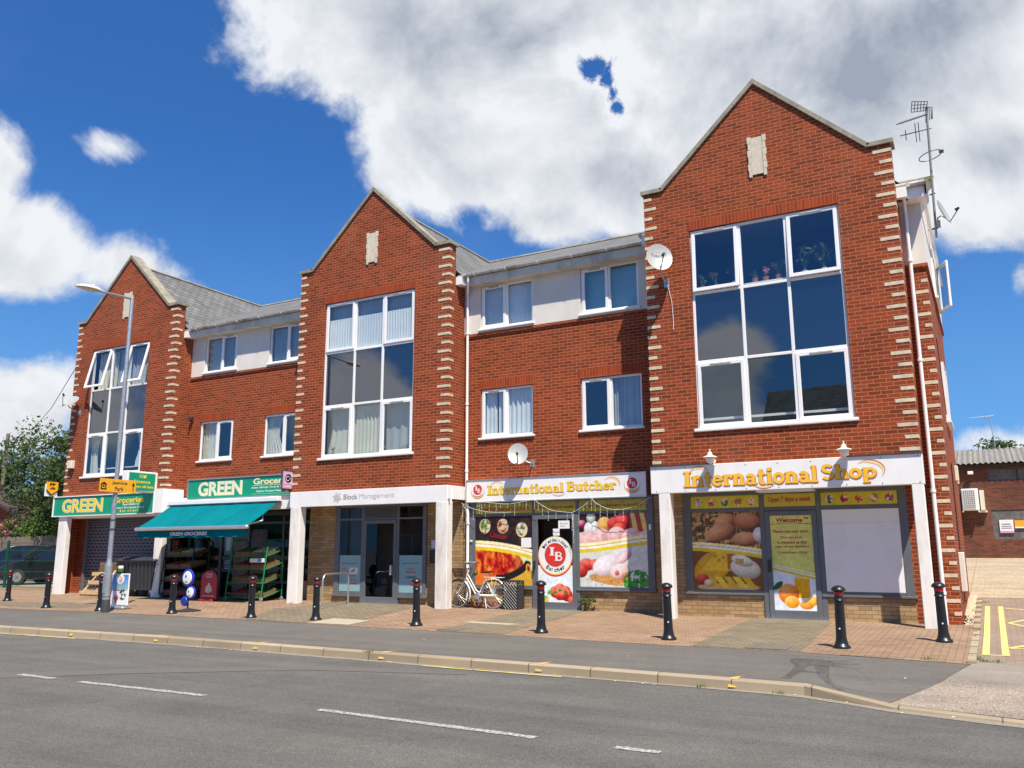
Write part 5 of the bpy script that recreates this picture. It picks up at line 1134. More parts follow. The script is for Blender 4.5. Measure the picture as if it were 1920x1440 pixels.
for xq in np.arange(-5.0, 0, .62):
    for zq in (2.55, 3.02): sc_.lathe([(.011,0),(.009,.006),(0,.006)], (xq,-.0605,zq), 8, axis='y')
sc_.v = [(a, -.0605-abs(b+.0605), c) for a, b, c in sc_.v]; sc_.build('screws', 'timber_grey', sg)
P(sg)
# International Butcher
sg = thing('shop_sign', 'white butcher fascia board with yellow slab lettering between two round red emblems', 'shop sign', (-7.95,.93,2.54), 'shop fascia signs')
MB().box(-10.29,-5.61,.95,1.112,2.54,3.06).build('board', 'white_board', sg); mb = MB(); rim(mb, -10.31,-5.59,2.52,3.08,.935,1.112,.022); mb.build('trim', 'aluminium', sg)
slab('International', sg, -9.70, -7.62, 2.70, 2.92, .946, 'letter_shadow', dx=.008, dz=-.010, grow=.02); slab('International', sg, -9.70, -7.62, 2.70, 2.92, .942, 'sign_yellow', grow=-.02); slab('International', sg, -9.70, -7.62, 2.70, 2.92, .944, 'letter_orange', grow=.03)
slab('Butcher', sg, -7.54, -6.31, 2.715, 2.93, .946, 'letter_shadow', dx=.008, dz=-.010, grow=.02); slab('Butcher', sg, -7.54, -6.31, 2.715, 2.93, .942, 'sign_yellow', grow=-.02); slab('Butcher', sg, -7.54, -6.31, 2.715, 2.93, .944, 'letter_orange', grow=.03)
mb = MB(); ring(-9.42, 2.90, .17, .115, 15, 170, 0, .035, .948, mb); ring(-7.75, 2.70, .17, .09, 195, 345, 0, .03, .948, mb); ring(-6.42, 2.83, .20, .16, -30, 150, 0, .045, .948, mb); mb.build('swoosh', 'letter_peach', sg)
mb = MB(); ring(-9.42, 2.90, .178, .123, 15, 170, 0, .012, .9475, mb); ring(-7.75, 2.70, .178, .098, 195, 345, 0, .011, .9475, mb); ring(-6.42, 2.83, .208, .168, -30, 150, 0, .014, .9475, mb); mb.build('swoosh', 'letter_shadow', sg)
for cx in (-9.975, -5.925):
    cz = 2.81; mb = MB(); ring(cx, cz-.01, .195, .195, 150, 390, 0, .022, .9485, mb); mb.build('emblem', 'logo_red', sg); mb = MB(); ring(cx, cz, .19, .19, 190, 350, 0, .03, .948, mb); mb.build('emblem', 'letter_orange', sg)
    mb = MB(); disc(cx, cz+.025, .125, .125, .947, mb); mb.build('emblem', 'logo_red', sg); slab('I', sg, cx-.075, cx-.0, cz+.01, cz+.11, .9455, 'white_paint'); slab('B', sg, cx-.01, cx+.09, cz-.05, cz+.05, .945, 'white_paint')
    mb = MB(); ring(cx, cz+.01, .165, .165, 215, 325, .012, .02, .947, mb); mb.build('emblem', 'letter_grey', sg)
P(sg)
# Block Management
sg = thing('shop_sign', 'plain white office fascia board with thin grey lettering beside a grey starburst', 'shop sign', (-13.0,.29,2.53), 'shop fascia signs')
MB().bbox(-15.53,-10.43,.285,.50,2.525,2.93,.006).bbox(-10.432,-10.36,.30,.34,2.6,2.92,.004).build('board', 'white_board', sg)
MB().box(-10.475,-10.40,.50,1.12,2.60,2.93).build('side_return', 'white_board', sg)
text('Block', 'letter_grey', sg, -13.66, 2.675, w=.46, h=.135, y=.282, bold=.008); text('Management', 'letter_lightgrey', sg, -13.14, 2.645, w=1.12, h=.165, y=.282, bold=-.004)
mb = MB()
for i in range(12):
    a = R(i*30+12); r1 = .155 if i % 2 else .125; mb.add([(-13.88+.1*r1/.15*math.cos(a-.16)*.4,.282-.0001*i,2.735+.06*math.sin(a-.16)),(-13.88+r1*math.cos(a-.05),.282-.0001*i,2.735+r1*math.sin(a-.05)),(-13.88+r1*math.cos(a+.1),.282-.0001*i,2.735+r1*math.sin(a+.1)),(-13.88+.06*math.cos(a+.35),.282-.0001*i,2.735+.06*math.sin(a+.35))], [(0,1,2,3)])
disc(-13.88, 2.735, .068, .068, .2803, mb); mb.build('emblem', 'letter_lightgrey', sg); P(sg)
# GREEN groceries, shuttered bay
sg = thing('shop_sign', 'green fascia board with yellow lettering above the roller shutter', 'shop sign', (-23.9,.5,2.53), 'shop fascia signs')
MB().box(-26.38,-21.38,.55,.75,2.55,3.14).build('board', 'shop_green', sg); mb = MB(); rim(mb, -26.42,-21.36,2.51,3.18,.52,.76,.03); mb.build('trim', 'white_board', sg); MB().box(-21.36,-20.98,.53,1.3,2.53,3.26).box(-26.1,-21.4,.76,1.2,2.45,2.52).build('end_box', 'white_board', sg)
for (a, m_, q) in ((.05, 'white_board', .548), (.022, 'sign_yellow', .545)): text('GREEN', m_, sg, -25.93-(a-.022)*.5, 2.635-(a-.022)*.5, w=2.1+(a-.022), h=.43+(a-.022), y=q, bold=a*.9)
text('Groceries', 'sign_yellow', sg, -23.30, 2.87, w=1.45, h=.19, y=.545, bold=.03); text('Specialist in', 'white_board', sg, -22.85, 2.78, w=.78, h=.085, y=.545, bold=.02); text('Eastern European Food', 'white_board', sg, -23.25, 2.68, w=1.42, h=.08, y=.545, bold=.02); text('Tel: 01473', 'sign_yellow', sg, -23.0, 2.59, w=.95, h=.07, y=.545, bold=.02); P(sg)
# GREEN groceries, awning bay
MB().box(-21.0,-15.60,.62,1.6,2.52,2.87).build('fascia_board', 'white_board', BLD)
MB().box(-21.04,-15.535,1.30,1.343,2.56,3.0).build('fascia_board', 'white_board', BLD)
sg = thing('shop_sign', 'green fascia board with cream lettering above the teal awning', 'shop sign', (-17.8,.6,2.9), 'shop fascia signs')
MB().box(-19.93,-15.62,.60,.75,2.91,3.45).build('board', 'shop_green', sg); mb = MB(); rim(mb, -19.96,-15.60,2.88,3.48,.575,.76,.025); mb.build('trim', 'aluminium', sg)
for (a, m_, q) in ((.05, 'white_board', .598), (.022, 'sign_cream', .595)): text('GREEN', m_, sg, -19.50-(a-.022)*.5, 2.975-(a-.022)*.5, w=1.80+(a-.022), h=.395+(a-.022), y=q, bold=a*.9)
text('Groceries', 'sign_cream', sg, -17.26, 3.225, w=1.5, h=.18, y=.595, bold=.03); text('Asian African, Fruit & Vegetables', 'white_board', sg, -17.33, 3.10, w=1.62, h=.07, y=.595, bold=.02); text('Spices, Frozen Meat & Fish', 'white_board', sg, -17.12, 2.995, w=1.25, h=.07, y=.595, bold=.02)
MB().box(-17.27,-15.75,.594,.598,3.195,3.205).box(-17.27,-15.8,.594,.598,2.955,2.96).build('underline', 'sign_cream', sg); P(sg)
# signs standing out from the wall
sg = thing('projecting_sign', 'green and white Off Licence box sign standing out from the wall above the left shop', 'sign', (-21.5,.1,3.16))
MB().bbox(-21.66,-21.42,-.42,.68,3.13,3.76,.012).build('casing', 'white_board', sg); MB().box(-21.42,-21.405,-.36,.55,3.18,3.71).build('face', 'shop_green', sg)
Mx = lambda xx, y0, z0: Matrix(((0,-1,0,xx),(1,0,0,y0),(0,0,1,z0),(0,0,0,1)))
for s_, yy, zz, w_, h_ in (('Off', -.02, 3.56, .26, .10), ('Licence', -.18, 3.40, .56, .10), ('Open till late', -.28, 3.24, .78, .10)): text(s_, 'sign_yellow', sg, 0, 0, w=w_, h=h_, y=0, bold=.03, M=Mx(-21.40, yy, zz))
P(sg)
sg = thing('projecting_sign', 'small yellow and black shield sign on the left end of the building', 'sign', (-26.35,.4,3.3))
MB().prismx([(.22,3.42),(.40,3.26),(.61,3.40),(.61,3.67),(.22,3.67)], -26.40,-26.36).build('shield', 'road_orange', sg); MB().box(-26.44,-26.39,.20,.62,3.19,3.60).build('back_plate', 'white_board', sg)
MB().prismx([(.215,3.41),(.40,3.245),(.615,3.39),(.615,3.36),(.40,3.215),(.215,3.38)], -26.38,-26.355).build('border', 'letter_black', sg); text('PP', 'letter_black', sg, 0, 0, w=.2, h=.10, bold=.04, M=Mx(-26.355,.31,3.53)); MB().box(-26.357,-26.353,.36,.5,3.47,3.49).box(-26.357,-26.353,.33,.52,3.43,3.45).build('lettering', 'letter_black', sg); MB().box(-26.41,-26.37,.60,.66,3.45,3.5).build('bracket', 'dark_paint', sg); P(sg)
sg = thing('projecting_sign', 'pink and lavender pennant sign with a blue round logo beside the second green fascia', 'sign', (-15.55,.2,3.0))
MB().bbox(-15.60,-15.56,-.02,.43,3.0,3.53,.006).prismx([(-.02,3.0),(.10,2.93),(.205,3.0)],-15.595,-15.565).prismx([(.205,3.0),(.32,2.93),(.43,3.0)],-15.595,-15.565).build('frame', 'dark_paint', sg); MB().box(-15.56,-15.55,.01,.40,3.03,3.49).build('face', 'pink_sign', sg); MB().box(-15.551,-15.545,.05,.36,3.15,3.46).build('face', 'lavender', sg)
Mt = Mx(-15.545,.205,3.30); mb = MB(); disc(0,0,.12,.12,0,mb); mb.xf(Mt).build('emblem', 'navy', sg); Mt = Mx(-15.543,.205,3.30); mb = MB(); ring(-.02,0,.07,.07,45,315,.02,.02,0,mb); ring(.06,0,.03,.03,0,360,.01,.01,0,mb); mb.xf(Mt).build('emblem', 'white_paint', sg); text('CARD', 'white_paint', sg, 0, 0, w=.22, h=.05, bold=.02, M=Mx(-15.547,.09,3.07)); MB().box(-15.60,-15.56,.38,.62,3.2,3.24).build('bracket', 'dark_paint', sg); P(sg)
# awning
aw = thing('awning', 'teal fabric shop awning let out over the greengrocer racks', 'awning', (-18.4,.6,2.0))
XA = [(-20.62,-16.14), (-20.55,-16.06)]; zb, zf, yb, yf = 2.74, 2.03, .56, -.60
n = 24; vs = []
for j in range(9):
    t = j/8; 
    for i in range(n+1):
        s_ = i/n; x_ = XA[0][0]+.05+(XA[0][1]-XA[0][0]-.1)*s_; vs.append((x_, yb+(yf-yb)*t, zb+(zf-zb)*t-.035*math.sin(math.pi*t)+.006*math.sin(s_*40+t*3)))
MB().add(vs, [(j*(n+1)+i, (j+1)*(n+1)+i, (j+1)*(n+1)+i+1, j*(n+1)+i+1) for j in range(8) for i in range(n)]).build('canopy', 'awning_teal', aw, smooth=True)
MB().bbox(XA[0][0],XA[0][1],.45,.619,2.72,2.86,.02).build('cassette', 'white_board', aw); MB().box(XA[0][0]-.04,XA[0][1]+.02,.46,.60,2.70,2.722).build('cassette_gap', 'dark_paint', aw)
MB().bbox(XA[1][0],XA[1][1],-.71,-.60,1.945,2.045,.025).build('front_bar', 'aluminium', aw)
vs = []; n = 60
for j in range(2):
    for i in range(n+1):
        x_ = XA[1][0]+.05+(XA[1][1]-XA[1][0]-.12)*i/n; vs.append((x_, -.625+.012*math.sin(i*.9)*(1-j)+.03*(1-j)*(i > n-5), 1.945 if j else 1.745+.006*math.sin(i*1.7)))
MB().add(vs, [(i, i+1, n+2+i, n+1+i) for i in range(n)]).build('valance', 'awning_teal', aw)
text('GREEN GROCERIES', 'white_paint', aw, -19.08, 1.80, w=1.48, h=.095, y=-.645, bold=.03, shear=.15)
for xq in (-19.9,-16.7):
    MB().tube([(xq,.5,2.60),(xq+.5,-.02,2.18),(xq,-.6,1.98)], .025, 8).build('folding_arm', 'aluminium', aw)
P(aw)
# wall lamps over the right fascia
def wall_lamp(x, label):
    w_ = thing('wall_lamp', label, 'wall lamp', (x,0,3.09), 'white wall lamps')
    mb = MB(); mb.lathe([(.012,.30),(.018,.27),(.012,.25),(.03,.235),(.05,.20),(.055,.17),(.13,.145),(.145,.13),(.13,.125),(.055,.125)], (x,-.24,3.05), 16); mb.build('shade', 'cream_paint', w_, smooth=True)
    MB().lathe([(.0,-.0),(.05,.02),(.085,.07),(.09,.12)], (x,-.24,3.05), 16).build('globe', 'white_paint', w_, smooth=True)
    MB().tube([(x,-.004,3.12),(x,-.10,3.10),(x,-.2,3.06),(x,-.24,3.05)], .012, 6).lathe([(.05,0),(.04,-.02),(0,-.02)], (x,-.001,3.12), 12, axis='y').build('arm', 'cream_paint', w_)
    P(w_)
wall_lamp(-3.79, 'white wall lamp over the left half of the right gable fascia'); wall_lamp(-1.26, 'white wall lamp over the right half of the right gable fascia')
ab = thing('alarm_box', 'cream alarm box on the brickwork left of the left gable window', 'alarm box', (-25.7,.6,4.1)); MB().bbox(-25.84,-25.60,.50,.639,4.10,4.36,.015).build('casing', 'cream_paint', ab); MB().bbox(-25.8,-25.64,.52,.64,4.05,4.10,.01).build('lens', 'dark_paint', ab); P(ab)
cm = thing('wall_camera', 'small black fitting on the brickwork left of the first floor window of the left recess', 'camera', (-20.85,1.3,5.5)); MB().bbox(-20.92,-20.80,1.22,1.343,5.42,5.56,.02).build('casing', 'black_plastic', cm); MB().lathe([(.03,0),(.035,-.04),(0,-.04)], (-20.86,1.22,5.45), 10, axis='y').build('lens', 'dark_paint', cm); P(cm)
# satellite dishes
def dish(loc, face, r, mount, label, lettering=None, arm_down=True):
    t_ = thing('satellite_dish', label, 'satellite dish', loc, 'satellite dishes'); c = Vector(loc); f_ = Vector(face).normalized()
    side = f_.cross(Vector((0,0,1))).normalized(); up = side.cross(f_).normalized(); M = Matrix(((side.x,up.x,f_.x,c.x),(side.y,up.y,f_.y,c.y),(side.z,up.z,f_.z,c.z),(0,0,0,1)))
    pr = [(0,0)]+[(r*k/8, .16*r*(k/8)**2) for k in range(1,9)]+[(r*1.02,.165*r),(r*1.02,.15*r)]+[(r*k/8, .16*r*(k/8)**2-.012) for k in range(7,0,-1)]+[(0,-.012)]
    mb = MB().lathe(pr, (0,0,0), 32); mb.v = [(a, b*1.12, d_) for a, b, d_ in mb.v]; mb.xf(M).build('reflector', 'galv_light', t_, smooth=True)
    tip = M @ Vector((0,-r*.35,r*1.25)); base = M @ Vector((0,-r*1.05,.05)); back = M @ Vector((0,-r*.2,-.05))
    MB().tube([M @ Vector((0,-r*.3,-.03)), base, tip], .012, 6).build('feed_arm', 'dark_paint', t_); MB().tube([tip, tip-f_*.09], [.028,.034], 8).build('receiver', 'dark_grey_plastic', t_)
    MB().tube([back, back-f_*.08, Vector(mount)+Vector((0,-.12,0)), Vector(mount)], .018, 8).box(mount[0]-.06,mount[0]+.06,mount[1]-.012,mount[1],mount[2]-.09,mount[2]+.09).build('bracket', 'galvanised', t_)
    if lettering: text(lettering, 'letter_grey', t_, -r*.62, r*.22, w=r*1.25, h=r*.2, bold=.02, M=M @ Matrix(((-1,0,0,0),(0,0,1,0),(0,1,0,.05*r+.035),(0,0,0,1))))
    P(t_); return t_
simple('galv_light', (.40,.40,.385), .45, metal=.15, var=.08, dirt=((.35,.33,.3), .4))
def cable(name, pts, r, mat_, label, cat): o = MB().tube(pts, r, 5).build(name, mat_); return tag(o, label, cat)
F0 = Vector((.35,-1,.42))
dish((-8.72,.74,3.62), F0+Vector((.1,0,-.1)), .235, (-8.52,1.115,3.42), 'grey satellite dish low on the wall just above the butcher sign')
dish((-4.66,-.34,7.50), Vector((.75,-1,.28)), .28, (-4.62,0,7.02), 'large grey lettered satellite dish on the left edge of the right gable', 'TURKSAT')
dish((-25.72,.28,6.30), Vector((.35,-.9,1.25)), .32, (-25.62,.64,6.0), 'grey satellite dish on the left edge of the left gable')
cable('dish_cable', [(-4.60,-.02,7.0),(-4.52,-.02,6.6),(-4.50,-.015,6.1),(-4.51,-.02,5.97)], .006, 'white_paint', 'thin white cable hanging below the lettered satellite dish', 'cable')
# aerial mast on the flank
am = thing('aerial_mast', 'tall thin mast with several television aerials on the right end of the building', 'aerial', (.55,3.5,8.3))
MB().tube([(.55,3.5,8.25),(.62,3.5,11.42)], .026, 8).build('mast', 'letter_grey', am)
MB().tube([(.40,3.5,8.45),(.60,3.5,8.47)], .022, 6).tube([(.5,3.5,9.28),(.62,3.5,9.30)], .018, 6).build('bracket', 'dark_paint', am)
mb = MB(); mb.tube([(.62,3.5,11.25),(-.02,3.2,11.02)], .014, 6)
for i in range(11):
    t = i/11; px, py, pz = .60-.60*t, 3.49-.28*t, 11.24-.21*t; mb.tube([(px-.02,py+.07,pz+.05),(px+.02,py-.07,pz-.05)], .015, 4)
mb.build('yagi_aerial', 'dark_paint', am)
mb = MB()
for i in range(6):
    t = i/5; mb.tube([(.34+.32*t,3.45,11.62-.08*t),(.30+.32*t,3.45,11.36-.04*t)], .009, 4); 
for i in range(4):
    t = i/3; mb.tube([(.34-.04*t,3.45,11.62-.26*t),(.66-.04*t,3.45,11.54-.22*t)], .009, 4)
for i in range(4): mb.tube([(.62+.04*i,3.5,11.45-.02*i),(.58+.04*i,3.5,11.05+.02*i)], .009, 4)
mb.tube([(.60,3.5,11.42),(.74,3.5,11.40),(.72,3.5,11.1)], .010, 4); mb.build('reflector_grid', 'dark_paint', am)
mb = MB(); mb.tube([(.68,3.5,10.88),(.02,3.5,10.86)], .012, 5)
for xq in (.14,.42,.35): mb.tube([(xq,3.5,10.72 if xq < .2 else 10.62),(xq,3.5,10.98 if xq < .2 else 11.1)], .009, 4)
mb.build('dipole_aerial', 'dark_paint', am)
MB().tube([(.60+.24*math.cos(R(q)),3.5+.24*math.sin(R(q)),10.22+.05*math.cos(R(q))) for q in range(0,360,20)], .011, 5, closed=True).box(.78,.88,3.47,3.53,10.24,10.30).build('loop_aerial', 'dark_paint', am)
P(am)
dish((.72,3.42,8.78), Vector((1.0,-.25,.35)), .27, (.60,3.5,8.55), 'grey satellite dish at the foot of the aerial mast on the right flank')
# ------------------------------------------------------------------ street furniture
def pz(x, y): return gz(y)
# bollards
def make_bollard():
    b = thing('bollard', 'black bollard', 'bollard', (0,0,0), 'black bollards with red bands along the forecourt')
    MB().lathe([(.125,-.02),(.125,.018),(.118,.035),(.098,.05),(.088,.085),(.080,.12),(.074,.16),(.066,.72),(.066,.755)], (0,0,0), 20).build('post', 'black_metal', b, smooth=True)
    MB().lathe([(.069,.755),(.069,.80)], (0,0,0), 20).build('band', 'red_band', b, smooth=True)
    MB().lathe([(.067,.80),(.070,.806),(.098,.818),(.104,.832),(.098,.850),(.080,.872),(.050,.888),(.018,.897),(0,.899)], (0,0,0), 20).build('cap', 'black_metal', b, smooth=True)
    MB().lathe([(.013,0),(.013,-.003),(0,-.003)], (.012,-.071,.28), 10, axis='y').build('reflector', 'white_paint', b)
    MB().lathe([(.0815,.685),(.072,.70),(.067,.72)], (0,0,0), 20).build('collar', 'black_metal', b, smooth=True)
    return b
bpos = [(-24.27,-1.94),(-20.55,-3.12),(-18.27,-3.20),(-15.87,-3.04),(-13.26,-3.10),(-11.50,-3.0),(-8.87,-3.09),(-6.08,-3.24),(-3.73,-3.30),(-1.09,-3.29),(.20,-1.97)]
blab = ['leftmost bollard, black with a red band, in front of the parked black car', 'black bollard with red band by the foot of the leftmost white column', 'black bollard half hidden behind the foot of the street lamp', 'black bollard with red band beside the sign of blue and white discs',
 'black bollard in front of the green rack of fruit crates', 'black bollard beside the steel cycle hoop', 'black bollard before the right poster window of the management office', 'black bollard standing before the butcher shop door',
 'black bollard before the left white column of the right gable', 'large black bollard before the blank white window panel', 'rightmost black bollard beside the white downpipe at the building corner']
b0 = make_bollard()
for i, (x_, y_) in enumerate(bpos):
    o = b0 if i == 0 else copy_tree(b0)
    o.location = (x_, y_, pz(x_, y_)+.004); o.rotation_euler = (R(random.uniform(-.5,.5)), R(random.uniform(-.8,.8)), random.uniform(-.25,.25)); o['label'] = blab[i]
# street lamp
lx, ly = -17.82, -3.37
lp = thing('street_lamp', 'tall grey galvanised street lamp with a flat oval head over the pavement', 'street lamp', (lx,ly,pz(lx,ly)))
mb = MB().lathe([(.092,-.03),(.092,1.08),(.088,1.12),(.062,1.20),(.058,1.3),(.052,4.2),(.045,7.86),(.03,7.93),(0,7.94)], (0,0,0), 20); mb.build('column', 'galvanised', lp, smooth=True)
MB().lathe([(.096,-.02),(.096,.29),(.0935,.30)], (0,0,0), 20).build('base_paint', 'dark_paint', lp, smooth=True)
MB().lathe([(.0945,.36),(.0945,.375)], (0,0,0), 20).lathe([(.0660,1.95),(.0660,1.99)], (0,0,0), 20).lathe([(.0650,2.18),(.0650,2.21)], (0,0,0), 20).build('strap', 'dark_paint', lp)
MB().bbox(-.045,.045,-.101,-.088,.45,.92,.006).build('access_door', 'galvanised', lp)
MB().tube([(0,-.02,7.84),(0,-.35,7.83),(0,-.9,7.80)], [.034,.028,.024], 10).build('arm', 'galvanised', lp, smooth=True)
hd = MB(); n = 20; secs = [(-.82,.03,.03),(-.88,.06,.05),(-1.0,.12,.085),(-1.15,.165,.10),(-1.32,.165,.09),(-1.46,.12,.065),(-1.53,.06,.035),(-1.56,.01,.01)]
vs = []
for (yy, w_, h_) in secs:
    for k in range(n): q = 2*math.pi*k/n; s_ = math.sin(q); vs.append((w_*math.cos(q), yy, 7.80-(-yy-.82)*.04+(h_*s_ if s_ > 0 else h_*.28*s_)))
hd.add(vs, [(i*n+k, i*n+(k+1)%n, (i+1)*n+(k+1)%n, (i+1)*n+k) for i in range(len(secs)-1) for k in range(n)]+[tuple(range(n))[::-1], tuple(range((len(secs)-1)*n, len(secs)*n))]).build('lamp_head', 'white_render', lp, smooth=True)
MB().add([(.12*math.cos(2*math.pi*k/20), -1.22+.26*math.sin(2*math.pi*k/20), 7.755) for k in range(20)], [tuple(range(20))[::-1]]).build('lens', 'cream_paint', lp)
MB().lathe([(.025,0),(.025,.05),(0,.06)], (0,-1.1,7.88), 10).build('photocell', 'white_paint', lp)
ds = thing('direction_sign', 'orange direction sign with a house symbol and black arrow, fixed to the street lamp', 'sign', (-17.74,-3.37,2.96))
MB().bbox(-17.752,-17.742,-3.87,-2.86,2.80,3.12,.003).build('plate', 'road_orange', ds)
text('Jasmine', 'letter_black', ds, 0, 0, w=.42, h=.10, bold=.012, M=Mx(-17.739,-3.54,2.975)); text('Park', 'letter_black', ds, 0, 0, w=.24, h=.10, bold=.012, M=Mx(-17.739,-3.45,2.84))
mb = MB(); mb.box(-.012,.012,0,.002,-.10,.04).add([(-.05,0,.03),(.05,0,.03),(0,0,.11)], [(0,1,2)]).xf(Mx(-17.739,-2.94,2.955)).build('arrow', 'letter_black', ds)
mb = MB(); mb.add([(-.09,0,.03),(0,0,.09),(.09,0,.03),(.07,0,.02),(-.07,0,.02)], [(0,4,3,2,1)]); mb.box(-.08,-.05,0,.002,-.07,.02).box(-.08,.08,0,.002,-.10,-.07).box(.04,.07,0,.002,-.07,.02).box(-.03,.02,0,.0018,-.04,.0).xf(Mx(-17.739,-3.76,2.955)).build('emblem', 'letter_black', ds)
MB().lathe([(.062,-.02),(.062,.02)], (-17.82,-3.37,2.88), 16).lathe([(.062,-.02),(.062,.02)], (-17.82,-3.37,3.04), 16).build('clamp', 'galvanised', ds); P(ds)
# cycle hoop
ch = thing('cycle_hoop', 'bare steel cycle hoop on the forecourt before the management office', 'cycle stand', (-13.5,-.05,0))
hx = [(-13.41,-.67),(-13.62,.55)]; z0 = .0; pts = []
def lerp(t): return (hx[0][0]+(hx[1][0]-hx[0][0])*t, hx[0][1]+(hx[1][1]-hx[0][1])*t)
for t, z in ((0,-.02),(0,.62),(.01,.70),(.05,.77),(.12,.80),(.5,.805),(.88,.80),(.95,.77),(.99,.70),(1,.62),(1,-.02)): pts.append((*lerp(t), z))
MB().tube(pts, .022, 10).build('hoop', 'aluminium', ch, smooth=True); MB().tube([(*lerp(0),.10),(*lerp(1),.10)], .014, 8).build('tapping_rail', 'aluminium', ch)
MB().lathe([(.05,0),(.05,.012),(.024,.014)], (*lerp(0),.0), 14).lathe([(.05,0),(.05,.012),(.024,.014)], (*lerp(1),.01), 14).build('base_flange', 'aluminium', ch); P(ch)
# bicycle: leans on the butcher's window sill
bk = thing('bicycle', 'white step-through bicycle with a dark basket leaning by the butcher window', 'bicycle', (-9.9,.72,.02))
fx, rx, hz_, wr = -10.40, -9.40, .345, .325; yb_ = .74
def wheel(cx, nm):
    w_ = MB().tube([(cx+wr*math.cos(2*math.pi*k/36), yb_, hz_+wr*math.sin(2*math.pi*k/36)) for k in range(36)], .019, 8, closed=True).build('wheel', 'tyre_grey', bk, smooth=True)
    MB().tube([(cx+(wr-.022)*math.cos(2*math.pi*k/36), yb_, hz_+(wr-.022)*math.sin(2*math.pi*k/36)) for k in range(36)], .011, 6, closed=True).build('rim', 'aluminium', w_, smooth=True)
    mb = MB()
    for k in range(24):
        q = 2*math.pi*k/24; q2 = q+(.35 if k % 2 else -.35); mb.tube([(cx+.02*math.cos(q2), yb_+(.02 if k % 2 else -.02), hz_+.02*math.sin(q2)), (cx+(wr-.03)*math.cos(q), yb_, hz_+(wr-.03)*math.sin(q))], .0022, 4, caps=False)
    mb.build('spokes', 'aluminium', w_); MB().lathe([(.022,-.035),(.022,.035)], (cx,yb_,hz_), 10, axis='y').build('hub', 'galvanised', w_)
wheel(fx, 'front'); wheel(rx, 'rear')
mb = MB(); HT, HB_ = (-10.08,yb_,.90), (-10.17,yb_,.70); BBk = (-9.82,yb_,.30); ST = (-9.60,yb_,.70)
mb.tube([HT, HB_], .020, 10).tube([(-10.15,yb_,.72),(-10.06,yb_,.60),(-9.9,yb_,.36),BBk], .017, 10).tube([(-10.11,yb_,.80),(-10.02,yb_,.66),(-9.88,yb_,.44),(-9.80,yb_,.39),(-9.73,yb_,.40)], .015, 10).tube([BBk, ST], .017, 10)
for s_ in (-.035,.035): mb.tube([BBk,(rx+.1,yb_+s_,hz_-.01),(rx,yb_+s_,hz_)], .010, 6).tube([ST,(rx,yb_+s_,hz_)], .009, 6)
mb.build('frame', 'bike_white', bk, smooth=True)
mb = MB()
for s_ in (-.035,.035): mb.tube([(-10.18,yb_+s_*.7,.69),(-10.22,yb_+s_,.60),(-10.33,yb_+s_,.42),(fx,yb_+s_,hz_)], .011, 8)
mb.tube([(-10.18,yb_-.03,.69),(-10.18,yb_+.03,.69)], .016, 6).build('fork', 'bike_white', bk, smooth=True)
mb = MB().tube([(HT[0],yb_,.90),(-10.05,yb_,1.04)], .012, 8).tube([(-9.90,yb_-.27,1.05),(-10.0,yb_-.25,1.06),(-10.12,yb_-.12,1.10),(-10.10,yb_,1.06),(-10.16,yb_+.1,1.10),(-10.05,yb_+.22,1.08),(-9.95,yb_+.26,1.07)], .010, 8); mb.build('handlebar', 'aluminium', bk, smooth=True)
MB().tube([(-9.90,yb_-.27,1.05),(-9.99,yb_-.25,1.06)], .016, 8).tube([(-9.95,yb_+.26,1.07),(-10.03,yb_+.225,1.08)], .016, 8).build('grip', 'saddle', bk)
MB().tube([ST,(-9.57,yb_,.82)], .011, 8).build('seat_post', 'aluminium', bk)
sd = MB(); secs = [(-9.73,.02,.85,.02),(-9.66,.03,.865,.03),(-9.56,.07,.87,.035),(-9.48,.085,.875,.035),(-9.44,.06,.87,.02)]; vs = []
for (xx, w_, z_, h_) in secs:
    for k in range(12): q = 2*math.pi*k/12; vs.append((xx, yb_+w_*math.cos(q), z_+h_*math.sin(q)*(.6 if math.sin(q) > 0 else 1)))
sd.add(vs, [(i*12+k, i*12+(k+1)%12, (i+1)*12+(k+1)%12, (i+1)*12+k) for i in range(4) for k in range(12)]+[tuple(range(12))[::-1], tuple(range(48,60))]).build('saddle', 'saddle', bk, smooth=True)
def fender(cx, a0, a1):
    vs = []; n = 16; rr = wr+.045
    for i in range(n+1):
        q = R(a0+(a1-a0)*i/n)
        for s_, dr in ((-.028,-.012),(-.014,.0),(.014,.0),(.028,-.012)): vs.append((cx+(rr+dr)*math.cos(q), yb_+s_, hz_+(rr+dr)*math.sin(q)))
    MB().add(vs, [(i*4+k, i*4+k+1, i*4+k+5, i*4+k+4) for i in range(n) for k in range(3)]).build('mudguard', 'bike_white', bk, smooth=True)
fender(fx, -20, 105); fender(rx, 10, 160)
mb = MB(); mb.tube([(-9.62,yb_-.05,.745),(-9.12,yb_-.05,.735)], .007, 6).tube([(-9.62,yb_+.05,.745),(-9.12,yb_+.05,.735)], .007, 6)
for xx in (-9.58,-9.46,-9.34,-9.22,-9.12): mb.tube([(xx,yb_-.05,.742),(xx,yb_+.05,.742)], .005, 6)
for s_ in (-.05,.05): mb.tube([(-9.42,yb_+s_,.74),(rx,yb_+s_*.8,hz_)], .006, 6).tube([(-9.27,yb_+s_,.74),(rx,yb_+s_*.8,hz_)], .006, 6)
mb.build('luggage_rack', 'bike_white', bk)
mb = MB()
for k in range(7): z_ = .74+.034*k; e = .012*k; mb.tube([(-10.40-e,yb_-.13-e,z_),(-10.15+e*.3,yb_-.13-e,z_),(-10.15+e*.3,yb_+.13+e,z_),(-10.40-e,yb_+.13+e,z_)], .010, 5, closed=True)
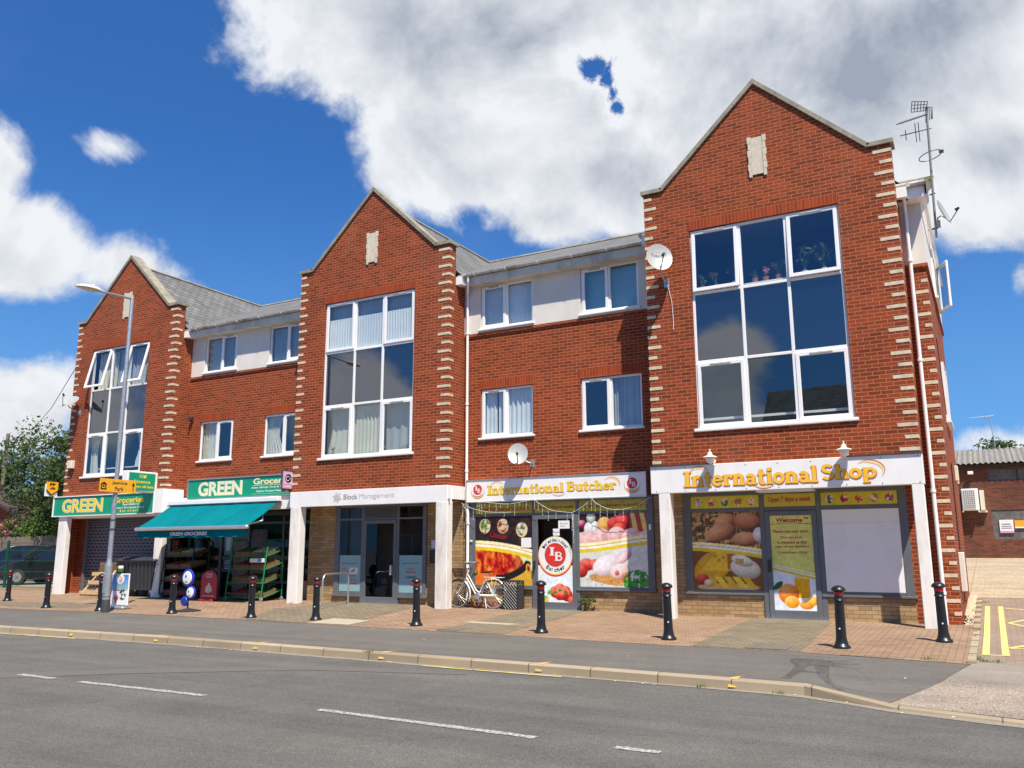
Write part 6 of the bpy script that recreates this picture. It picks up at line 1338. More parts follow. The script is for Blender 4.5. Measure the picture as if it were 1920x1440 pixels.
for k in range(9):
    t = k/8; mb.tube([(-10.40+.25*t,yb_-.13,.74),(-10.47+.34*t,yb_-.20,.95)], .007, 4).tube([(-10.40+.25*t,yb_+.13,.74),(-10.47+.34*t,yb_+.20,.95)], .007, 4)
    mb.tube([(-10.40,yb_-.13+.26*t,.74),(-10.47,yb_-.20+.4*t,.95)], .007, 4)
mb.box(-10.40,-10.15,yb_-.13,yb_+.13,.735,.745).build('basket', 'wicker', bk)
MB().lathe([(.0,-.012),(.075,-.012),(.08,0),(.075,.012),(0,.012)], (BBk[0],yb_-.045,BBk[2]), 20, axis='y').build('chainring', 'galvanised', bk)
MB().tube([(BBk[0],yb_-.06,BBk[2]),(BBk[0]+.09,yb_-.08,BBk[2]-.14)], .009, 6).tube([(BBk[0],yb_+.06,BBk[2]),(BBk[0]-.09,yb_+.08,BBk[2]+.14)], .009, 6).build('crank', 'galvanised', bk); MB().bbox(BBk[0]+.05,BBk[0]+.14,yb_-.15,yb_-.07,BBk[2]-.155,BBk[2]-.13,.006).bbox(BBk[0]-.14,BBk[0]-.05,yb_+.07,yb_+.15,BBk[2]+.13,BBk[2]+.155,.006).build('pedal', 'rubber', bk)
MB().bbox(-9.80,rx+.03,yb_-.055,yb_-.03,.30,.345,.02).build('chain_guard', 'bike_white', bk); MB().tube([(-9.62,yb_-.02,.28),(-9.52,yb_-.12,.03)], .008, 6).build('kickstand', 'galvanised', bk)
bk_children_fix = P(bk)
def leaves(mb, cen, rad, n, size, rnd, flat=.0, mi=0, squash=(1,1,1)):
    """n small leaf quads scattered through a ball"""
    for _ in range(n):
        while True:
            v = Vector((rnd.uniform(-1,1), rnd.uniform(-1,1), rnd.uniform(-1,1)))
            if v.length < 1: break
        p = Vector((cen[0]+v.x*rad*squash[0], cen[1]+v.y*rad*squash[1], cen[2]+v.z*rad*squash[2])); s = size*rnd.uniform(.6,1.3)
        u = Vector((rnd.gauss(0,1), rnd.gauss(0,1), rnd.gauss(0,1)*(1-flat)+.1)).normalized(); w = u.cross(Vector((rnd.gauss(0,1), rnd.gauss(0,1), rnd.gauss(0,1)))).normalized()
        mb.add([p-u*s*.6, p+w*s*.32, p+u*s*.6, p-w*s*.32], [(0,1,2,3)], mi)
    return mb
rnd = random.Random(11)
def weed(loc, r, label, mat_='leaf_mid', n=90, flowers=None):
    t_ = thing('weed', label, 'plant', loc); mb = MB(); st = MB()
    for k in range(14):
        a = rnd.random()*6.28; e = (loc[0]+math.cos(a)*r*rnd.uniform(.3,1), loc[1]+math.sin(a)*r*.6*rnd.uniform(.3,1), loc[2]+r*rnd.uniform(.5,1.3)); st.tube([loc, ((loc[0]+e[0])/2, (loc[1]+e[1])/2, (loc[2]+e[2])/2+.02), e], .004, 4); leaves(mb, e, r*.28, n//14, r*.30, rnd)
    mb.build('foliage', mat_, t_); st.build('stems', 'stem_green', t_)
    if flowers: leaves(MB(), (loc[0],loc[1],loc[2]+r), r*.3, 12, r*.3, rnd).build('flower', flowers, t_)
    P(t_)
weed((-7.1,.98,.03), .22, 'green weed growing at the foot of the wall right of the butcher door'); weed((-10.02,.93,.03), .15, 'small weed with a yellow flower on the ground behind the bicycle', 'leaf_dark', 60, 'petal_yellow')
mb = MB(); rw = random.Random(4)
for (x_, y_) in [(-11.55,-3.1),(-13.35,-3.25),(-15.3,.25),(-14.98,.3),(.1,-4.0),(.62,-3.6),(.66,-3.7),(.58,-1.0),(.52,.2),(.6,1.6),(.55,3.2),(.7,4.9),(-24.5,-2.0),(-1.25,-6.72),(-2.2,-6.68),(-7.3,-6.52),(.75,-3.9),(.9,-3.95)]:
    for k in range(26):
        a = rw.random()*6.28; r_ = rw.random()*.10; bx_, by_ = x_+math.cos(a)*r_, y_+math.sin(a)*r_; z_ = (pz(x_,y_) if y_ > -6.6 else RZ) if x_ < .5 else zy(0,y_); hh = rw.uniform(.02,.07); mb.add([(bx_-.004,by_,z_),(bx_+.004,by_,z_),(bx_+rw.uniform(-.03,.03),by_+rw.uniform(-.03,.03),z_+hh)], [(0,1,2)])
tag(mb.build('grass_tufts', 'leaf_bright'), 'small tufts of grass in the paving joints and along the kerb', 'grass', kind='stuff')
mb = MB()
for k in range(900):
    x_ = rw.uniform(.38,.56)+rw.uniform(0,.12)*rw.random(); y_ = rw.uniform(-.2,6.5); z_ = zy(0,y_)+.005; r_ = rw.uniform(.006,.02); mb.lathe([(r_,0),(r_*.7,r_*.6),(0,r_*.8)], (x_,y_,z_), 5)
tag(mb.build('pebbles', 'pale_block'), 'loose pale pebbles along the foot of the flank wall', 'pebbles', kind='stuff')
# black lattice crate and seat-like tray behind the bicycle
lc = thing('lattice_bin', 'tall black plastic lattice bin standing behind the bicycle', 'bin', (-8.9,.85,.03)); mb = MB()
X0, X1, Y0, Y1, Z0, Z1 = -9.12,-8.74,.72,1.02,.03,.66
for (a, b, c, d_) in ((X0,Y0,X1,Y0),(X0,Y1,X1,Y1),(X0,Y0,X0,Y1),(X1,Y0,X1,Y1)):
    L_ = math.hypot(c-a, d_-b); n = max(3, int(L_/.065))
    for k in range(-8, n+1):
        for sg in (1, -1):
            pts = []
            for q in range(9):
                u = (k+q)/n if sg > 0 else (k+8-q)/n; z_ = Z0+(Z1-Z0)*q/8
                if -1e-6 <= u <= 1+1e-6: pts.append((a+(c-a)*u, b+(d_-b)*u, z_))
            if len(pts) > 1: mb.tube([pts[0], pts[-1]], .012, 4)
mb.build('lattice_side', 'black_plastic', lc); mb = MB()
for z_ in (Z0, Z1): mb.tube([(X0,Y0,z_),(X1,Y0,z_),(X1,Y1,z_),(X0,Y1,z_)], .016, 5, closed=True)
for (a, b) in ((X0,Y0),(X1,Y0),(X0,Y1),(X1,Y1)): mb.tube([(a,b,Z0),(a,b,Z1)], .016, 5)
mb.build('rim', 'black_plastic', lc); MB().box(X0+.03,X1-.03,Y0+.03,Y1-.03,Z0,Z1-.12).build('dark_inner_box', 'rubber', lc); P(lc)  # dark inner box added to darken the see-through lattice
MB_ = MB().bbox(-10.25,-9.2,.9,1.04,.03,.16,.02); tag(MB_.build('planter_trough', 'terracotta', loc=(-9.7,.97,.03)), 'low terracotta trough on the ground behind the bicycle wheels', 'planter')
# fairy lights
fl = thing('fairy_lights', 'string of white icicle fairy lights draped below the butcher sign', 'fairy lights', (-7.9,.9,2.3)); mb = MB(); bb = MB(); rf = random.Random(9)
def strand(P_, drips):
    n = 30; pts = []
    for i in range(n+1):
        t = i/n*(len(P_)-1); k = min(int(t), len(P_)-2); f_ = t-k; p0, p1, p2, p3 = P_[max(k-1,0)], P_[k], P_[k+1], P_[min(k+2,len(P_)-1)]
        q = tuple(.5*((2*p1[j])+(-p0[j]+p2[j])*f_+(2*p0[j]-5*p1[j]+4*p2[j]-p3[j])*f_*f_+(-p0[j]+3*p1[j]-3*p2[j]+p3[j])*f_**3) for j in (0,1)); pts.append((q[0], .90+rf.uniform(-.01,.01), q[1]))
    mb.tube(pts, .0042, 5)
    for d_ in range(drips):
        p = pts[int((d_+.5)/drips*n)]; ln = rf.uniform(.06,.32); mb.tube([p,(p[0]+rf.uniform(-.02,.02),p[1],p[2]-ln)], .0022, 4)
        for b_ in range(max(1, int(ln/.07))): z_ = p[2]-ln*(b_+1)/max(1, int(ln/.07)); bb.lathe([(.0,-.013),(.0065,0),(.0,.013)], (p[0],p[1],z_), 6)
strand([(-9.95,2.53),(-9.7,2.52),(-9.1,2.46),(-8.5,2.53)], 11); strand([(-8.40,2.56),(-8.2,2.42),(-7.9,2.28),(-7.4,2.21)], 6); strand([(-7.4,2.21),(-7.15,2.33),(-6.98,2.45)], 4); strand([(-6.98,2.66),(-6.8,2.42),(-6.4,2.26),(-5.9,2.30),(-5.5,2.50)], 10); strand([(-10.35,2.50),(-10.1,2.38),(-9.6,2.28),(-9.0,2.26)], 4); strand([(-7.4,2.21),(-7.36,1.9),(-7.37,1.7)], 3); strand([(-10.4,2.52),(-10.28,2.36),(-10.2,2.2)], 3)
mb.build('cable', 'white_paint', fl); bb.build('bulbs', 'white_paint', fl); P(fl)
# ------------------------------------------------------------------ greengrocer's things
wb = thing('wheelie_bin', 'large dark grey four-wheeled refuse bin before the roller shutter', 'bin', (-22.0,.85,.02))
mb = MB(); f1 = [(-22.86,.52),(-21.12,.52),(-21.12,1.22),(-22.86,1.22)]; f0 = [(-22.72,.60),(-21.26,.60),(-21.26,1.16),(-22.72,1.16)]
mb.add([(a,b,.22) for a,b in f0]+[(a,b,1.08) for a,b in f1], [(3,2,1,0),(4,5,6,7),(0,1,5,4),(1,2,6,5),(2,3,7,6),(3,0,4,7)])
for k in range(9): xx = -22.7+k*.18; mb.add([(xx-.02,.585,.25),(xx+.02,.585,.25),(xx+.03,.505,1.03),(xx-.03,.505,1.03)], [(0,1,2,3)])
mb.build('body', 'dark_grey_plastic', wb); MB().bbox(-22.92,-21.06,.46,1.28,1.08,1.13,.02).add([(-22.9,.50,1.13),(-21.08,.50,1.13),(-21.08,.88,1.21),(-22.9,.88,1.21),(-21.08,1.26,1.15),(-22.9,1.26,1.15)], [(0,1,2,3),(3,2,4,5),(1,4,2),(0,3,5)]).build('lid', 'dark_grey_plastic', wb)
MB().tube([(-22.95,.60,.98),(-22.98,.60,.98),(-22.98,1.1,.98),(-22.95,1.1,.98)], .02, 6).tube([(-21.05,.60,.98),(-21.0,.62,.98),(-21.0,1.08,.98),(-21.05,1.1,.98)], .02, 6).build('handle', 'black_plastic', wb)
for (a, b) in ((-22.6,.66),(-21.36,.66),(-22.6,1.1),(-21.36,1.1)): w_ = MB().lathe([(.0,-.025),(.075,-.025),(.085,0),(.075,.025),(0,.025)], (a,b,.11), 16, axis='y').build('wheel', 'rubber', wb); MB().box(a-.03,a+.03,b-.035,b+.035,.15,.23).build('castor_fork', 'aluminium', w_)
P(wb)
pl = thing('crate_stand', 'pale wooden stand of crates leaning before the roller shutter behind the lamp foot', 'crate stand', (-24.0,.7,.02)); mb = MB()
for (a, b) in (((-24.46,.45),(-24.12,.70)), ((-23.50,.45),(-23.42,.70))): mb.add([(a[0]-.03,a[1],.02),(a[0]+.03,a[1],.02),(b[0]+.03,b[1]+.2,.78),(b[0]-.03,b[1]+.2,.78),(a[0]-.03,a[1]+.06,.02),(a[0]+.03,a[1]+.06,.02),(b[0]+.03,b[1]+.26,.78),(b[0]-.03,b[1]+.26,.78)], [(0,1,2,3),(7,6,5,4),(1,5,6,2),(0,3,7,4),(3,2,6,7)])
mb.build('side_rail', 'pine', pl)
for (z_, x0, x1, y_) in ((.03,-24.42,-23.5,.42),(.34,-24.2,-23.46,.54),(.60,-24.15,-23.44,.62)): MB().bbox(x0,x1,y_,y_+.3,z_,z_+.045,.005).bbox(x0,x1,y_-.015,y_,z_+.02,z_+.13,.004).build('slat_shelf', 'pine', pl)
MB().box(-24.15,-24.10,.42,.45,.06,.24).box(-23.6,-23.55,.42,.45,.06,.24).box(-24.1,-23.6,.43,.45,.17,.20).build('crate_end', 'pine', pl); MB().bbox(-24.05,-23.45,.78,1.0,.72,1.02,.02).bbox(-24.0,-23.5,.72,.9,.70,.74,.005).build('upper_crate', 'pine_shadowed', pl); P(pl)
# pavement signs
ps = thing('pavement_sign', 'blue and white pavement poster board with a green topper beside the street lamp', 'pavement sign', (-18.34,-2.6,-.04))
def p_ice(U, V, asp):
    img = np.zeros(U.shape+(3,))+L3((60,140,205))*V[..., None]+L3((190,215,235))*(1-V[..., None]); img = put(img, (V < .47)*1., L3((236,238,240)))
    img = put(img, ell(U, V*asp, .5, .86*asp, .26, .20)[0], L3((245,245,245))); img = ball(img, U, V*asp, .5, .84*asp, .12, .14, (170,120,90), (235,190,160), (250,225,205))
    img = put(img, ((np.abs(V-.55) < .03)*(vnoise(U*3, V, 12, 3, 1) > .3)*(U > .1)*(U < .92))*1., L3((150,190,40))); img = put(img, ((np.abs(V-.475) < .018)*(vnoise(U*3, V, 14, 5, 1) > .3)*(U > .08)*(U < .9))*1., L3((120,40,110)))
    img = put(img, ell(U, V*asp, .70, .33*asp, .22, .22)[0]*(vnoise(U, V, 12, 9) > .48), L3((60,55,65))); img = ball(img, U, V*asp, .32, .22*asp, .14, .12, (120,15,15), (205,40,40), (240,150,130)); img = put(img, ((U > .27)*(U < .38)*(V < .18)*(V > .05))*1., L3((200,60,50)))
    return img
pv = poster('print', ps, -18.68, -18.06, .06, .80, -2.62, p_ice, 40, 50)
MB().bbox(-18.70,-18.04,-2.616,-2.58,.04,.82,.01).build('board', 'white_board', ps); MB().bbox(-18.66,-18.05,-2.74,-2.46,-.045,.02,.02).build('base', 'galvanised', ps)
MB().lathe([(.05,.0),(.085,.05),(.085,.11),(.06,.13)], (-18.42,-2.6,.82), 14).build('topper', 'leaf_bright', ps); MB().lathe([(.07,.13),(.07,.19),(0,.2)], (-18.42,-2.6,.82), 14).build('topper_cap', 'white_paint', ps); P(ps)
rs = thing('disc_sign', 'pavement sign of three blue rimmed discs on a grey base', 'pavement sign', (-16.05,-2.5,-.04))
for (cx, cz, r_, cap) in ((-16.03,.74,.205,True),(-15.90,.40,.155,True),(-16.10,.19,.115,False)):
    dsc = MB().lathe([(.0,-.03),(r_*.9,-.03),(r_,-.015),(r_,.015),(r_*.9,.03),(0,.03)], (cx,-2.5,cz), 28, axis='y').build('disc', 'bright_blue', rs, smooth=True)
    if cap:
        MB().lathe([(r_*.76,-.032),(r_*.7,-.045),(0,-.052)], (cx+.01,-2.5,cz), 24, axis='y').build('face', 'white_paint', dsc, smooth=True)
        MB().lathe([(r_*.16,-.056),(0,-.057)], (cx-.02,-2.5,cz+r_*.2), 12, axis='y').build('emblem', 'shop_green', dsc); MB().bbox(cx-.05,cx+.05,-2.557,-2.553,cz-r_*.45,cz-r_*.28,.002).build('emblem', 'letter_lightgrey', dsc)
    else: MB().lathe([(r_*.5,-.032),(0,-.034)], (cx,-2.5,cz), 20, axis='y').build('face', 'navy', dsc)
MB().lathe([(.30,0),(.30,.025),(.10,.06),(.03,.075)], (-16.02,-2.45,-.045), 20).build('base', 'dark_grey_plastic', rs, smooth=True); MB().tube([(-16.04,-2.45,.02),(-16.04,-2.45,.6)], .02, 8).build('stem', 'dark_grey_plastic', rs); P(rs)
ic = thing('ice_cream_sign', 'red ice cream board with a pale heart standing under the awning', 'pavement sign', (-18.3,-.2,.0)); mb = MB()
pts = [(-18.60,.06),(-17.98,.06),(-17.98,.60)]+[(-18.29+.31*math.cos(R(q)), .62+.22*math.sin(R(q))) for q in range(0,181,15)]; mb.prism(pts, .14, .18); mb.build('board', 'ice_red', ic); MB().bbox(-18.55,-18.0,.02,.30,.0,.06,.02).build('base', 'ice_red', ic)
mb = MB()
for sg in (-1, 1): ring(-18.29+sg*.055, .70, .06, .055, 0 if sg > 0 else 0, 360, .014, .014, .136, mb); 
mb.build('heart', 'white_paint', ic); mb = MB()
for (a, b, r_) in ((-18.34,.36,.07),(-18.24,.38,.065),(-18.29,.30,.08),(-18.38,.29,.05),(-18.19,.30,.05),(-18.29,.45,.05)): disc(a, b, r_, r_, .137-.0005*r_*60, mb, 14)
mb.box(-18.50,-18.07,.133,.1385,.14,.155).build('flower_print', 'pale_block', ic); P(ic)
# racks of crates
def rack(x0, x1, y0, y1, h, mat_, label, leg_r=.018):
    r_ = thing('display_rack', label, 'display rack', ((x0+x1)/2,(y0+y1)/2,.03), 'wheeled greengrocer racks')
    for xx, nm in ((x0,0),(x1,1)):
        dx = .12 if nm else -.12
        MB().tube([(xx,y0,.10),(xx+dx*.0,y0+.02,.35),(xx,y0+.16,h-.12),(xx,y0+.24,h),(xx,y1-.12,h+.03),(xx,y1-.02,h-.06),(xx,y1,h-.3),(xx,y1,.10)], leg_r, 8).build('end_frame', mat_, r_, smooth=True)
    for z_ in (.16,.55,.92,1.28):
        t = (z_-.1)/(h-.1); ya = y0+.16*t
        MB().tube([(x0,ya,z_-.05),(x1,ya,z_-.05)], leg_r*.8, 6).tube([(x0,y1,z_+.14),(x1,y1,z_+.14)], leg_r*.8, 6).tube([(x0,ya,z_-.05),(x0,y1,z_+.14)], leg_r*.8, 6).tube([(x1,ya,z_-.05),(x1,y1,z_+.14)], leg_r*.8, 6).build('shelf_rail', mat_, r_)
    for (a, b) in ((x0,y0),(x1,y0),(x0,y1),(x1,y1)): w_ = MB().lathe([(.0,-.018),(.055,-.018),(.06,0),(.055,.018),(0,.018)], (a,b,.065), 14, axis='y').build('wheel', 'galvanised', r_)
    P(r_); return r_
rack(-17.95, -16.58, .45, 1.22, 1.66, 'rack_green', 'bright green wheeled rack of fruit and vegetable crates right of the shop door')
rack(-20.85, -19.62, .55, 1.25, 1.70, 'rack_dark', 'dark wheeled rack of crates left of the shop door beside the refuse bin', .022)
def crate(x, y, z, w, d_, h, ang, mat_, goods, label, group):
    c_ = thing('produce_crate', label, 'crate', (x,y,z), group, 0); mb = MB(); t = .012
    mb.box(-w/2,w/2,-d_/2,d_/2,0,t).box(-w/2,w/2,-d_/2,-d_/2+t,t,h).box(-w/2,w/2,d_/2-t,d_/2,t,h).box(-w/2,-w/2+t,-d_/2+t,d_/2-t,t,h).box(w/2-t,w/2,-d_/2+t,d_/2-t,t,h).build('box', mat_, c_)
    g_ = MB(); rr = random.Random(int(abs(x*31+z*17)))
    for i in range(int(w/.075)):
        for j in range(int(d_/.085)):
            r_ = rr.uniform(.03,.045); cx, cy, cz = -w/2+.05+i*.073, -d_/2+.05+j*.08, h-.015+rr.uniform(-.01,.012); g_.lathe([(0,-r_),(r_*.7,-r_*.7),(r_,0),(r_*.7,r_*.7),(0,r_)], (cx,cy,cz), 7)
    g_.build('produce', goods, c_, smooth=True); c_.rotation_euler = (ang, 0, 0); return c_
goods = ['red_fruit','green_veg','orange_veg','green_veg','red_fruit','orange_veg','green_veg','pale_block']; words = {'red_fruit':'red fruit','green_veg':'green vegetables','orange_veg':'orange fruit','pale_block':'pale onions'}
cn = ['bottom','second','third','top']
k = 0
for (rx0, rx1, ry, who) in ((-17.95,-16.58,.86,'green rack'),(-20.85,-19.62,.93,'dark rack')):
    for si, z_ in enumerate((.16,.55,.92,1.28)):
        for ci in range(2):
            w_ = (rx1-rx0)/2-.06; x_ = rx0+(rx1-rx0)*(.26+.48*ci); m_ = 'red_crate' if (si == 0 and who == 'dark rack') else ('cardboard' if (si+ci) % 2 else 'pine_shadowed'); g_ = goods[k % 8]; k += 1
            crate(x_, ry+.04*si*.5, z_+.01, w_, .52, .12, R(15), m_, g_, '%s crate of %s on the %s shelf of the %s, %s half' % ({'red_crate':'red','cardboard':'brown card','pine_shadowed':'wooden'}[m_], words[g_], cn[si], who, ('left','right')[ci]), 'produce crates on the greengrocer racks')
bx_ = thing('carton', 'white and blue carton on the third shelf of the green rack', 'carton', (-16.8,.5,1.12)); MB().bbox(-17.05,-16.60,.42,.54,1.06,1.17,.006).build('box', 'white_paint', bx_); MB().box(-16.75,-16.60,.415,.42,1.075,1.155).build('print', 'sky_blue', bx_); P(bx_)
# plants on window sills
def pot_plant(x, y, z, h, mat_, label, r=.06, sp=.5):
    t_ = thing('pot_plant', label, 'plant', (x,y,z), 'pot plants on the window sills'); MB().lathe([(r*.7,0),(r,r*1.5),(r*1.08,r*1.5),(r*1.08,r*1.75),(r*.9,r*1.75)], (x,y,z), 12).build('pot', 'terracotta' if h < .4 else 'white_paint', t_)
    mb = MB(); st = MB(); rr = random.Random(int(x*100))
    for i in range(9): a = rr.random()*6.28; e = (x+math.cos(a)*h*sp*rr.random(), y+math.sin(a)*.08, z+r*1.7+h*rr.uniform(.4,1)); st.tube([(x,y,z+r*1.6),((x+e[0])/2,(y+e[1])/2,e[2]*.6+z*.4),e], .004, 4); leaves(mb, e, h*.20, 9, h*.17, rr)
    mb.build('foliage', mat_, t_); st.build('stem', 'stem_green', t_); P(t_)
yy = .27
for (x_, h_, m_, l_) in ((-3.92,.22,'leaf_bright','bright green bushy plant at the left of the top left right-gable window'),(-3.62,.26,'leaf_autumn','red-leaved plant in the top left window of the right gable'),(-3.22,.42,'leaf_autumn','taller red plant at the right edge of the top left window of the right gable'),
    (-2.80,.16,'leaf_dark','small potted plant at the left end of the top middle window sill'),(-2.58,.2,'petal_pink','small pink flowering plant on the top middle window sill'),(-2.32,.30,'leaf_mid','wide green plant in the middle of the top middle window sill'),(-2.12,.15,'leaf_autumn','small plant at the right end of the top middle window sill'),
    (-1.80,.48,'leaf_mid','tall thin stemmed plant in the top right window of the right gable'),(-1.42,.50,'leaf_mid','large leafy green plant in the top right window of the right gable'),(-1.16,.16,'leaf_dark','small green plant in the right corner of the right gable top right window')):
    pot_plant(x_, yy, 6.80, h_, m_, l_)
pot_plant(-14.35, .62, 3.82, .2, 'leaf_bright', 'small green plant in the bottom left window of the middle gable', .04); pot_plant(-12.72, .60, 3.82, .2, 'petal_yellow', 'small yellow flowering plant in the bottom middle window of the middle gable', .05)
bt = thing('bottle', 'blue and white bottle inside the first floor window nearest the right gable', 'bottle', (-6.32,1.33,4.16)); MB().bbox(-6.40,-6.26,1.30,1.38,4.15,4.40,.02).build('body', 'white_paint', bt); MB().box(-6.395,-6.265,1.292,1.30,4.18,4.28).build('label', 'bright_blue', bt); MB().lathe([(.025,0),(.025,.04),(0,.045)], (-6.33,1.34,4.40), 10).build('cap', 'bright_blue', bt); P(bt)
# ------------------------------------------------------------------ trees and planting
def tree(name, label, base, h, cr, n, leaf, mat_, seed, group=None, trunk_h=.35, squash=(1,1,1), gap=.0, cat='tree', tr=.18, clumps=46):
    rr = random.Random(seed); t_ = thing(name, label, cat, base, group)
    x, y, z = base; th = h*trunk_h; mb = MB(); top = (x+rr.uniform(-.3,.3), y, z+h*.8)
    mb.tube([(x,y,z-.1),(x+.05,y,z+th*.5),(x+rr.uniform(-.15,.15),y,z+th),((x+top[0])/2+.1,y,z+(th+h*.8)/2),top], [tr,tr*.85,tr*.7,tr*.4,tr*.12], 9)
    cen = []; cz = z+th+(h-th)*.48; rz_ = (h-th)*.56
    while len(cen) < clumps:
        v = Vector((rr.uniform(-1,1), rr.uniform(-1,1), rr.uniform(-1,1)))
        if v.length > 1 or v.length < .25: continue
        k = 1-.35*max(0, v.z); cen.append((x+v.x*cr*k*squash[0]*rr.uniform(.8,1.08), y+v.y*cr*k*squash[1], cz+v.z*rz_*squash[2]*rr.uniform(.85,1.05)))
    for c in cen[::3]:
        b = (x+(top[0]-x)*.4, y, z+th+(c[2]-z-th)*.35); mb.tube([b, ((b[0]+c[0])/2, (b[1]+c[1])/2, (b[2]+c[2])/2+.15), c], [tr*.3,tr*.2,tr*.08], 5)
    mb.build('trunk', 'bark', t_, smooth=True); lf = MB()
    for c in cen: r_ = cr*rr.uniform(.20,.36); leaves(lf, c, r_, n//clumps, leaf, rr, 0, 0, (1,1,.72))
    lf.build('crown', mat_, t_); P(t_); return t_
tree('broadleaf_tree', 'tall loose-crowned green tree seen beside the left end of the building', (-47.5,14,.1), 8.9, 3.5, 7000, .19, 'leaf_light', 1, 'trees beyond the car park')
tree('broadleaf_tree', 'tree standing close behind the left gable, its top level with the satellite dish', (-41.5,12,.1), 8.6, 2.4, 5200, .19, 'leaf_mid', 2, 'trees beyond the car park')
tree('broadleaf_tree', 'dark rounded tree at the left edge of the picture behind the utility pole', (-56,15,.1), 7.3, 3.6, 7000, .22, 'leaf_dark', 3, 'trees beyond the car park')
tree('broadleaf_tree', 'low dark tree between the brick outbuilding and the tall tree', (-48,17,.1), 6.2, 3.6, 6000, .22, 'leaf_dark', 4, 'trees beyond the car park')
tree('copper_tree', 'small reddish brown tree above the ivy behind the parked cars', (-45.5,13,.1), 4.9, 1.7, 2600, .17, 'leaf_autumn', 5, trunk_h=.3)
tree('broadleaf_tree', 'small dark tree behind the yellow shield sign', (-38.5,9.5,.1), 6.0, 2.2, 4200, .17, 'leaf_dark', 6, 'trees beyond the car park')
tree('broadleaf_tree', 'bushy green tree showing above the corrugated roof at the right edge', (1.7,42,.5), 7.4, 3.0, 5500, .22, 'leaf_mid', 8, squash=(1.15,1,.8)); tree('broadleaf_tree', 'second green tree crown at the far right edge above the corrugated roof', (7.2,44,.5), 7.0, 2.8, 3500, .22, 'leaf_mid', 9)
def hedge(name, label, x0, x1, y0, y1, z0, z1, n, leaf, mat_, seed, petals=None, cat='shrub'):
    rr = random.Random(seed); t_ = thing(name, label, cat, ((x0+x1)/2,(y0+y1)/2,z0)); lf = MB(); k = 26
    for i in range(k): c = (rr.uniform(x0,x1), rr.uniform(y0,y1), z0+(z1-z0)*rr.uniform(.2,.95)); leaves(lf, c, min(.55,(z1-z0)*.4), n//k, leaf, rr)
    lf.build('foliage', mat_, t_); st = MB()
    for i in range(7): xx = x0+(x1-x0)*(i+.5)/7; st.tube([(xx,(y0+y1)/2,z0),(xx+rr.uniform(-.2,.2),(y0+y1)/2,z0+(z1-z0)*.8)], .02, 5)
    st.build('stems', 'bark', t_)
    if petals:
        pm = MB()
        for i in range(20): c = (rr.uniform(x0,x1), y0-.15+rr.uniform(-.1,.2), z0+(z1-z0)*rr.uniform(.35,1.0)); leaves(pm, c, .09, 12, .12, rr)
        pm.build('flowers', petals, t_)
    P(t_)
hedge('ivy', 'mound of bright green ivy spilling over the fence behind the cars', -42.3,-37.2,9.0,9.8,1.2,3.05,5400,.14,'leaf_bright',21); hedge('rose_bush', 'rose bush with pink blooms at the left edge above the car', -45.6,-42.2,9.0,9.7,1.2,2.95,2400,.13,'leaf_mid',22,'petal_pink')
hedge('ivy', 'dark ivy mass showing between the leftmost column and the shutter', -37.0,-32.5,8.9,9.6,.1,3.1,4200,.13,'leaf_dark',23)
# timber fence behind the cars
tf = thing('timber_fence', 'weathered grey timber fence behind the parked cars', 'fence', (-42,8.7,.1)); mb = MB(); rr = random.Random(2)
xx = -52.
while xx < -31.5: w_ = rr.uniform(.13,.16); mb.box(xx,xx+w_,8.65+rr.uniform(-.01,.01),8.68,.1,2.12+rr.uniform(-.03,.03)); xx += w_+.008
mb.build('boards', 'timber_grey', tf)
for k in range(7): MB().box(-50+k*2.6,-49.9+k*2.6,8.69,8.79,.1,2.18).build('post', 'timber_grey', tf)
P(tf)
# green mesh fence
gf = thing('mesh_fence', 'dark green metal mesh fence along the car park at the left edge', 'fence', (-31,2.9,.1)); A = Vector((-36.6,-.25,.08)); B = Vector((-27.0,4.95,.08)); D_ = B-A; n = int(D_.length/2.35)
for i in range(n+1): p = A+D_*(i/n); MB().box(p.x-.04,p.x+.04,p.y-.04,p.y+.04,p.z-.1,p.z+1.72).build('post', 'fence_green', gf)
mb = MB()
for z_ in (.15,.55,.95,1.35,1.62): mb.tube([A+Vector((0,-.05,z_)), B+Vector((0,-.05,z_))], .008, 4)
m_ = int(D_.length/.085)
for i in range(m_+1): p = A+D_*(i/m_)+Vector((0,-.05,0)); mb.tube([p+Vector((0,0,.06)), p+Vector((0,0,1.66))], .0042, 3, caps=False)
mb.build('mesh_panel', 'fence_green', gf); P(gf)
# brick outbuilding, left
ob = thing('brick_outbuilding', 'low brick outbuilding with a dark pitched roof at the left edge', 'building', (-51,12,0))
MB().prism([(-56,0),(-45.8,0),(-45.8,2.75),(-51.2,4.75),(-56,3.0)], 12, 20).build('wall', 'red_brick', ob); mb = MB()
for i in range(12): mb.box(-56,-49.2+.0*i,11.96,11.995,1.9+i*.24,2.1+i*.24) if 2.1+i*.24 < 3.5 else mb.box(-56+ (i-6)*.5,-50.2-(i-6)*.35,11.96,11.995,1.9+i*.24,2.1+i*.24)
mb.build('cladding', 'timber_dark', ob); MB().prism([(-45.3,2.55),(-45.3,2.72),(-51.2,4.98),(-51.2,4.80)], 11.7, 20.3).prism([(-51.2,4.80),(-51.2,4.98),(-56.5,3.0),(-56.5,2.85)], 11.7, 20.3).build('roof', 'timber_dark', ob); P(ob)
up_ = thing('utility_pole', 'wooden utility pole rising at the left edge against the clouds', 'utility pole', (-53,14,.1)); MB().tube([(-53,14,0),(-52.95,14,8.75)], [.16,.11], 10).build('pole', 'timber_grey', up_); MB().box(-53.15,-52.75,13.9,14.1,8.2,8.35).box(-53.1,-52.8,13.85,14.15,5.2,5.5).build('fitting', 'timber_dark', up_); P(up_)
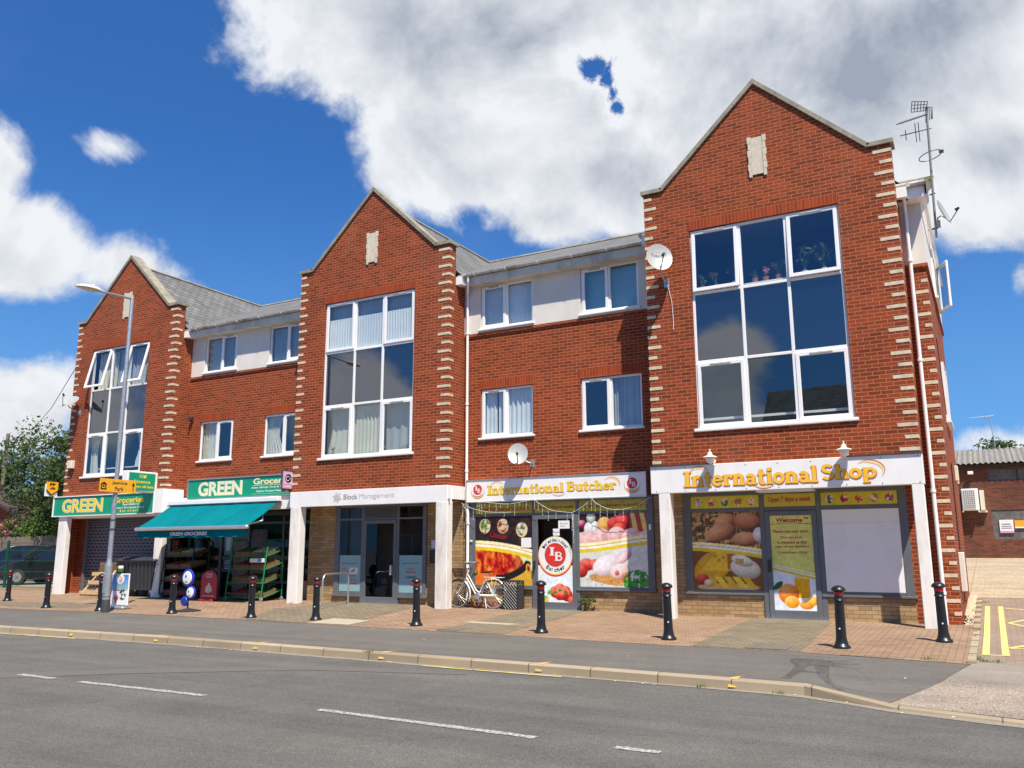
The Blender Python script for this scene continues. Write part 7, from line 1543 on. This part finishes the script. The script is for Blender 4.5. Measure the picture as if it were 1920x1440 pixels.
cable('overhead_wire', [(-52.9,14,8.6)]+[(-52.9+26.5*t,14-13*t,8.6-1.1*4*t*(1-t)-.6*t) for t in (.25,.5,.75,1)], .012, 'timber_dark', 'thin overhead wire from the utility pole towards the building', 'wire')
vp = thing('vent_pipe', 'short white pipe standing above the ivy behind the cars', 'pipe', (-43.2,11,.1)); MB().tube([(-43.2,11,.1),(-43.2,11,3.5)], .08, 10).build('pipe', 'white_paint', vp); MB().lathe([(.1,0),(.1,.12),(0,.16)], (-43.2,11,3.5), 10).build('cap', 'white_paint', vp); P(vp)
# ------------------------------------------------------------------ cars
def car(loc, rz, paint, label, papers=False):
    c_ = thing('parked_car', label, 'car', (0,0,0), 'cars parked behind the mesh fence')
    # body side profile (x forward = -x), width along y
    prof = [(-2.05,.28),(-2.10,.50),(-2.04,.68),(-1.90,.80),(-1.20,.96),(-1.05,.985),(1.95,.99),(2.02,.80),(2.02,.35),(1.95,.25),(-1.95,.22)]
    roofp = [(-1.12,.975),(-.38,1.44),(-.10,1.52),(.6,1.55),(1.45,1.50),(1.62,1.42),(1.96,.98)]
    W2 = .86; mb = MB(); n = len(prof); vs = []
    for (k, ins) in ((-W2,.06),(-W2+.05,0),(W2-.05,0),(W2,.06)):
        for (a, b) in prof: vs.append((a*(1-ins*.35), k, b if k in (-W2+.05, W2-.05) else b*(1-.02)+ .01))
    fs = [(j*n+i, j*n+(i+1)%n, (j+1)*n+(i+1)%n, (j+1)*n+i) for j in range(3) for i in range(n)]+[tuple(range(n))[::-1], tuple(range(3*n,4*n))]; mb.add(vs, fs).build('body', paint, c_, smooth=True)
    def green(w0, w1, pr, z0): return [(a, s*(w0+(w1-w0)*(b-z0)/.57), b) for s in (-1, 1) for a, b in pr]
    v = green(.80,.62,roofp,.975); m_ = len(roofp); MB().add(v, [tuple(range(m_)), tuple(range(2*m_-1, m_-1, -1))]).build('side_window', 'car_glass', c_)
    MB().add([v[2],v[3],v[4],v[5],v[m_+2],v[m_+3],v[m_+4],v[m_+5]], [(0,4,5,1),(1,5,6,2),(2,6,7,3)]).build('roof', paint, c_, smooth=True)
    MB().add([v[0],v[1],v[2],v[m_],v[m_+1],v[m_+2]], [(0,3,4,1),(1,4,5,2)]).build('windscreen', 'car_glass', c_); MB().add([v[5],v[6],v[m_+5],v[m_+6]], [(0,2,3,1)]).build('rear_window', 'car_glass', c_)
    pl_ = MB()
    for s in (-1, 1):
        q = lambda a, b: Vector((a, s*(.80-.18*(b-.975)/.57+.006), b))
        for (p1, p2) in (((-1.12,.975),(-.38,1.44)),((-.38,1.44),(-.1,1.52)),((-.1,1.52),(.6,1.55)),((.6,1.55),(1.45,1.5)),((1.45,1.5),(1.96,.98)),((.25,.98),(.25,1.53)),((1.25,.98),(1.2,1.51))): pl_.tube([q(*p1), q(*p2)], .028, 6)
    pl_.build('pillar', paint, c_)
    for s in (-1, 1):
        MB().add([(-2.06,s*.42,.60),(-1.98,s*.80,.62),(-1.62,s*.865,.80),(-1.78,s*.62,.835),(-2.0,s*.45,.74)], [(0,1,2,3,4) if s > 0 else (4,3,2,1,0)]).build('headlight', 'headlight', c_); MB().bbox(-.88,-.72,min(s*.86,s*1.02),max(s*.86,s*1.02),.98,1.10,.03).build('mirror', paint, c_)
    MB().box(-2.115,-2.09,-.26,.26,.42,.53).build('number_plate', 'white_paint', c_); MB().bbox(-2.12,-2.05,-.5,.5,.24,.38,.02).bbox(-2.105,-2.06,-.4,.4,.60,.68,.01).build('grille', 'rubber', c_)
    for (a, s) in ((-1.30,-1),(1.28,-1),(-1.30,1),(1.28,1)):
        w_ = MB().lathe([(.0,-.10),(.20,-.10),(.30,-.09),(.315,-.05),(.315,.05),(.30,.09),(0,.10)], (a, s*.78, .315), 24, axis='y').build('wheel', 'rubber', c_, smooth=True); MB().lathe([(.19,-.012),(.17,-.004),(.06,-.012),(0,-.012)], (a, s*.78-.095 if s < 0 else s*.78+.095, .315), 10, axis='y').build('rim', 'aluminium', w_)
    if papers: MB().add([(-.93,-.5,1.09),(-.93,-.25,1.09),(-.72,-.25,1.225),(-.72,-.5,1.225)], [(3,2,1,0)]).add([(-.93,.1,1.09),(-.93,.5,1.09),(-.78,.5,1.19),(-.78,.1,1.19)], [(3,2,1,0)]).build('windscreen_paper', 'white_paint', c_)
    c_.location = loc; c_.rotation_euler = (0,0,rz)
car((-31.5,4.45,.09), R(28), 'car_black', 'black hatchback parked behind the mesh fence, its headlight facing left'); car((-37.2,5.9,.1), R(62), 'car_blue', 'dark blue car with papers in its windscreen behind the black hatchback', True)
# ------------------------------------------------------------------ back building on the right
bb_ = thing('brick_workshop', 'old low brick workshop with a corrugated roof and boarded openings behind the yard', 'building', (6,22,1.0)); mb = MB()
wall_grid(mb, -3, 30, .8, 4.75, 22, [(1.08,6.,4.02,4.47),(1.05,6.4,1.72,2.88)], .06); mb.quad((-3,30,.8),(-3,22,.8),(-3,22,4.75),(-3,30,4.75)); mb.build('wall', 'old_brick', bb_)
MB().box(1.08,6.0,22.03,22.07,4.02,4.47).build('board', 'board_grey', bb_); MB().box(1.05,6.4,22.03,22.07,1.72,2.88).build('board', 'board_grey', bb_); MB().box(2.06,2.10,22.0,22.03,4.02,4.47).build('board_joint', 'timber_dark', bb_)
mb = MB(); n = 620; vs = []
for j, (yy_, zz_) in enumerate(((21.72,4.72),(25.2,5.62))):
    for i in range(n+1): vs.append((-3.2+33.4*i/n, yy_, zz_+.035*math.sin(i/n*33.4/.20*2*math.pi)))
mb.add(vs, [(i, i+1, n+2+i, n+1+i) for i in range(n)]); mb.build('roof', 'corrugated', bb_, smooth=True); MB().quad((-3.2,25.2,5.6),(30,25.2,5.6),(30,30,4.2),(-3.2,30,4.2)).build('rear_roof', 'corrugated', bb_); MB().box(-3,30,21.9,21.98,4.55,4.68).build('fascia_board', 'timber_dark', bb_); P(bb_)
ac = thing('air_conditioner', 'white air conditioning unit on brackets on the old brick workshop', 'air conditioner', (.45,21.7,2.8))
MB().bbox(.06,.66,21.62,21.98,2.86,3.72,.02).build('casing', 'white_paint', ac); mb = MB()
for i in range(10): mb.box(.10,.55,21.605,21.62,2.92+i*.078,2.935+i*.078)
for i in range(7): mb.box(.11+i*.07,.122+i*.07,21.60,21.605,2.9,3.68)
mb.build('grille', 'white_paint', ac); MB().box(.12,.52,21.61,21.619,2.92,3.66).build('fan_recess', 'letter_grey', ac); MB().box(.05,.09,21.6,22,2.80,2.85).box(.60,.64,21.6,22,2.80,2.85).box(.64,.92,21.8,22.0,2.78,2.86).build('bracket', 'cream_paint', ac); MB().bbox(.70,.86,21.75,21.99,2.86,3.65,.01).build('pipe_cover', 'cream_paint', ac); P(ac)
fl_ = thing('floodlight', 'small floodlight on the old brick workshop above the air conditioner', 'floodlight', (.45,21.9,4.3)); MB().bbox(.36,.56,21.7,21.9,4.30,4.42,.01).build('head', 'white_paint', fl_); MB().tube([(.46,21.9,4.33),(.46,22,4.3)], .02, 6).build('arm', 'dark_paint', fl_); P(fl_)
for (a, b, c_, d_, m_, l_) in ((1.28,1.76,1.97,2.48,'white_paint','white notice with a pink foot on the grey board of the workshop'),(1.80,2.6,2.20,2.45,'road_orange','orange and white sign at the right edge on the grey board of the workshop')):
    t_ = thing('wall_sign', l_, 'sign', ((a+b)/2,21.97,c_)); MB().box(a,b,21.98,22.02,c_,d_).build('plate', m_, t_)
    if m_ == 'white_paint': MB().box(a,b,21.97,21.98,c_,c_+.08).build('strip', 'pink_sign', t_); MB().box(a+.08,b-.1,21.972,21.978,2.30,2.33).box(a+.06,b-.06,21.972,21.978,2.22,2.24).box(a+.06,b-.06,21.972,21.978,2.15,2.17).build('lettering', 'letter_grey', t_)
    else: MB().box(a,b,21.97,21.98,c_-.05,c_).build('strip', 'white_paint', t_)
    P(t_)
ar = thing('roof_aerial', 'thin television aerial standing above the corrugated roof', 'aerial', (1.45,25,5.5)); MB().tube([(1.48,25,5.5),(1.38,25,7.1)], .02, 6).build('mast', 'aluminium', ar); mb = MB().tube([(.6,25,7.0),(1.55,25,7.05)], .012, 5)
for i in range(7): mb.tube([(.65+i*.13,24.85,7.0),(.65+i*.13,25.15,7.02)], .01, 4)
mb.tube([(1.3,25,7.2),(1.15,25,6.9)], .012, 4).build('dipoles', 'aluminium', ar); P(ar)
jb = thing('junction_box', 'small pale box high on the workshop wall by the corner', 'box', (-.2,21.9,4.0)); MB().bbox(-.12,.03,21.88,21.99,3.95,4.35,.01).build('casing', 'white_render', jb); MB().tube([(-.05,21.95,3.95),(-.05,21.95,2.2)], .015, 5).build('conduit', 'dark_paint', jb); P(jb)
# ------------------------------------------------------------------ houses across the road (seen reflected in the windows)
def house(x0, x1, y0, y1, ze, zr, label):
    h_ = thing('terraced_house', label, 'house', ((x0+x1)/2,(y0+y1)/2,-.3), 'houses across the road'); ym = (y0+y1)/2
    mb = MB(); hs = [(x0+1.2,x0+2.6,3.6,5.0),(x1-2.6,x1-1.2,3.6,5.0),(x0+1.2,x0+2.8,.9,2.4),(x1-2.8,x1-1.2,.9,2.4)]
    for (a,b,c,d_) in [(x0,y1,x1,y1)]: mb.quad((x1,y1,-.3),(x0,y1,-.3),(x0,y1,ze),(x1,y1,ze))
    mb.quad((x0,y0,-.3),(x1,y0,-.3),(x1,y0,ze),(x0,y0,ze)); mb.add([(x0,y1,-.3),(x0,y0,-.3),(x0,y0,ze),(x0,ym,zr-.1),(x0,y1,ze)], [(0,1,2,3,4)]); mb.add([(x1,y0,-.3),(x1,y1,-.3),(x1,y1,ze),(x1,ym,zr-.1),(x1,y0,ze)], [(0,1,2,3,4)]); mb.build('wall', 'old_brick', h_)
    mb = MB(); mb.quad((x1+.2,y1+.3,ze-.15),(x0-.2,y1+.3,ze-.15),(x0-.2,ym,zr),(x1+.2,ym,zr)).quad((x0-.2,y0-.3,ze-.15),(x1+.2,y0-.3,ze-.15),(x1+.2,ym,zr),(x0-.2,ym,zr)); mb.build('roof', 'slate', h_)
    for (a,b,c,d_) in hs:
        w_ = MB().box(a,b,y1-.02,y1+.03,c,d_).build('window', 'white_upvc', h_); MB().box(a+.07,b-.07,y1+.03,y1+.035,c+.07,d_-.07).build('pane', 'car_glass', w_)
    MB().box((x0+x1)/2-.5,(x0+x1)/2+.5,y1,y1+.04,-.2,1.95).build('door', 'shop_green', h_); MB().box(x1-1.1,x1-.3,ym-.4,ym+.4,zr-.8,zr+.9).build('chimney', 'old_brick', h_); P(h_)
house(-8.6, 5.5, -33, -24.5, 5.4, 9.7, 'brick house with a slate roof across the road facing the right gable'); house(-34, -22, -34, -25.5, 5.2, 8.6, 'brick house across the road facing the left part of the parade'); house(14, 28, -33, -25, 5.2, 9.0, 'brick house across the road to the right')
sheet('far_pavement', [[(-120,-17.4),(60,-17.4),(60,-13.4),(-120,-13.4)]], 'path_asphalt', 0, lambda x, y: RZ+.10 if y < -13.5 else RZ+.10)
for i, (xx, sd) in enumerate(((-17,41),(9.5,42))): tree('broadleaf_tree', ('round garden tree across the road between the two left houses','round garden tree across the road behind the right house gap')[i], (xx,-26,-.3), 7.0, 2.8, 2500, .25, 'leaf_mid', sd)

# wind-blown bits in the channel and on the paving
mb = MB(); rl = random.Random(77)
for k in range(150):
    if k < 95: x_ = rl.uniform(-16,.8); y_ = yat(GD, x_)+rl.uniform(-.16,.05); z_ = RZ+.006
    else: x_ = rl.uniform(-14,.4); y_ = rl.uniform(-6.1,.3); z_ = gz(y_)+.012
    s_ = rl.uniform(.008,.024); a = rl.random()*6.28; p = [(x_+s_*math.cos(a+q)*rl.uniform(.6,1.2), y_+s_*math.sin(a+q)*rl.uniform(.6,1.2), z_+rl.uniform(0,.008)) for q in (0,1.6,3.1,4.7)]
    mb.add(p, [(0,1,2,3)])
tag(mb.build('litter_scraps', 'pale_block'), 'tiny pale scraps and leaves scattered along the kerb and paving', 'litter', kind='stuff')
